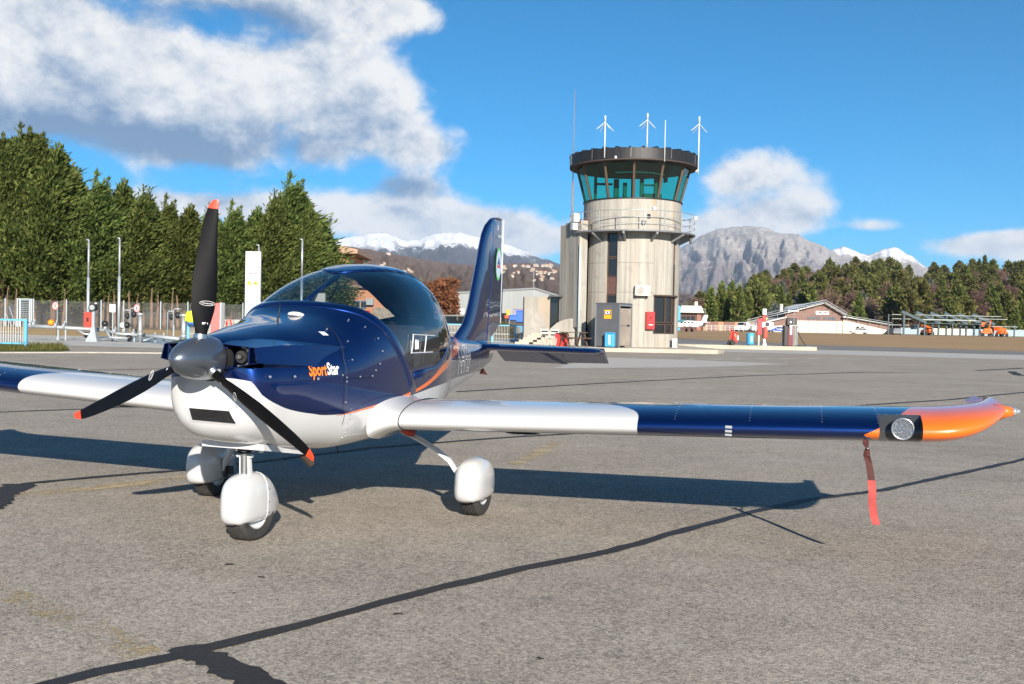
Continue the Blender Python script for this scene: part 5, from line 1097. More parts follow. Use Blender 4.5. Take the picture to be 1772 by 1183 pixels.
M_OAK = leaf_mat('dead_oak_leaves', [(.14, .07, .03), (.24, .12, .055), (.32, .17, .08)]); M_TWIG = leaf_mat('bare_twigs', [(.12, .078, .064), (.18, .118, .09), (.25, .165, .125)])
M_BARK = mat('bark', (.16, .10, .065), .95, var=.35, vscale=4, stretch=(3, 3, .5), bump=.5)
def sprays_to_mesh(name, segs, m):
    """segs: (base, direction*length, half width) -> kite-shaped faces, built with numpy"""
    n = len(segs); vs = np.zeros((n*4, 3)); rr = np.random.RandomState(len(segs))
    B = np.array([s_[0] for s_ in segs]); D = np.array([s_[1] for s_ in segs]); Wd = np.array([s_[2] for s_ in segs])
    rnd = rr.normal(size=(n, 3)); side = np.cross(D, rnd); side /= np.linalg.norm(side, axis=1, keepdims=True)+1e-9; side *= Wd[:, None]
    vs[0::4] = B; vs[1::4] = B + D*.42 + side; vs[2::4] = B + D; vs[3::4] = B + D*.42 - side
    me = bpy.data.meshes.new(name); me.vertices.add(n*4); me.vertices.foreach_set('co', vs.ravel()); me.loops.add(n*4); me.loops.foreach_set('vertex_index', np.arange(n*4)); me.polygons.add(n)
    me.polygons.foreach_set('loop_start', np.arange(0, n*4, 4)); me.polygons.foreach_set('loop_total', np.full(n, 4)); me.update(calc_edges=True); me.materials.append(m); return me
def conifer_mesh(name, seed, h, r, m, nbr=170, per=80, L=.55, wd=.11, base=.12, taper=.85, droop=.35, lean=(0, 0), rough=.35, blunt=0., spikes=0):
    rs = np.random.RandomState(seed); segs = []
    for i in range(nbr):
        u = (i + rs.rand())/nbr; tz = base + (1-base)*(u**.85); z0 = h*(tz-.02)*.97; az_ = i*2.39996 + rs.rand()*.8
        prof = ((1-tz)/(1-base))**taper; prof = max(prof, blunt*(1-tz)**.3) + .02
        ln = r*prof*(1 + rough*(rs.rand()-.5)*2)*(.75 + .25*min(1, (tz-base)/.12 + .4)); ln = max(ln, .25); up = droop*(.5 + .9*rs.rand())
        dv = np.array([math.cos(az_), math.sin(az_), up]); k = int(per*(.35 + .65*ln/r))
        f = .25 + .75*rs.rand(k)**.6; wob = rs.normal(size=(k, 3))*(.10*ln + .10)
        P_ = np.stack([dv[0]*ln*f, dv[1]*ln*f, z0 + dv[2]*ln*f**1.4], 1) + wob*np.array([1, 1, .8]) + np.array([lean[0], lean[1], 0])*(tz*h*.03)
        dirs = np.stack([np.full(k, dv[0]*.75 + lean[0]), np.full(k, dv[1]*.75 + lean[1]), np.full(k, .55 + .25*tz)], 1) + rs.normal(size=(k, 3))*.33
        dirs /= np.linalg.norm(dirs, axis=1, keepdims=True); ll = L*(.6 + .8*rs.rand(k))*(1.0 if tz < .9 else .8)
        for q in range(k): segs.append((P_[q], dirs[q]*ll[q], wd*(.6 + .8*rs.rand())))
    for i in range(spikes):                              # side leaders that break the outline
        a = rs.rand()*6.283; tz = .35 + .55*rs.rand(); q = r*((1-tz)/(1-base))**taper*(.55 + .5*rs.rand()); hs_ = 1.1 + 1.3*rs.rand(); k = int(per*.45)
        for j in range(k):
            f = rs.rand(); w = (1-f)*.28 + .03; p = np.array([q*math.cos(a) + rs.normal()*w + lean[0]*f*.6, q*math.sin(a) + rs.normal()*w + lean[1]*f*.6, tz*h + f*hs_]); dv = np.array([rs.normal()*.4 + lean[0]*.5, rs.normal()*.4 + lean[1]*.5, 1.0]); segs.append((p, dv*L*(.6 + .6*rs.rand()), wd*(.6 + .7*rs.rand())))
    for i in range(int(per*.5)):                        # leader
        z = h*(.90 + .10*rs.rand()); segs.append((np.array([rs.normal()*.1, rs.normal()*.1, z]), np.array([rs.normal()*.2, rs.normal()*.2, 1.0])*L, wd*.7))
    return sprays_to_mesh(name, segs, m)
def trunk_mesh(name, h, r, seed=0, limbs=0, bend=.04):
    rr = random.Random(seed); b = MB(); n = 7; b.tube([(rr.uniform(-bend, bend)*i, rr.uniform(-bend, bend)*i, h*i/(n-1)) for i in range(n)], [r*(1-.85*i/(n-1)) + .01 for i in range(n)], 8)
    for k in range(limbs):
        z = h*rr.uniform(.25, .75); a = rr.uniform(0, 6.28); l = h*rr.uniform(.18, .35); b.tube([(0, 0, z), (l*.5*math.cos(a), l*.5*math.sin(a), z+l*.35), (l*math.cos(a), l*math.sin(a), z+l*.8)], [r*.45, r*.28, r*.1], 5)
    o = b.build(name, M_BARK, None, True); me = o.data; bpy.data.objects.remove(o); return me
def tree(name, label, cat, loc, crown_me, trunk_me, s=1., rz=0., group=None, sz=None):
    o = thing(name, label, cat, loc, rz, group); o.scale = (s, s, sz or s)
    t_ = link(bpy.data.objects.new('trunk', trunk_me), o); c = link(bpy.data.objects.new('crown', crown_me), o); return o
LX = (math.cos(YAW)*.55, -math.sin(YAW)*.55)
CYP = [conifer_mesh('cypress_crown', 11+k, 10, 2.35, M_CYP, 190, 175, .34, .055, .10, .80, .75, (LX[0], LX[1]), .5, spikes=16) for k in range(3)]
CYPB = conifer_mesh('cypress_crown_wide', 31, 15, 4.3, M_CYP, 290, 215, .36, .058, .10, .70, .65, (LX[0]*.8, LX[1]*.8), .5, spikes=26)
TRK = [trunk_mesh('cypress_trunk', 9.2, .17, k, 0) for k in range(3)]; TRKB = trunk_mesh('cypress_trunk_wide', 13.5, .30, 9, 0)
TD = 77.; ROWB = .5
row = [(-150, 250, 1), (-75, 238, 1), (2, 232, 1), (48, 222, 1), (92, 262, 0), (126, 312, 0), (166, 318, 0), (206, 320, 0), (246, 341, 0), (286, 356, 0), (322, 362, 0), (360, 370, 0), (400, 366, 0), (438, 366, 0), (472, 348, 0), (500, 322, 0), (530, 362, 0), (560, 400, 0)]
for k, (px, ty, bg_) in enumerate(row):
    d = TD + (2.2 if k % 2 else -.6) + (2 if bg_ else 0); H_ = hz(px, ty, d) - ROWB
    s_ = H_/15.0 if bg_ else H_/10.0; wid = (.93 if bg_ else 1.0)*(1.18 if px == 500 else 1)
    o = tree('cypress_tree', ('tall broad dark green cypress tree, highest of the row behind the fuel depot fence' if bg_ else {500: 'large spreading green cypress behind the totem sign, tallest of the lower row', 560: 'small narrow cypress next to the terracotta building, lowest of the row', 530: 'narrow cypress between the spreading cypress and the smallest one of the row'}.get(px, 'dense dark green cypress tree of the wind-bent row behind the fuel depot fence')), 'tree', V(px, d, ROWB), CYPB if bg_ else CYP[k % 3], TRKB if bg_ else TRK[k % 3], s_*wid, 0, 'tall cypress trees' if bg_ else 'row of cypress trees behind the fence', s_)
    if not bg_ : o.scale.x = o.scale.y = max(1.0, s_)*wid*(1.06 if px < 525 else .80)*(1.12 if px in (500, 166, 246) else 1)
# bare stems along the fence, below the crowns
stem = trunk_mesh('stem_mesh', 3.0, .14, 4, 0, .008); twig = trunk_mesh('twig_mesh', 2.2, .03, 6, 9, .02)
for k, px in enumerate([10, 26, 60, 110, 148, 177, 186, 199, 212, 224, 233, 247, 262, 272, 285, 297, 308, 318]):
    o = thing('lopped_tree', 'slim lopped brown tree stem in the row behind the depot fence', 'tree', V(px, TD-3.5+(k % 3), ROWB-.05), 0, 'lopped trees behind the fence'); link(bpy.data.objects.new('trunk', stem), o); link(bpy.data.objects.new('twigs', twig), o); o.rotation_euler = (RND.uniform(-.06, .06), RND.uniform(-.06, .06), RND.uniform(0, 6)); o.scale = (RND.uniform(.8, 1.3),)*2 + (RND.uniform(.8, 1.15),)
slab('earth_terrace', [from_rd(-75, 63.5), from_rd(-14, 63.5), from_rd(-7, 69), from_rd(-7, 108), from_rd(-75, 108)], -.05, ROWB, M_EARTH)
# dark shed roof among the trees
sh = thing('timber_shed', 'dark low timber shed half hidden under the cypress trees', 'shed', V(128, TD+3, ROWB), VR+.2)
mb = MB(); mb.box((0, 0, 1.3), (6, 4, 2.6)); mb.build('wall', mat('tarred_boards', (.015, .014, .014), .9, var=.3), sh); mb = MB(); mb.prism([(-3.3, 2.6), (3.3, 2.6), (0, 3.6)], -2.3, 2.3, YM); mb.build('roof', mat('old_roof', (.10, .06, .05), .9, var=.3), sh)
# ------------------------------------------------------------------ fuel depot on the left
M_GREYST = mat('painted_grey_steel', (.33, .36, .38), .45, .3, var=.1); M_FNC = mat('fence_post', (.36, .42, .45), .5, .3)
M_NET = bpy.data.materials.new('chain_link'); M_NET.use_nodes = True; t = NT(M_NET.node_tree); t.n.clear(); oc = t.node('ShaderNodeTexCoord').outputs['Object']; sx = t.node('ShaderNodeSeparateXYZ', {0: oc})
p1 = t.m('ABSOLUTE', t.m('SUBTRACT', t.m('FRACT', t.m('MULTIPLY', t.m('ADD', sx.outputs[0], sx.outputs[2]), 7.0)), .5)); p2_ = t.m('ABSOLUTE', t.m('SUBTRACT', t.m('FRACT', t.m('MULTIPLY', t.m('SUBTRACT', sx.outputs[0], sx.outputs[2]), 7.0)), .5))
wire = t.m('MAXIMUM', t.m('LESS_THAN', p1, .035), t.m('LESS_THAN', p2_, .035)); mx = t.node('ShaderNodeMixShader', {0: wire}); t.l.new(t.node('ShaderNodeBsdfTransparent').outputs[0], mx.inputs[1]); t.l.new(t.node('ShaderNodeBsdfPrincipled', {'Base Color': (.30, .31, .31, 1), 'Roughness': .5}).outputs[0], mx.inputs[2]); t.l.new(mx.outputs[0], t.node('ShaderNodeOutputMaterial').inputs[0])
FD = 65.5
fence = thing('chain_link_fence', 'wire chain-link fence with pale grey posts in front of the cypress trees', 'fence', V(200, FD, ROWB), VR)
def fx(px): return (px-200)/1723*FD
posts = [-60, 9, 58, 115, 175, 214, 278, 325, 372, 420]
for a_, c_ in zip(posts, posts[1:]):
    mb = MB(); mb.add([(fx(a_), 0, 0), (fx(c_), 0, 0), (fx(c_), 0, 1.75), (fx(a_), 0, 1.75)], [(0, 1, 2, 3)]); mb.build('wire_panel', M_NET, fence)
for px in posts: mb = MB(); mb.cyl((fx(px), -.03, 0), (fx(px), -.03, 1.85), .04, n=8); mb.build('post', M_FNC, fence)
for px in (9, 16): mb = MB(); mb.cyl((fx(px), -.03, .9 if px == 9 else 1.3), (fx(px+12), -.03, 0), .025, n=6); mb.build('brace', M_FNC, fence)
gt = thing('fence_gate', 'narrow white framed gate in the chain-link fence', 'gate', V(42, FD-.2, ROWB-.05), VR)
for x in (-.45, -.28, .36, .48): mb = MB(); mb.box((x, 0, .95), (.08, .08, 1.9)); mb.build('upright', mat('gate_white', (.45, .50, .52), .5), gt)
for k in range(12): mb = MB(); mb.box((.04, 0, .45+.12*k), (.56, .03, .03)); mb.build('bar', M_FNC, gt)
mb = MB(); mb.box((0, 0, 1.86), (1.0, .08, .08)); mb.build('head_bar', M_FNC, gt)
def lamp_post(px, ty, d, lab):
    o = thing('lamp_post', lab, 'lamp post', V(px, d, 0), VR); h = hz(px, ty, d)
    mb = MB(); mb.cyl((0, 0, 0), (0, 0, h*.62), .085, n=10); mb.build('lower_pole', M_GREYST, o, True); mb = MB(); mb.cyl((0, 0, h*.62), (0, 0, h-.08), .06, n=10); mb.build('upper_pole', M_GALV, o, True)
    mb = MB(); mb.tube([(0, 0, h-.08), (-.02, 0, h), (-.16, 0, h+.02)], .05, 8); mb.build('lamp_head', M_GALV, o, True); mb = MB(); mb.lathe([(0, .06), (.16, .06), (.18, 0)], 12); mb.build('base_plate', M_GREYST, o)
lamp_post(152, 415, 57, 'slim grey lamp post carrying the red life-saving box'); lamp_post(205.5, 412, 58, 'slim grey lamp post between the white notice and the round red sign'); lamp_post(446, 424, 60, 'slim grey lamp post behind the white totem sign'); lamp_post(521, 414, 60, 'slim grey lamp post between the totem sign and the canopy of the airplane')
# totem sign
td = 46.; tot = thing('totem_sign', 'tall white sign pillar with prohibition and yellow warning symbols', 'sign', V(437, td, 0), VR); ht = hz(437, 435, td); sc_ = td/1723
mb = MB(); mb.box((0, 0, ht/2+.4), (26*sc_, .18, ht-.8), bev=.01); mb.build('pillar', mat('sign_white', (.56, .58, .59), .45, var=.03), tot)
mb = MB(); mb.box((.17, -.03, 1.62), (.76+.2, .10, .95)); mb.build('lower_panel', mat('sign_white', (.56, .58, .59), .45), tot); mb = MB(); mb.box((0, 0, .4), (.4, .16, .8)); mb.build('plinth', M_GREYST, tot)
def ty_(py): return hz(437, py, td)
def ringp(x, py, r, m, parent, name='prohibition_ring'): mb = MB(); z = ty_(py); mb.tube([(x+r*math.cos(a), -.095, z+r*math.sin(a)) for a in np.linspace(0, 6.2832, 25)[:-1]], .011, 4, True); mb.tube([(x-r*.7, -.095, z+r*.7), (x+r*.7, -.095, z-r*.7)], .009, 4); mb.build(name, m, parent)
M_RSG = mat('sign_red', (.62, .10, .10), .5); M_YSG = mat('sign_yellow', (.85, .62, .01), .5); M_BSG = mat('sign_black', (.01, .01, .01), .5)
for x, py in ((-.14, 473), (.15, 473)):
    ringp(x, py, .10, M_RSG, tot); mb = MB(); mb.box((x, -.093, ty_(py)), (.10, .004, .03)); mb.build('pictogram', M_BSG, tot)
for i, x in enumerate((-.15, .15)):
    z = ty_(489); mb = MB(); mb.add([(x-.125, -.094, z-.10), (x+.125, -.094, z-.10), (x, -.094, z+.13)], [(0, 1, 2)]); tr_ = mb.build('warning_triangle', M_YSG, tot)
    mb = MB()
    if i: mb.add([(x-.035, -.097, z-.07), (x+.035, -.097, z-.07), (x+.03, -.097, z-.02), (x, -.097, z+.05), (x-.03, -.097, z-.02)], [(0, 1, 2, 3, 4)])
    else: mb.add([(x-.05, -.097, z-.075), (x-.02, -.097, z-.075), (x-.02, -.097, z), (x+.02, -.097, z), (x+.02, -.097, z-.075), (x+.05, -.097, z-.075), (x+.03, -.097, z+.03), (x-.03, -.097, z+.03)], [tuple(range(8))])
    mb.build('pictogram', M_BSG, tr_)
mb = MB(); mb.box((0, -.094, ty_(500.5)), (.60, .006, .22)); mb.build('pink_band', mat('pale_pink', (.66, .50, .60), .5), tot)
for py in (465, 480, 494.5): mb = MB(); mb.box((0, -.0935, ty_(py)), (.62, .005, .012)); mb.build('rule', mat('sign_rule', (.45, .5, .52), .5), tot)
for x, py in ((.0, 538), (-.2, 549), (.18, 549)):
    ringp(x, py, .10, M_RSG, tot); mb = MB(); mb.box((x, -.093, ty_(py)), (.04, .004, .09)); mb.build('pictogram', M_BSG, tot)
# round signs and notice on posts
for px, py, d in ((96, 529, 52), (237, 533, 52)):
    o = thing('round_sign', 'round white prohibition sign with red rim on a thin post ' + ('beside the fence gate' if px < 100 else 'beside the tall bollard pipe'), 'sign', V(px, d, 0), VR); z = hz(px, py, d)
    mb = MB(); mb.cyl((.12, 0, 0), (.12, 0, z+.25), .03, n=8); mb.build('post', M_FNC, o); mb = MB(); mb.cyl((0, -.05, z), (0, -.04, z), .21, n=24); f_ = mb.build('disc', M_RSG, o); o.scale = (.75, 1, 1)
    mb = MB(); mb.cyl((0, -.056, z), (0, -.05, z), .165, n=24); mb.build('field', M_WPL, o); mb = MB(); mb.tube([(-.10, -.06, z+.10), (.10, -.06, z-.10)], .02, 4); mb.build('slash', M_RSG, o); mb = MB(); mb.box((0, -.059, z), (.07, .004, .18)); mb.build('pictogram', M_BSG, o)
o = thing('notice_board', 'white rectangular notice on a post beside the chain-link fence', 'sign', V(195, 53, 0), VR); z = hz(195, 533, 53); mb = MB(); mb.cyl((0, 0, 0), (0, 0, z), .03, n=8); mb.build('post', M_FNC, o); mb = MB(); mb.box((0, -.05, z), (.32, .02, .42)); pl_ = mb.build('plate', M_WPL, o)
for k in range(4): mb = MB(); mb.box((0, -.063, z+.12-.08*k), (.22, .004, .025)); mb.build('text_line', mat('print_grey', (.35, .35, .42), .6), pl_)
lb_ = thing('life_saving_box', 'bright red plastic box with a ring opening fixed to a lamp post', 'box', V(152.5, 56.7, hz(152, 568, 56.7)), VR); mb = MB()
mb.box((0, 0, .46), (.46, .22, .92), bev=.06); mb.build('case', M_EXR, lb_); mb = MB(); mb.box((.01, -.115, .50), (.14, .02, .26), bev=.02); mb.build('opening', M_BSG, lb_)
st_ = thing('cone_stand', 'grey tapered steel stand with a round hose coupling at the depot', 'stand', V(162, 50, 0), VR)
mb = MB(); mb.loft([[Vector((sx_*w, sy_*w, z)) for sx_, sy_ in ((-1, -1), (1, -1), (1, 1), (-1, 1))] for w, z in ((.30, 0), (.12, .5), (.07, .75), (.07, 1.6))]); mb.build('pedestal', M_GREYST, st_); mb = MB(); mb.cyl((-.03, -.14, 1.72), (-.03, .1, 1.72), .19, n=20); cp = mb.build('coupling', M_DARK, st_, 'auto'); mb = MB(); mb.cyl((-.03, -.16, 1.72), (-.03, -.14, 1.72), .13, n=18); mb.build('cap', M_GALV, cp); mb = MB(); mb.lathe([(0, .08), (.06, .05), (.07, 0)], 10); o = mb.build('beacon', M_WPL, st_, True); o.location = (.1, 0, 1.9)
# pipework
pw_ = thing('fuel_pipework', 'long run of grey fuel pipes with valves across the depot pad', 'pipework', V(180, 51, 0), VR)
def qx(px): return (px-180)/1723*51
def pipe(pts, r, name='pipe', m=None): b = MB(); b.tube(pts, r, 10); return b.build(name, m or M_GREYST, pw_, True)
zb = hz(180, 568, 51); pipe([(qx(44), 0, zb+.05), (qx(95), 0, zb+.02), (qx(185), .1, zb-.1)], .10); pipe([(qx(185), .1, zb-.1), (qx(200), 0, zb-.25), (qx(240), -.1, zb-.3)], .085); pipe([(qx(245), 0, zb-.30), (qx(318), -.6, zb-.45)], .10); pipe([(qx(190), -.4, zb-.1), (qx(198), -.5, zb-.45), (qx(228), -.5, zb-.48)], .07)
pipe([(qx(250), -.8, .0), (qx(270), -.4, zb-.4)], .05); pipe([(qx(140), -.3, zb-.1), (qx(150), -.3, zb-.3), (qx(165), -.3, zb-.32)], .06)
for px, zz_ in ((54, .1), (60, .15), (98, .1), (112, .08), (184, 0), (200, -.15), (216, -.1), (232, -.25), (243, -.2)):
    b = MB(); z = zb+zz_; x = qx(px); b.cyl((x-.06, 0, z), (x+.06, 0, z), .17, n=14); v_ = b.build('flange', M_GALV, pw_); b = MB(); b.cyl((x, 0, z), (x, -.02, z+.26), .035, n=8); b.build('valve_stem', M_GALV, v_)
for px, zz_, m_ in ((183, .25, M_DARK), (221, .2, M_DARK), (214, .18, M_WPL), (90, .25, mat('orange_grip', (.8, .25, .01), .5)), (225, -.45, M_DARK), (152, -.35, M_DARK)):
    b = MB(); b.lathe([(0, .13), (.1, .12), (.16, .04), (.16, -.05), (.1, -.12), (0, -.13)], 14); o = b.build('hand_wheel', m_, pw_, True); o.location = (qx(px), -.1, zb+zz_); o.rotation_euler = (1.0, .4, 0)
for px, h in ((100, zb), (113, zb+.1), (200, zb-.2), (232, zb-.2), (300, .9), (268, .5), (283, .5)): b = MB(); b.cyl((qx(px), .05, 0), (qx(px), .05, h), .045, n=8); b.build('support', M_GREYST, pw_)
for px, ty, d, r in ((243, 545, 50, .10), (318, 547, 47, .11)):
    o = thing('vent_pipe', 'thick grey upright vent pipe with a flanged cap, ' + ('next to the round sign' if px < 300 else 'next to the yellow jacket'), 'pipe', V(px, d, 0), VR); h = hz(px, ty, d); mb = MB(); mb.cyl((0, 0, 0), (0, 0, h), r, n=14); mb.build('tube', M_GALV, o, True); mb = MB(); mb.cyl((0, 0, h), (0, 0, h+.10), r*1.9, n=16); mb.build('cap', M_GALV, o); mb = MB(); mb.cyl((0, 0, h*.3), (0, 0, h*.3+.06), r*1.5, n=14); mb.build('flange', M_GALV, o)
for px, ty, d in ((225, 533, 55), (300, 534, 52), (290, 538, 57), (214, 536, 57)):
    o = thing('loading_arm', 'thin bent steel loading arm rising from the depot pad', 'pipe', V(px, d, 0), VR, 'loading arms of the depot'); h = hz(px, ty, d); mb = MB(); mb.tube([(0, 0, 0), (0, 0, h-.08), (.06, 0, h), (.35, 0, h)], .028, 8); mb.build('arm', M_FNC, o, True); mb = MB(); mb.lathe([(0, .2), (.12, .12), (.15, 0), (.10, -.12), (0, -.18)], 10); q = mb.build('arm_head', M_DARK, o, True); q.location = (.22, 0, h-.35)
# blue barriers
M_BARB = mat('barrier_blue', (.10, .42, .72), .45, coat=.2)
def barrier(px0, px1, d, lab, h=1.12, rz=0.):
    w = (px1-px0)/1723*d; o = thing('blue_barrier', lab, 'barrier', V(px0, d, 0), VR+rz)
    for x in (0, w): mb = MB(); mb.box((x, 0, h/2), (.09, .09, h)); mb.build('post', M_BARB, o)
    for z, m_ in ((h-.03, M_BARB), (.18, M_BARB), (h*.55, M_GALV)): mb = MB(); mb.box((w/2, 0, z), (w-.1, .04, .06 if m_ is M_BARB else .025)); mb.build('rail', m_, o)
    for k in range(int(w/.095)): mb = MB(); mb.cyl((.08+.095*k, 0, .15), (.08+.095*k, 0, h-.05), .011, n=5); mb.build('bar', M_WPL, o)
    return o
barrier(-40, 45, 38.5, 'sky blue metal barrier with white bars beside the grass verge'); barrier(326, 372, 47, 'sky blue metal barrier carrying the yellow jacket beside the propeller', 1.0)
barrier(772, 812, 66, 'sky blue fence panel between the canopy and the tail fin', 1.25); barrier(852, 893, 61, 'sky blue fence panel between the tail fin and the concrete steps', 1.25); barrier(893, 906, 62.5, 'short grey-blue fence panel next to the concrete flank wall', 1.2, -.6)
mb = MB(); 
jk = thing('yellow_jacket', 'bright yellow safety jacket with blue hem hung over a blue barrier', 'jacket', V(333, 46.8, 0), VR); z = .98
mb.loft([[Vector((w*math.cos(a), .10*math.sin(a), z+h)) for a in np.linspace(0, 6.2832, 17)[:-1]] for w, h in ((.24, .10), (.25, .3), (.25, .5), (.20, .62), (.08, .66))]); mb.build('torso', mat('hi_vis_yellow', (.62, .85, .03), .7, var=.15, vscale=12, bump=.5), jk, True); mb = MB(); mb.loft([[Vector((w*math.cos(a), .11*math.sin(a), z+h)) for a in np.linspace(0, 6.2832, 17)[:-1]] for w, h in ((.245, .0), (.25, .11))]); mb.build('hem', mat('hem_blue', (.03, .10, .35), .7), jk, True)
for s_ in (-1, 1): mb = MB(); mb.tube([(s_*.19, 0, z+.58), (s_*.27, -.03, z+.42), (s_*.26, -.06, z+.16)], [.08, .075, .065], 10); mb.build('sleeve', mat('hi_vis_yellow', (.62, .85, .03), .7), jk, True)
mb = MB(); mb.lathe([(.07, 0), (.10, .03), (.085, .09)], 12); o = mb.build('collar', mat('hem_blue', (.03, .10, .35), .7), jk, True); o.location = (0, 0, z+.63)
o = thing('faded_red_cabinet', 'faded red metal cabinet with white edge behind the propeller blade', 'cabinet', V(380, 44, 0), VR); mb = MB(); mb.box((-.12, 0, 1.0), (.42, .5, 1.95), bev=.02); mb.build('case', mat('faded_red', (.52, .13, .12), .6, var=.1), o); mb = MB(); mb.box((.12, -.02, 1.0), (.05, .54, 2.0)); mb.build('edge_trim', M_WPL, o)
o = thing('red_hose_reel', 'red hose reel on a tubular stand next to the faded red cabinet', 'hose reel', V(400, 45, 0), VR); mb = MB(); mb.cyl((0, -.12, .62), (0, .12, .62), .30, n=24); mb.build('drum', M_EXR, o, 'auto'); mb = MB(); mb.tube([(-.22, 0, 0), (-.20, 0, 1.2), (-.05, 0, 1.25), (.3, 0, 0)], .04, 8); mb.build('stand', M_EXR, o, True)
o = thing('block_wall', 'low grey block wall behind the red hose reel', 'wall', V(412, 58, 0), VR)
for r_ in range(5):
    for k in range(9): mb = MB(); mb.box((-2.0+.5*k+(.25 if r_ % 2 else 0), 0, .13+.25*r_), (.48, .2, .235), bev=.01); mb.build('block', mat('block_grey', (.30, .30, .28), .9, var=.2, vscale=2), o)
# grass tufts on the verge
segs = []; rs = np.random.RandomState(3)
A = [gnd(-60, 609), gnd(118, 607), gnd(105, 599), gnd(-60, 598)]
for k in range(5200):
    u, v = rs.rand(2); p = A[0].lerp(A[1], u).lerp(A[3].lerp(A[2], u), v); hh = .06 + .16*rs.rand()**2 + (.18 if rs.rand() < .03 else 0)
    segs.append((np.array([p.x, p.y, .01]), np.array([rs.normal()*.35, rs.normal()*.35, 1.0])*hh, .011))
gme = sprays_to_mesh('grass_tufts', segs, leaf_mat('verge_grass', [(.04, .06, .015), (.09, .11, .03), (.20, .17, .07)])); tag(link(bpy.data.objects.new('grass_tufts', gme)), 'short tufts of winter grass on the verge below the blue barrier', 'grass', kind='stuff')
# ------------------------------------------------------------------ buildings behind the aeroplane
M_TERRA = mat('terracotta_render', (.62, .27, .14), .85, var=.07, vscale=1.5); M_ROOFT = mat('roof_tile', (.35, .23, .16), .85, var=.2, vscale=4); M_BLUEF = mat('blue_window_frame', (.03, .16, .30), .5); M_AMB = mat('reflecting_pane', (.05, .04, .02), .1, spec=.8)
BD = 86.; bs = BD/1723; tb_ = thing('terracotta_building', 'orange rendered building with tiled roof and blue framed windows', 'building', V(600, BD, 0), VR)
def bxp(px): return (px-600)*bs
zt1 = hz(600, 441, BD); mb = MB(); mb.box((bxp(520), 4, zt1/2), ((603-437)*bs, 8, zt1)); mb.build('tall_block', M_TERRA, tb_); mb = MB(); mb.box((bxp(522), 3.6, zt1+.25), ((620-424)*bs, 9.4, .35)); rf_ = mb.build('roof_eave', M_ROOFT, tb_); mb = MB(); mb.prism([(bxp(424), zt1+.43), (bxp(620), zt1+.43), (bxp(522), zt1+1.4)], -8.2, 1.0, YM); mb.build('roof_slope', M_ROOFT, rf_)
mb = MB(); mb.box((bxp(602)+.02, 1.2, zt1-1.2), (.1, 1.4, 1.6)); mb.build('window', M_AMB, tb_)
zt2 = hz(630, 498, BD); mb = MB(); mb.box((bxp(640), 2.4, zt2/2), ((690-590)*bs, 4.6, zt2)); mb.build('low_wing', M_TERRA, tb_); mb = MB(); mb.box((bxp(640), 2.2, zt2+.12), ((694-588)*bs, 5.2, .22)); mb.build('wing_roof', M_ROOFT, tb_)
for x0, x1, y0, y1 in ((606, 622, 520, 533), (624, 633, 520, 533)):
    z0, z1 = hz(615, y1, BD), hz(615, y0, BD); mb = MB(); mb.box((bxp((x0+x1)/2), .08, (z0+z1)/2), ((x1-x0)*bs, .12, z1-z0)); w_ = mb.build('window', M_BLUEF, tb_)
    for k in range(2): mb = MB(); mb.box((bxp(x0+(x1-x0)*(.27+.46*k)), .01, (z0+z1)/2), ((x1-x0)*bs*.40, .02, z1-z0-.2)); mb.build('pane', M_AMB, w_)
mb = MB(); mb.box((bxp(640), -.15, hz(640, 522, BD)), (12*bs, .4, 11*bs)); mb.build('grey_panel', mat('grey_cladding', (.42, .42, .40), .6), tb_); mb = MB(); mb.box((bxp(668), -.1, 1.2), (44*bs, .3, 2.6)); mb.build('stone_wall', mat('tan_stone', (.36, .28, .21), .9, var=.3, vscale=3, bump=.5, bscale=6), tb_)
o = thing('red_kiosk_sign', 'red and white upright panel in front of the terracotta building', 'sign', V(634, 66, 0), VR); mb = MB(); mb.box((0, 0, 1.65), (.40, .2, .75), bev=.02); mb.build('panel', M_REDP, o); mb = MB(); mb.box((.07, -.11, 1.62), (.22, .02, .58)); mb.build('notice', M_WPL, o); mb = MB(); mb.box((0, 0, .65), (.26, .2, 1.3)); mb.build('pedestal', M_DARK, o)
# grey hangar
HD = 142.; hs_ = HD/1723; gh = thing('grey_hangar', 'large grey corrugated metal hangar behind the tail fin', 'hangar', V(860, HD, gz(HD)), VR); M_CORR = mat('corrugated_grey', (.22, .235, .245), .55, .2, var=.08, vscale=.4, stretch=(4, 4, .2))
def gp(px): return (px-860)*hs_
zl, zr_, zm = hz(760, 506, HD)-.2, hz(968, 512, HD)-.2, hz(930, 499, HD)-.2
mb = MB(); mb.prism([(gp(735), 0), (gp(990), 0), (gp(990), zr_-.6), (gp(925), zm), (gp(735), zl-.3)], -20, 0, YM); mb.build('shell', M_CORR, gh)
for k in range(52): mb = MB(); x = gp(737+4.85*k); zt_ = np.interp(x, [gp(735), gp(925), gp(990)], [zl-.3, zm, zr_-.6]); mb.box((x, -.03, zt_/2), (.12, .05, zt_-.1)); mb.build('rib', M_CORR, gh)
mb = MB(); mb.tube([(gp(735), -.1, zl-.25), (gp(925), -.1, zm+.05), (gp(990), -.1, zr_-.55)], .14, 6); mb.build('roof_edge', M_GALV, gh); mb = MB(); mb.box((gp(872), -.12, 1.4), (9*hs_, .1, 2.6)); mb.build('doorway', M_BLK, gh); mb = MB(); mb.box((gp(800), -.1, 1.9), (6*hs_, .1, 2.6)); mb.build('side_door', M_WPL, gh)
mb = MB(); mb.cyl((gp(922), 0, zm), (gp(922), 0, zm+2.6), .05, n=6); mb.build('mast', M_GALV, gh)
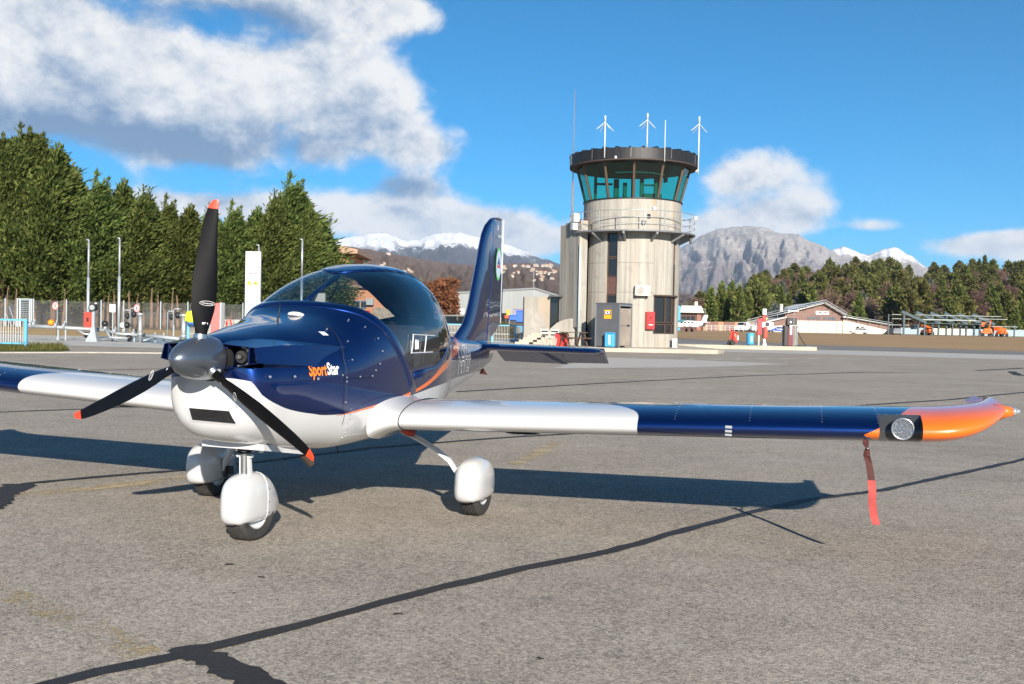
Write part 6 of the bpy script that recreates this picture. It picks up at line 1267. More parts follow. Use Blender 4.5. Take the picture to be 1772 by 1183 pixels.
for px0, px1, y0, y1, m_, lab, nm in ((888, 905, 535, 557, mat('mauve_sheet', (.23, .21, .30), .6), 'mauve grey metal lean-to shed beside the grey hangar', 'lean_to_shed'), (876, 881.5, 537, 546, mat('amber_sheet', (.70, .38, .02), .6), 'amber yellow machine standing at the hangar doorway', 'yellow_machine'), (893, 906, 538, 557, mat('royal_blue_sheet', (.01, .10, .50), .5), 'tall royal blue container beside the concrete flank wall', 'blue_container'), (881, 894, 546, 554, mat('royal_blue_sheet', (.01, .10, .50), .5), 'low royal blue container between the amber machine and the tall container', 'blue_container'), (873, 880, 547, 551, mat('red_sheet', (.60, .09, .02), .6), 'small orange red crate under the amber machine', 'red_crate')):
    d = 118 if nm != 'lean_to_shed' else 128; s_ = d/1723; o = thing(nm, lab, nm.split('_')[-1], V((px0+px1)/2, d, gz(d)), VR); za, zc_ = max(0, hz(890, y1, d)-gz(d)), hz(890, y0, d)-gz(d); w_ = (px1-px0)*s_
    mb = MB(); mb.box((0, 0, (za+zc_)/2), (w_, 1.4, zc_-za), bev=.04); mb.build('body', m_, o); mb = MB(); mb.box((0, -.02, zc_+.05), (w_*1.03, 1.5, .08)); mb.build('top', m_, o)
    for k in range(3): mb = MB(); mb.box((-w_*.3+w_*.3*k, -.72, (za+zc_)/2), (.05, .04, (zc_-za)*.9)); mb.build('rib', m_, o)
    if za > .1: mb = MB(); mb.box((0, 0, za/2), (w_*.8, 1.0, za)); mb.build('stand', M_DARK, o)
# leafless-brown oak and shrubs
def broad_mesh(name, seed, h, r, m, n=5200, L=.32, wd=.10, base=.25, lobes=9):
    rs = np.random.RandomState(seed); segs = []; C_ = []
    for k in range(lobes): a = k*2.4; rr_ = r*.55*rs.rand()**.5; C_.append((np.array([rr_*math.cos(a), rr_*math.sin(a), h*(base + .18 + .62*rs.rand())]), r*(.35 + .25*rs.rand())))
    for k in range(n):
        c, q = C_[rs.randint(lobes)]; dv = rs.normal(size=3); dv /= np.linalg.norm(dv); p = c + dv*q*(.55 + .45*rs.rand()**.5); p[2] = min(p[2], h)
        segs.append((p, (dv + rs.normal(size=3)*.6)*L*(.6 + .7*rs.rand()), wd*(.6 + .8*rs.rand())))
    return sprays_to_mesh(name, segs, m)
OAKC = broad_mesh('oak_crown', 5, 5.6, 2.6, M_OAK, 6500, .26, .09); OAKT = trunk_mesh('oak_trunk', 4.6, .16, 3, 7)
d = 112.; tree('oak_tree', 'small tree with withered brown leaves between canopy and grey hangar', 'tree', V(763, d, gz(d)), OAKC, OAKT, (hz(763, 487, d))/5.6, .3)
d = 120.; tree('oak_tree', 'brown leafy shrub tree half hidden behind the airplane canopy', 'tree', V(722, d, gz(d)), OAKC, OAKT, hz(722, 500, d)/5.6*.9, 1.4)
SHR = broad_mesh('shrub_crown', 9, 1.2, 1.0, leaf_mat('olive_shrub', [(.06, .06, .02), (.11, .10, .035), (.17, .13, .06)]), 1500, .16, .05, .05, 6); SHT = trunk_mesh('shrub_stem', .8, .03, 2, 4)
for px in (868, 878, 888): tree('low_shrub', 'low olive brown shrub in front of the grey hangar', 'shrub', V(px, 92, gz(92)), SHR, SHT, .85+.1*(px % 3), px, 'shrubs before the grey hangar')
# ------------------------------------------------------------------ vehicles
M_TINT = mat('tinted_glass', (.012, .016, .018), .06, spec=.8)
def vehicle(name, label, cat, loc, rz, paint_m, L=4.4, Wd=1.78, H=1.5, style='car', group=None):
    """x along the length (nose at -x), built from a side profile with tumblehome"""
    o = thing(name, label, cat, loc, rz, group); zf = .28
    if style == 'van': prof = [(-.5, .30), (-.5, .46), (-.46, .52), (-.30, .66), (-.22, .97), (-.17, 1), (.485, 1), (.5, .95), (.5, .12), (-.49, .12)]; gl = [(-.285, .67), (-.215, .93), (-.08, .93), (-.08, .62), (-.27, .62)]
    elif style == 'suv': prof = [(-.5, .22), (-.5, .50), (-.46, .58), (-.24, .63), (-.13, .95), (-.08, .99), (.36, 1), (.44, .95), (.49, .62), (.5, .2), (-.5, .18)]; gl = [(-.205, .645), (-.115, .92), (.35, .93), (.44, .66)]
    else: prof = [(-.5, .25), (-.5, .46), (-.44, .55), (-.22, .63), (-.08, .95), (.02, 1), (.24, .99), (.38, .72), (.48, .66), (.5, .25), (-.49, .18)]; gl = [(-.19, .65), (-.07, .92), (.22, .93), (.345, .69)]
    P_ = [(x*L, z*H) for x, z in prof]; n = len(P_)
    def wy(z): return Wd/2*(1 if z < .6*H else 1-.16*(z/H-.6)/.4)
    mb = MB(); mb.loft([[Vector((x, -wy(z), z)) for x, z in P_], [Vector((x, wy(z), z)) for x, z in P_]]); bd = mb.build('body', paint_m, o)
    bv = bd.modifiers.new('b', 'BEVEL'); bv.width = .05; bv.segments = 2; bv.limit_method = 'ANGLE'
    for s_ in (-1, 1):
        g = [(x*L, z*H) for x, z in gl]; mb = MB(); mb.add([Vector((x, s_*(wy(z)+.006), z)) for x, z in g], [tuple(range(len(g)))]); mb.build('side_window', M_TINT, o)
        mb = MB(); xm = (g[0][0]+g[-1][0])/2; mb.box((xm, s_*(wy(.8*H)+.012), .78*H), (.07, .02, .27*H)); mb.build('pillar', paint_m, o)
        mb = MB(); mb.box((-.47*L, s_*Wd*.34, .47*H), (.10, .28, .13), bev=.02); mb.build('headlight', M_WPL, o); mb = MB(); mb.box((.485*L, s_*Wd*.40, .55*H), (.06, .16, .2), bev=.02); mb.build('tail_lamp', M_REDP, o)
        mb = MB(); mb.box((-.20*L, s_*(Wd/2+.09), .66*H), (.12, .18, .12), bev=.03); mb.build('mirror', M_DARK, o)
        for xw in (-.31, .31):
            mb = MB(); r_ = .21*H if H < 1.9 else .34; mb.cyl((xw*L, s_*(Wd/2-.20), r_), (xw*L, s_*(Wd/2+.012), r_), r_, n=18); w_ = mb.build('wheel', M_RUB, o, 'auto'); mb = MB(); mb.cyl((xw*L, s_*(Wd/2+.012), r_), (xw*L, s_*(Wd/2+.022), r_), r_*.58, n=14); mb.build('rim', M_GALV, w_)
    ws = gl[:2]; mb = MB(); q = [(ws[0][0]*L, ws[0][1]*H), (ws[1][0]*L, ws[1][1]*H)]
    off = Vector((-.05 if style != 'van' else -.07, 0, .012)); mb.add([Vector((x, s_*(wy(z)-.10), z))+off for x, z in q for s_ in (-1, 1)], [(0, 1, 3, 2)]); mb.build('windscreen', M_TINT, o)
    return o
M_CW = mat('car_white', (.56, .57, .58), .3, coat=.8); M_CB = mat('car_blue', (.01, .08, .40), .3, coat=.8); M_CG = mat('car_grey', (.09, .085, .08), .3, .4, coat=.8); M_CS = mat('car_silver', (.35, .37, .38), .3, .4, coat=.8)
vehicle('parked_car', 'dark grey off-road car parked between canopy and tail fin', 'car', V(776, 74, 0), VR+.25, M_CG, 4.4, 1.8, 1.95, 'suv')
RD = 258.; rz_ = gz(RD)
vehicle('white_van', 'white panel van parked beside the wooden gabled hangar', 'van', V(1318, RD-6, gz(RD-6)), VR+.05, M_CW, 5.6, 2.0, 2.5, 'van'); vehicle('parked_car', 'bright blue car parked before the wooden gabled hangar', 'car', V(1347, RD-8, gz(RD-8)), VR, M_CB, 4.2, 1.75, 1.35)
vehicle('parked_car', 'white car parked before the low hangar annex', 'car', V(1488, RD-9, gz(RD-9)), VR, M_CW, 4.6, 1.78, 1.5); vehicle('parked_car', 'silver car parked nose-on beside the steel frame', 'car', V(1553, RD-10, gz(RD-10)), VR+1.2, M_CS, 4.2, 1.75, 1.6, 'suv'); vehicle('parked_car', 'dark car parked behind the silver car by the steel frame', 'car', V(1546, RD-2, gz(RD-2)), VR+.8, M_CG, 4.2, 1.75, 1.6, 'suv')
vehicle('white_van', 'white van with dark load box beside the rows of conifers', 'van', V(1286, RD-2, gz(RD-2)), VR+.9, M_CW, 5.0, 2.0, 2.4, 'van')
# ------------------------------------------------------------------ wooden hangar
hs2 = RD/1723; wh = thing('wooden_hangar', 'gabled hangar with brown timber front, white sliding doors and solar roof', 'hangar', V(1418, RD, rz_), VR)
def wx(px): return (px-1418)*hs2
def wz(py, px=1418): return hz(px, py, RD)-rz_
M_TIMB = mat('brown_timber', (.20, .125, .105), .85, var=.25, vscale=1.2, stretch=(.3, .3, 6)); M_CREAMD = mat('cream_doors', (.50, .48, .415), .6, var=.04); M_SOL = mat('solar_glass', (.05, .10, .20), .15, .2); M_ROOFG = mat('pale_roof', (.44, .45, .42), .7, var=.1)
zd, ze, zp = wz(555), wz(543), wz(525)
mb = MB(); mb.prism([(wx(1358), zd), (wx(1458), zd), (wx(1458), ze), (wx(1424), zp), (wx(1358), ze)], -26, 0, YM); mb.build('gable', M_TIMB, wh)
for k in range(7): mb = MB(); x0 = wx(1366+16.3*k); mb.box((x0+8*hs2, -.1, zd/2), (16*hs2-.05, .25, zd)); mb.build('sliding_door', M_CREAMD, wh)
for k, (a_, c_) in enumerate(((1354, 1424), (1424, 1462))):
    za_, zc_ = (ze+.1, zp+.35) if k == 0 else (zp+.35, ze-.1); mb = MB(); mb.add([(wx(a_), -1.2, za_), (wx(c_), -1.2, zc_), (wx(c_), 26, zc_), (wx(a_), 26, za_)], [(0, 1, 2, 3)]); o = mb.build('roof_slope', M_ROOFG, wh); s_ = o.modifiers.new('s', 'SOLIDIFY'); s_.thickness = .3
    if k == 0:
        for i in range(5):
            f0, f1 = i/5+.01, (i+1)/5-.01; mb = MB(); mb.add([(wx(a_)+(wx(c_)-wx(a_))*f, y, za_+(zc_-za_)*f+.22) for f, y in ((f0, -1.0), (f1, -1.0), (f1, 12), (f0, 12))], [(0, 1, 2, 3)]); mb.build('solar_panel', M_SOL, wh)
mb = MB(); mb.box((wx(1422), -.2, wz(541)), (23*hs2, .12, 6.2*hs2)); bn2 = mb.build('banner', M_WPL, wh)
for px, m_ in ((1418, mat('navy_print', (.03, .03, .07), .5)), (1427, M_REDP)): mb = MB(); mb.box((wx(px), -.27, wz(540.5)), (4*hs2, .02, 2*hs2)); mb.build('emblem', m_, bn2)
for px in (1400, 1408, 1416, 1428, 1436, 1443): mb = MB(); mb.box((wx(px), -.05, wz(550)), (6*hs2, .16, 4.6*hs2)); mb.build('window', mat('grey_pane', (.10, .12, .14), .2), wh)
o = text_mesh('door_mark', 'G1', 1.1, mat('door_print', (.25, .26, .30), .6), wh); o.location = (wx(1416), -.26, wz(558.5))
for x0, x1, zl_, zr2, nm in ((1290, 1358, 567, 549, 'left_annex'), (1458, 1538, 549, 561, 'right_annex')):
    mb = MB(); mb.prism([(wx(x0), 0), (wx(x1), 0), (wx(x1), wz(zr2)), (wx(x0), wz(zl_ if x0 < 1400 else 549))], -18, .6, YM); mb.build('annex', M_CREAMD, wh)
    mb = MB(); za_, zc_ = (wz(zl_), wz(zr2)) if x0 < 1400 else (wz(548.5), wz(zr2)); mb.add([(wx(x0)-.4, -1.4, za_+.05), (wx(x1), -1.4, zc_+.05), (wx(x1), 18, zc_+.05), (wx(x0)-.4, 18, za_+.05)], [(0, 1, 2, 3)]); o = mb.build('annex_roof', M_ROOFG, wh); s_ = o.modifiers.new('s', 'SOLIDIFY'); s_.thickness = .35
    mb = MB(); mb.prism([(wx(x0), (za_-.6) if x0 > 1400 else .2*za_+1.2), (wx(x1), zc_-1.2 if x0 > 1400 else zc_-2.2), (wx(x1), zc_-.1), (wx(x0), za_-.1)], -.1, .66, YM); mb.build('annex_boarding', M_TIMB, wh)
for px in (1483, 1491): mb = MB(); mb.box((wx(px), -.7, wz(566)), (4.5*hs2, .1, 5*hs2)); mb.build('annex_window', M_TINT, wh)
mb = MB(); mb.cyl((wx(1362), 6, ze), (wx(1362), 6, wz(526)), .45, n=10); mb.build('chimney', M_CREAMD, wh)
sc2 = bpy.data.objects.new('scaffold_rail', None); link(sc2, wh)
for a_, za_, c_, zc_ in ((1290, 556, 1360, 538), (1360, 533, 1424, 519), (1424, 519, 1462, 540), (1462, 545, 1540, 556)):
    for dz in (0, 3.5):
        mb = MB(); mb.tube([(wx(a_), -1.6, wz(za_+dz)), (wx(c_), -1.6, wz(zc_+dz))], .07, 5); mb.build('rail', M_GALV, sc2)
    for k in range(5): f = k/4; x = a_+(c_-a_)*f; z = za_+(zc_-za_)*f; mb = MB(); mb.cyl((wx(x), -1.6, wz(z+9)), (wx(x), -1.6, wz(z)), .06, n=5); mb.build('upright', M_GALV, sc2)
# ------------------------------------------------------------------ steel frame under construction, lifts
SD = 232.; ss = SD/1723; sf = thing('steel_frame', 'dark blue-grey steel frame of an unfinished hangar on the field', 'steel frame', V(1640, SD, gz(SD)), VR); M_STL = mat('primed_steel', (.045, .075, .09), .5, .3, var=.1); M_PUR = mat('zinc_purlin', (.24, .27, .27), .5, .4)
def fxx(px): return (px-1640)*ss
def fz(py, px=1640): return hz(px, py, SD)-gz(SD)
for k in range(6):
    x0, x1 = 1564+28.5*k, 1600+28.5*k*.985; zt_, zl_ = fz(540.5+.9*k, x0), fz(557.5+.7*k, x1); y_ = 1.2*k
    for x, z in ((x0, zt_), (x1, zl_)): mb = MB(); mb.box((fxx(x), y_, z/2), (.34, .34, z)); mb.build('column', M_STL, sf)
    mb = MB(); mb.tube([(fxx(x0)-.6, y_, zt_+.25), (fxx(x1)+.3, y_, zl_)], .42, 4); mb.build('rafter', M_STL, sf)
for px, z in ((1543, 543), (1763, 561)): mb = MB(); zt_ = fz(z, px); mb.box((fxx(px), 2, zt_/2), (.24, .24, zt_)); mb.build('column', M_STL, sf)
for a_, c_, z, m_ in ((1545, 1564, 544, M_PUR), (1545, 1690, 552.5, M_PUR), (1585, 1734, 546, M_PUR), (1592, 1700, 554, M_PUR), (1600, 1720, 560, M_STL), (1695, 1745, 552, M_PUR), (1717, 1763, 565, M_PUR), (1545, 1575, 562, M_PUR)):
    mb = MB(); mb.box(((fxx(a_)+fxx(c_))/2, .5, fz(z, (a_+c_)/2)), (fxx(c_)-fxx(a_), .12, .13)); mb.build('purlin', m_, sf)
M_LIFT = mat('lift_orange', (.75, .14, .02), .5)
for px, rz2, lab, kind in ((1605, .2, 'orange telescopic lift resting with its boom lowered inside the steel frame', 0), (1707, -.3, 'orange boom lift with raised folded arm near the steel columns', 1), (1734, .6, 'orange lift with two dark wheels at the end of the steel frame', 2)):
    o = thing('boom_lift', lab, 'lift', V(px, SD+6, gz(SD+6)), VR+rz2); mb = MB(); mb.box((0, 0, .95), (2.6, 1.6, .7), bev=.15); mb.build('chassis', M_LIFT, o)
    for x in (-.9, .9):
        for y in (-.75, .75): mb = MB(); mb.cyl((x, y-.15, .45), (x, y+.15, .45), .45, n=14); mb.build('wheel', M_RUB, o)
    mb = MB(); mb.box((.2, 0, 1.6), (1.7, 1.2, .8), bev=.15); mb.build('turret', M_LIFT, o); mb = MB(); mb.tube([(.6, 0, 1.9), (-1.0 if kind != 1 else .9, 0, 2.4 if kind != 1 else 3.8), (-3.2 if kind == 0 else (-.6 if kind == 1 else -1.6), 0, 2.1 if kind != 1 else 3.1)], .18, 6); mb.build('boom', M_LIFT, o); mb = MB(); bx_ = -3.6 if kind == 0 else (-.9 if kind == 1 else -1.9); mb.box((bx_, 0, 1.9 if kind != 1 else 2.9), (.8, 1.4, 1.0)); mb.build('basket', M_LIFT if kind else M_STL, o)
# long low site fence behind the frame
lf = thing('site_fence', 'long low pale site fence behind the steel frame', 'fence', V(1660, SD+30, gz(SD+30)), VR); s3 = (SD+30)/1723
for k in range(14): mb = MB(); mb.box((-14+2.6*k, 0, .95), (2.5, .06, 1.7)); mb.build('panel', M_CREAMD if 2 < k < 7 else mat('blue_grey_sheet', (.25, .33, .38), .6), lf)
for k in range(15): mb = MB(); mb.cyl((-15.3+2.6*k, -.06, 0), (-15.3+2.6*k, -.06, 2.0), .05, n=6); mb.build('post', M_GALV, lf)
# ------------------------------------------------------------------ left of the conifers: blue shed, low house, twin-engined aeroplane
bd_ = 240.; s4 = bd_/1723
o = thing('blue_shed', 'bright blue sheet metal shed beside the control tower foot', 'shed', V(1160, bd_, gz(bd_)), VR); h_ = hz(1170, 526, bd_)-gz(bd_); mb = MB(); mb.prism([(-16*s4, 0), (17*s4, 0), (17*s4, h_-.5), (0, h_+.5), (-16*s4, h_)], -9, 0, YM); mb.build('shell', mat('cyan_sheet', (.04, .30, .55), .5, var=.05), o)
for k in range(9): mb = MB(); mb.box((-14*s4+3.6*s4*k, -.03, h_*.45), (.12, .06, h_*.88)); mb.build('rib', mat('cyan_sheet', (.04, .30, .55), .5), o)
o = thing('low_house', 'long low brick house with wide grey roof beside the parked white airplane', 'house', V(1197, bd_+14, gz(bd_)), VR); s5 = (bd_+14)/1723; z0 = hz(1197, 541, bd_+14)-gz(bd_); mb = MB(); mb.box((0, 3, z0/2), (40*s5, 6, z0)); mb.build('wall', mat('dark_brick', (.10, .05, .045), .9, var=.3, vscale=2), o); mb = MB(); mb.prism([(-22*s5, z0), (20*s5, z0), (14*s5, z0+1.8), (-20*s5, z0+1.8)], -7, 1.2, YM); r5 = mb.build('roof', M_ROOFG, o); mb = MB(); mb.box((10*s5, 3, z0+2.3), (5*s5, 1.2, 1.3)); mb.build('chimney', M_CREAMD, r5); mb = MB(); mb.box((12*s5, -.05, z0/2), (7*s5, .2, z0-.1)); mb.build('brick_pier', mat('red_brick', (.26, .13, .10), .9, var=.2), o)
for k in range(3): mb = MB(); mb.box((-14*s5+8*s5*k, -.06, z0*.5), (6*s5, .1, z0*.6)); mb.build('window', M_TINT, o)
pd = 205.; ps = pd/1723; o = thing('parked_airplane', 'white twin-engined airplane parked far off beside the control tower', 'airplane', V(1196, pd, gz(pd)), VR+.12); M_PW = mat('far_white_paint', (.58, .58, .58), .35, coat=.5)
mb = MB(); mb.loft([[Vector((x, .62*w*math.cos(a), zc+.72*w*math.sin(a))) for a in np.linspace(0, 6.2832, 15)[:-1]] for x, w, zc in ((-4.0, .05, 1.25), (-3.5, .5, 1.3), (-2.4, .95, 1.45), (-.8, 1.05, 1.6), (1.0, .95, 1.6), (2.4, .6, 1.7), (3.3, .25, 1.8))]); mb.build('fuselage', M_PW, o, True)
mb = MB(); mb.prism([(2.0, 1.9), (3.2, 1.9), (3.5, 3.5), (2.7, 3.5)], -.07, .07, YM); mb.build('fin', M_PW, o); mb = MB(); mb.box((2.9, 0, 1.95), (.9, 3.8, .08), bev=.02); mb.build('tailplane', M_PW, o); mb = MB(); mb.box((-.6, 0, 1.05), (1.5, 9.6, .16), bev=.05); mb.build('wing', M_PW, o)
for s_ in (-1, 1):
    mb = MB(); mb.loft([[Vector((x, s_*1.9+.38*w*math.cos(a), 1.2+.34*w*math.sin(a))) for a in np.linspace(0, 6.2832, 13)[:-1]] for x, w in ((-2.1, .4), (-1.7, .9), (-.6, 1), (.6, .3))]); mb.build('engine', M_PW, o, True); mb = MB(); mb.cyl((-.4, s_*1.9, 0), (-.4, s_*1.9, 1.0), .08, n=6); mb.cyl((-.4, s_*1.9-.08, .28), (-.4, s_*1.9+.08, .28), .28, n=14); mb.build('main_wheel', M_DARK, o)
    for k in range(4): mb = MB(); mb.box((-2.2+.75*k, s_*.66, 1.85), (.42, .04, .28), bev=.01); mb.build('cabin_window', M_TINT, o)
mb = MB(); mb.cyl((-3.0, 0, 0), (-3.0, 0, 1.0), .07, n=6); mb.cyl((-3.0, -.07, .24), (-3.0, .07, .24), .24, n=14); mb.build('nose_wheel', M_DARK, o); mb = MB(); mb.prism([(-3.0, 1.95), (-2.2, 2.35), (-1.7, 2.5), (-1.7, 1.95)], -.5, .5, YM); mb.build('windscreen', mat('teal_cover', (.03, .16, .16), .3), o); mb = MB(); mb.box((2.3, 0, 1.35), (1.2, .5, .4), bev=.1); mb.build('tail_stripe', mat('slate_blue', (.08, .16, .26), .4), o)
lamp = thing('street_lamp', 'thin grey street lamp beside the parked white airplane', 'lamp post', V(1220, 245, gz(245)), VR); mb = MB(); mb.tube([(0, 0, 0), (0, 0, 5.0), (-.2, 0, 5.3), (-.8, 0, 5.5)], .06, 6); mb.build('pole', M_GALV, lamp); mb = MB(); mb.box((-.9, 0, 5.5), (.5, .2, .1)); mb.build('head', M_GALV, lamp)
pf = thing('airfield_fence', 'low pale rail fence between the parked airplane and the van', 'fence', V(1255, 252, gz(252)), VR); s6 = 252/1723
for k in range(9): mb = MB(); mb.box((-32*s6+8*s6*k, 0, .7), (.08, .08, 1.4)); mb.build('post', M_GALV, pf)
for z in (.5, 1.0, 1.4): mb = MB(); mb.box((0, -.06, z), (66*s6, .04, .06)); mb.build('rail', M_GALV, pf)
bb_ = thing('brick_boundary_wall', 'low brick and timber boundary wall below the tall conifers', 'wall', V(1262, 262, gz(262)), VR); mb = MB()
for k in range(10): mb = MB(); mb.box((-6.5+1.5*k*.95, 0, 1.2), (1.4, .3, 2.4)); mb.build('panel', mat('reddish_boards' if k % 3 else 'tan_boards', (.20, .11, .09) if k % 3 else (.36, .21, .12), .9, var=.2), bb_)
# ------------------------------------------------------------------ wooded hill on the right
from mathutils import noise as mn
HILL = [(1060, 560), (1160, 552), (1225, 530), (1290, 506), (1330, 492), (1380, 482), (1420, 474), (1470, 470), (1530, 466), (1600, 484), (1650, 479), (1700, 468), (1740, 474), (1800, 478), (1900, 470), (2050, 480), (2250, 500)]
hx = np.array([p[0] for p in HILL]); hyv = np.array([p[1] for p in HILL]); HB, HR = 285., 620.
def hill_z(px, d):
    zr = hz(px, float(np.interp(px, hx, hyv))+9, HR); zb = gz(HB)
    s_ = (d-HB)/(HR-HB); s_ = max(0, s_)
    f = (s_**1.1 if s_ < 1 else max(0, 1-(s_-1)*1.4)); return zb + (zr-zb)*f + 1.6*mn.noise((px*.02, d*.01, 3))*min(1, s_*4)
M_HILL = grass_mat('hill_floor', [(.06, .045, .028), (.10, .075, .045), (.14, .105, .06)], .35)
pxs = np.arange(1060, 2260, 15); dss = np.concatenate([np.linspace(HB-2, HR, 26), np.linspace(HR+40, 1000, 6)]); vs = []; fs = []
for d in dss:
    for px in pxs: p = V(px, d); p.z = hill_z(px, d) if d > HB else gz(d)-.02; vs.append(p)
n = len(pxs)
for i in range(len(dss)-1):
    for k in range(n-1): fs.append((i*n+k, i*n+k+1, (i+1)*n+k+1, (i+1)*n+k))
tag(mesh_obj('wooded_hill', vs, fs, M_HILL, None, True), kind='structure')
PINE = [conifer_mesh('pine_crown', 51+k, 12, 3.3, M_PIN, 60, 34, 1.15, .36, .22, .55, .35, (0, 0), .4, .62) for k in range(3)]
SPRU = [conifer_mesh('spruce_crown', 61+k, 13, 2.7, M_SPR, 70, 32, 1.0, .28, .05, .95, -.05, (0, 0), .3) for k in range(3)]
SILV = conifer_mesh('cedar_crown', 71, 9, 2.9, M_SILV, 55, 30, 1.0, .26, .08, .85, .05); BARE = [broad_mesh('bare_crown', 81+k, 7, 3.4, M_TWIG, 1500, .9, .07, .12, 8) for k in range(2)]; BUSH = broad_mesh('bush_crown', 91, 5, 3.2, leaf_mat('green_bush', [(.03, .05, .012), (.06, .085, .02), (.11, .12, .035)]), 1500, .5, .18, .05, 7)
FT = trunk_mesh('far_trunk', 10, .22, 1); FTS = trunk_mesh('far_stem', 5, .14, 2, 6)
KINDS = [('pine_tree', 'rounded dark green pine on the wooded hill', 'tree', PINE, FT, 'pines of the wooded hill', 12.), ('spruce_tree', 'pointed green conifer on the wooded hill', 'tree', SPRU, FT, 'pointed conifers of the wooded hill', 13.), ('bare_tree', 'leafless reddish brown tree on the wooded hill', 'tree', BARE, FTS, 'leafless trees of the wooded hill', 7.), ('cedar_tree', 'silvery grey-green conifer on the wooded hill', 'tree', [SILV], FT, 'silvery conifers of the wooded hill', 9.)]
rs = random.Random(12); pos = []; tries = 0
while len(pos) < 285 and tries < 20000:
    tries += 1; d = 300 + 330*rs.random()**.85; px = rs.uniform(1205, 1815)
    if d < 318 and 1340 < px < 1760 and rs.random() < .5: continue
    zg = hill_z(px, d)
    if zg < .2 or (px < 1300 and d > 430): continue
    r, f = (px-886)/1723*d, d
    if any((r-a)**2 + (f-b_)**2 < 7.6**2 for a, b_ in pos): continue
    pos.append((r, f)); u = rs.random(); fr_ = (f-HB)/(HR-HB)
    k = (0 if u < .58 else 2 if u < .88 else 1 if u < .96 else 3) if fr_ > .30 else (1 if u < .42 else 0 if u < .66 else 2 if u < .88 else 3)
    nm, lab, cat, ms, tk, grp, h0 = KINDS[k]; H_ = {0: rs.uniform(8.5, 14), 1: rs.uniform(8, 15), 2: rs.uniform(5.5, 9.5), 3: rs.uniform(6, 10)}[k]; s_ = H_/h0
    o = tree(nm, lab, cat, V(px, f, zg-.2), ms[rs.randrange(len(ms))], tk, s_*rs.uniform(.85, 1.2), rs.uniform(0, 6.28), grp, s_)
# tall conifers at the foot of the hill, nearer
for px, ty, d, k in ((1229, 497, 276, 1), (1248, 489, 280, 1), (1262, 505, 290, 0), (1278, 494, 272, 1), (1293, 500, 284, 1), (1308, 486, 288, 0), (1322, 505, 280, 1), (1340, 525, 278, 3), (1353, 530, 276, 3), (1404, 492, 300, 1), (1485, 505, 285, 1), (1572, 500, 300, 0), (1590, 487, 305, 0), (1548, 495, 310, 0), (1670, 512, 290, 0), (1648, 520, 288, 0), (1725, 515, 290, 1), (1756, 530, 270, 1), (1768, 520, 275, 1), (1740, 505, 300, 0)):
    nm, lab, cat, ms, tk, grp, h0 = KINDS[k]; zg = max(gz(d), hill_z(px, d)); s_ = (hz(px, ty, d)-zg)/h0
    lab = {0: 'broad dark pine at the foot of the hill behind the hangars', 1: 'tall pointed conifer at the foot of the hill behind the hangars', 3: 'silvery grey conifer at the foot of the hill beside the wooden hangar'}[k]
    tree(nm, lab, cat, V(px, d, zg-.1), ms[px % len(ms)], tk, s_*1.05, px*1., 'tall trees behind the hangars', s_)
for px, d, s_ in ((1600, 330, 1.1), (1690, 300, .9), (1260, 268, .5)): tree('round_bush', 'rounded green bush at the foot of the wooded hill' if px > 1300 else 'small round bush beside the brick boundary wall', 'bush', V(px, d, max(gz(d), hill_z(px, d))), BUSH, FTS, s_, 1., 'bushes below the hill' if px > 1300 else None)
# bare brush between tower and conifers, and far tree line
segs = []; rr2 = np.random.RandomState(8)
for k in range(9000):
    px = rr2.uniform(560, 1240); d = rr2.uniform(330, 420); p = V(px, d, gz(d)); hh = 5.5*(.6 + .4*mn.noise((px*.05, d*.1, 0))) + (2 if px < 800 else 0); z = rr2.rand()*hh
    segs.append((np.array([p.x, p.y, p.z + z*.8]), np.array([rr2.normal()*.4, rr2.normal()*.4, 1.0])*1.6, .10))
tag(link(bpy.data.objects.new('far_thicket', sprays_to_mesh('far_thicket', segs, M_TWIG))), 'brown leafless thicket along the far edge of the airfield', 'thicket', kind='stuff')
# ------------------------------------------------------------------ mountains
def ridge_noise(x, y, oct_=6, f=1.):
    a, s_, w = 1., 0., 0.
    for k in range(oct_):
        s_ += a*(1-abs(mn.noise((x*f, y*f, 7.3*k)))*2); w += a; a *= .60; f *= 2.05
    return s_/w
def mountain(name, sky_pts, dr, db, m, p=1.25, rough=.16, gully=5., step=4., rows=52, jag=2.2, x_ext=True, zbase=0.):
    X = np.array([q[0] for q in sky_pts]); Y = np.array([q[1] for q in sky_pts], float); pxs = np.arange(X[0], X[-1]+.1, step); vs, fs = [], []; ss_ = list(np.linspace(0, 1, rows)) + [1.06, 1.2, 1.5]
    for s_ in ss_:
        for px in pxs:
            d = db + (dr-db)*s_; zr = hz(px, float(np.interp(px, X, Y)) + jag*mn.noise((px*.07, 1, 2)) + jag*.5*mn.noise((px*.21, 4, 2)), dr); q = V(px, d)
            if s_ <= 1:
                e_ = math.sin(math.pi*min(1, s_))**.8; gx = px*.011*gully
                z = zbase + (zr-zbase)*(s_**p) + (zr-zbase)*rough*e_*(ridge_noise(gx + .6*s_, s_*2.2, 6)-.55)*1.6 + (zr-zbase)*rough*.5*e_*mn.noise((gx*.35, s_*1.3, 5))
                z = min(z, zr*(.30 + .70*s_) + 2) if s_ > .55 else z
            else: z = zr*(1-(s_-1)*1.6)
            q.z = z; vs.append(q)
    n = len(pxs)
    for i in range(len(ss_)-1):
        for k in range(n-1): fs.append((i*n+k, i*n+k+1, (i+1)*n+k+1, (i+1)*n+k))
    return tag(mesh_obj(name, vs, fs, m, None, True), kind='structure')
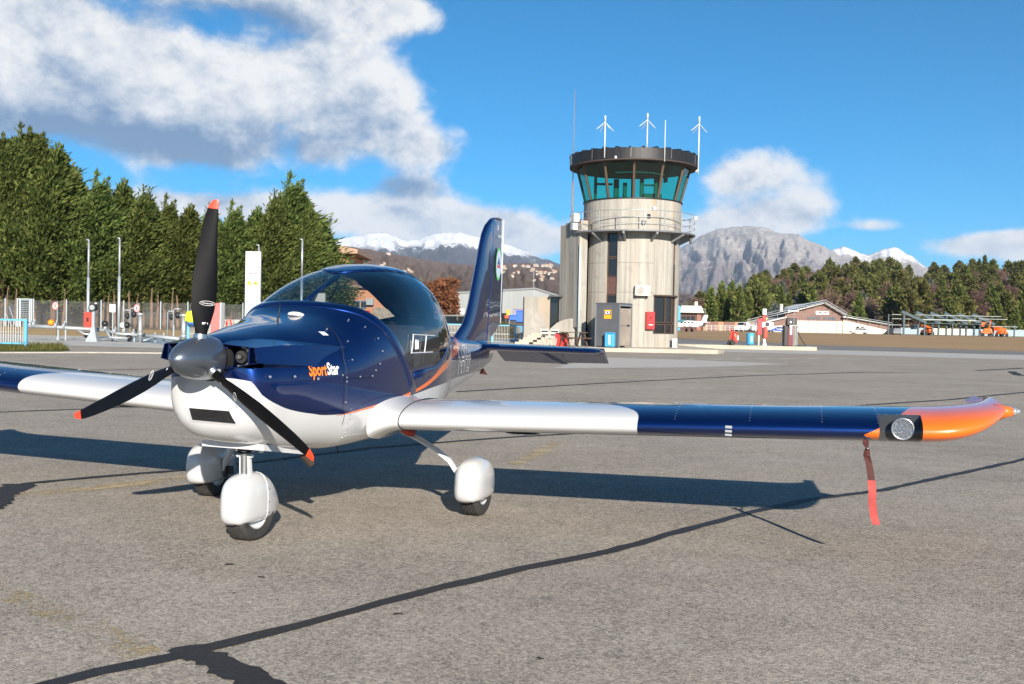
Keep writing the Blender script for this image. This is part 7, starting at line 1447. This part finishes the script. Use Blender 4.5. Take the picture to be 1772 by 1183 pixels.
def rock_mat(name, low, mid, rock, snow, z0, z1, snowline, snowamt, sc=.004, streak=.5, fields=None):
    m, t, b = principled(name); g = t.node('ShaderNodeNewGeometry'); pos = g.outputs['Position']; sz = t.node('ShaderNodeSeparateXYZ', {0: pos}).outputs[2]; nz = t.node('ShaderNodeSeparateXYZ', {0: g.outputs['Normal']}).outputs[2]
    hgt = t.m('ADD', t.mapr(sz, z0, z1), t.m('MULTIPLY', t.m('SUBTRACT', t.noise(pos, sc, 6, .6), .5), .55))
    c = t.mix(t.mapr(hgt, .12, .40), low, mid); st = t.noise(t.scale(pos, (1, 1, 3.2)), sc*2.3, 8, .72, .4); c = t.mix(t.mapr(hgt, .38, .72), c, rock)
    c = t.mix(t.mapr(st, .55, .66, 0, streak), c, tuple(min(1, x*1.55) for x in rock)); c = t.mix(t.mapr(st, .44, .33, 0, streak), c, tuple(x*.5 for x in mid))
    tex = t.noise(pos, sc*22, 4, .7); c = t.mix(t.mapr(tex, .35, .65, 0, 1), c, t.mix(.55, c, (.02, .018, .02, 1)))
    if fields: c = t.mix(t.m('MULTIPLY', t.mapr(t.noise(pos, sc*1.9, 3, .5), .58, .62), t.mapr(hgt, .55, .25, 0, .75)), c, fields)
    s_ = t.m('ADD', t.mapr(hgt, snowline-.10, snowline+.14), t.m('MULTIPLY', t.m('SUBTRACT', t.noise(pos, sc*6, 6, .7), .52), 1.6)); s_ = t.m('MULTIPLY', t.mapr(s_, .35, .75), snowamt); c = t.mix(s_, c, snow)
    t.put(b.inputs['Base Color'], c); b.inputs['Roughness'].default_value = .95; b.inputs['Specular IOR Level'].default_value = .1
    bn = t.node('ShaderNodeBump', {'Strength': .6, 'Height': st}); bn.inputs['Distance'].default_value = .10/sc; t.l.new(bn.outputs[0], b.inputs['Normal']); return m
M_SNOWM = rock_mat('snow_mountain', (.09, .075, .065), (.10, .10, .12), (.12, .14, .18), (.78, .80, .84), 150, 720, .56, .92, .0022)
mountain('snow_mountain', [(380, 430), (470, 424), (560, 416), (590, 412), (625, 406), (650, 401), (668, 403), (700, 416), (725, 413), (750, 404), (775, 401), (800, 403), (830, 411), (880, 424), (925, 442), (965, 456), (1020, 478), (1090, 510)], 7200, 4300, M_SNOWM, 1.0, .12, 2.6, 3.)
M_LIME = rock_mat('limestone_mountain', (.19, .16, .16), (.27, .235, .24), (.46, .42, .39), (.74, .74, .76), 60, 800, 1.12, .6, .0026, .75, (.16, .17, .10))
mountain('limestone_mountain', [(930, 520), (1020, 500), (1100, 470), (1165, 434), (1190, 420), (1215, 405), (1240, 395), (1262, 393), (1285, 391), (1310, 392), (1326, 395), (1340, 402), (1358, 404), (1378, 405), (1392, 414), (1420, 425), (1450, 441), (1490, 458), (1560, 480), (1680, 505), (1850, 535), (2000, 550)], 8200, 4600, M_LIME, .95, .12, 2.4, 2.6, 80)
M_PEAK = rock_mat('far_peaks', (.12, .11, .11), (.19, .17, .165), (.42, .36, .31), (.76, .76, .78), 250, 900, .70, .9, .002)
mountain('far_peaks', [(1330, 470), (1400, 445), (1432, 434), (1455, 425), (1470, 431), (1486, 438), (1498, 441), (1510, 437), (1528, 430), (1545, 427), (1557, 433), (1575, 443), (1592, 458), (1660, 490), (1760, 520)], 10500, 8600, M_PEAK, 1.0, .12, 3.5, 2.2, 40)
M_DRK = rock_mat('forest_mountain', (.06, .05, .045), (.09, .07, .065), (.13, .10, .09), (.5, .5, .52), 100, 700, 2.0, 0, .004)
mountain('forest_mountain', [(-420, 420), (-250, 370), (-80, 345), (20, 325), (70, 312), (98, 305), (125, 314), (150, 326), (200, 352), (300, 392), (420, 430), (520, 470)], 4600, 2400, M_DRK, 1.1, .12, 4)
M_SLOPE = rock_mat('wooded_slope', (.17, .125, .105), (.215, .162, .14), (.24, .18, .15), (.6, .6, .6), 5, 120, 3.0, 0, .012, .35, (.20, .19, .09))
mountain('brown_slope', [(300, 470), (420, 430), (520, 421), (575, 423), (600, 426), (640, 432), (690, 441), (740, 450), (790, 457), (830, 459), (870, 455), (915, 455), (950, 459), (1000, 468), (1070, 482), (1150, 500), (1230, 516), (1330, 535), (1450, 550)], 1900, 480, M_SLOPE, .92, .10, 4, 3.5, 64, 1.0)
# houses of the hillside villages
dg = bpy.context.evaluated_depsgraph_get(); dg.update()
M_HWALL = [mat('house_wall_pale', (.46, .44, .40), .9), mat('house_wall_ochre', (.40, .34, .27), .9)]; M_HROOF = mat('house_roof', (.34, .20, .15), .9)
def house_meshes(k):
    b = MB(); b.box((0, 0, 2.6), (9, 7, 5.2)); a = b.build('house_wall', M_HWALL[k]); b = MB(); b.prism([(-5, 5.2), (5, 5.2), (0, 7.2)], -3.9, 3.9, YM); c = b.build('house_roof', M_HROOF); b = MB()
    for x in (-2.5, 0, 2.5): b.box((x, -3.55, 3.2), (1.1, .12, 1.5))
    e_ = b.build('house_windows', M_TINT); r = (a.data, c.data, e_.data)
    for o in (a, c, e_): bpy.data.objects.remove(o)
    return r
HM = [house_meshes(0), house_meshes(1)]
slope = bpy.data.objects['brown_slope']; inv = slope.matrix_world.inverted(); rs = random.Random(5)
vil = [(rs.uniform(872, 962), rs.uniform(459, 474)) for _ in range(22)] + [(rs.uniform(925, 962), rs.uniform(474, 492)) for _ in range(7)] + [(678, 437), (672, 441), (700, 470), (706, 468), (712, 471), (660, 461), (664, 457), (886, 479), (868, 468), (620, 455), (626, 458), (612, 452)]
for k, (px, py) in enumerate(vil):
    r_ = ray(px, py); hit, loc, nrm, idx = slope.ray_cast(inv @ CAM, r_.normalized())
    if not hit: continue
    w_, rf2, wn = HM[k % 2]; big = px < 760
    o = thing('village_house', 'white house standing alone on the brown slope left of the tail fin' if False else ('pale house standing apart on the brown slope above the airplane canopy' if big else 'small pale house with red roof in the hillside village beside the control tower'), 'house', loc - UP*.6, VR+rs.uniform(-.5, .5), 'houses scattered on the slope' if big else 'houses of the hillside village'); s_ = rs.uniform(.5, .85)*min(1.15, (loc-CAM).length/1700); o.scale = (s_, s_, s_)
    link(bpy.data.objects.new('wall', w_), o); link(bpy.data.objects.new('roof', rf2), o); link(bpy.data.objects.new('windows', wn), o)
# ------------------------------------------------------------------ the air: far things fade a little to blue
hb = MB(); hc = from_rd(0, 3000, 0); hb.box((hc.x, hc.y, 549), (34000, 34000, 1102), VR)
HZ = bpy.data.materials.new('haze'); HZ.use_nodes = True; t = NT(HZ.node_tree); t.n.clear(); pvn = t.node('ShaderNodeVolumePrincipled'); pvn.inputs['Color'].default_value = (.60, .76, 1, 1); pvn.inputs['Density'].default_value = 4.8e-5
t.l.new(pvn.outputs[0], t.node('ShaderNodeOutputMaterial').inputs['Volume']); ho = hb.build('haze', HZ); tag(ho, 'thin blue air between the airfield and the far mountains', 'haze', kind='stuff')
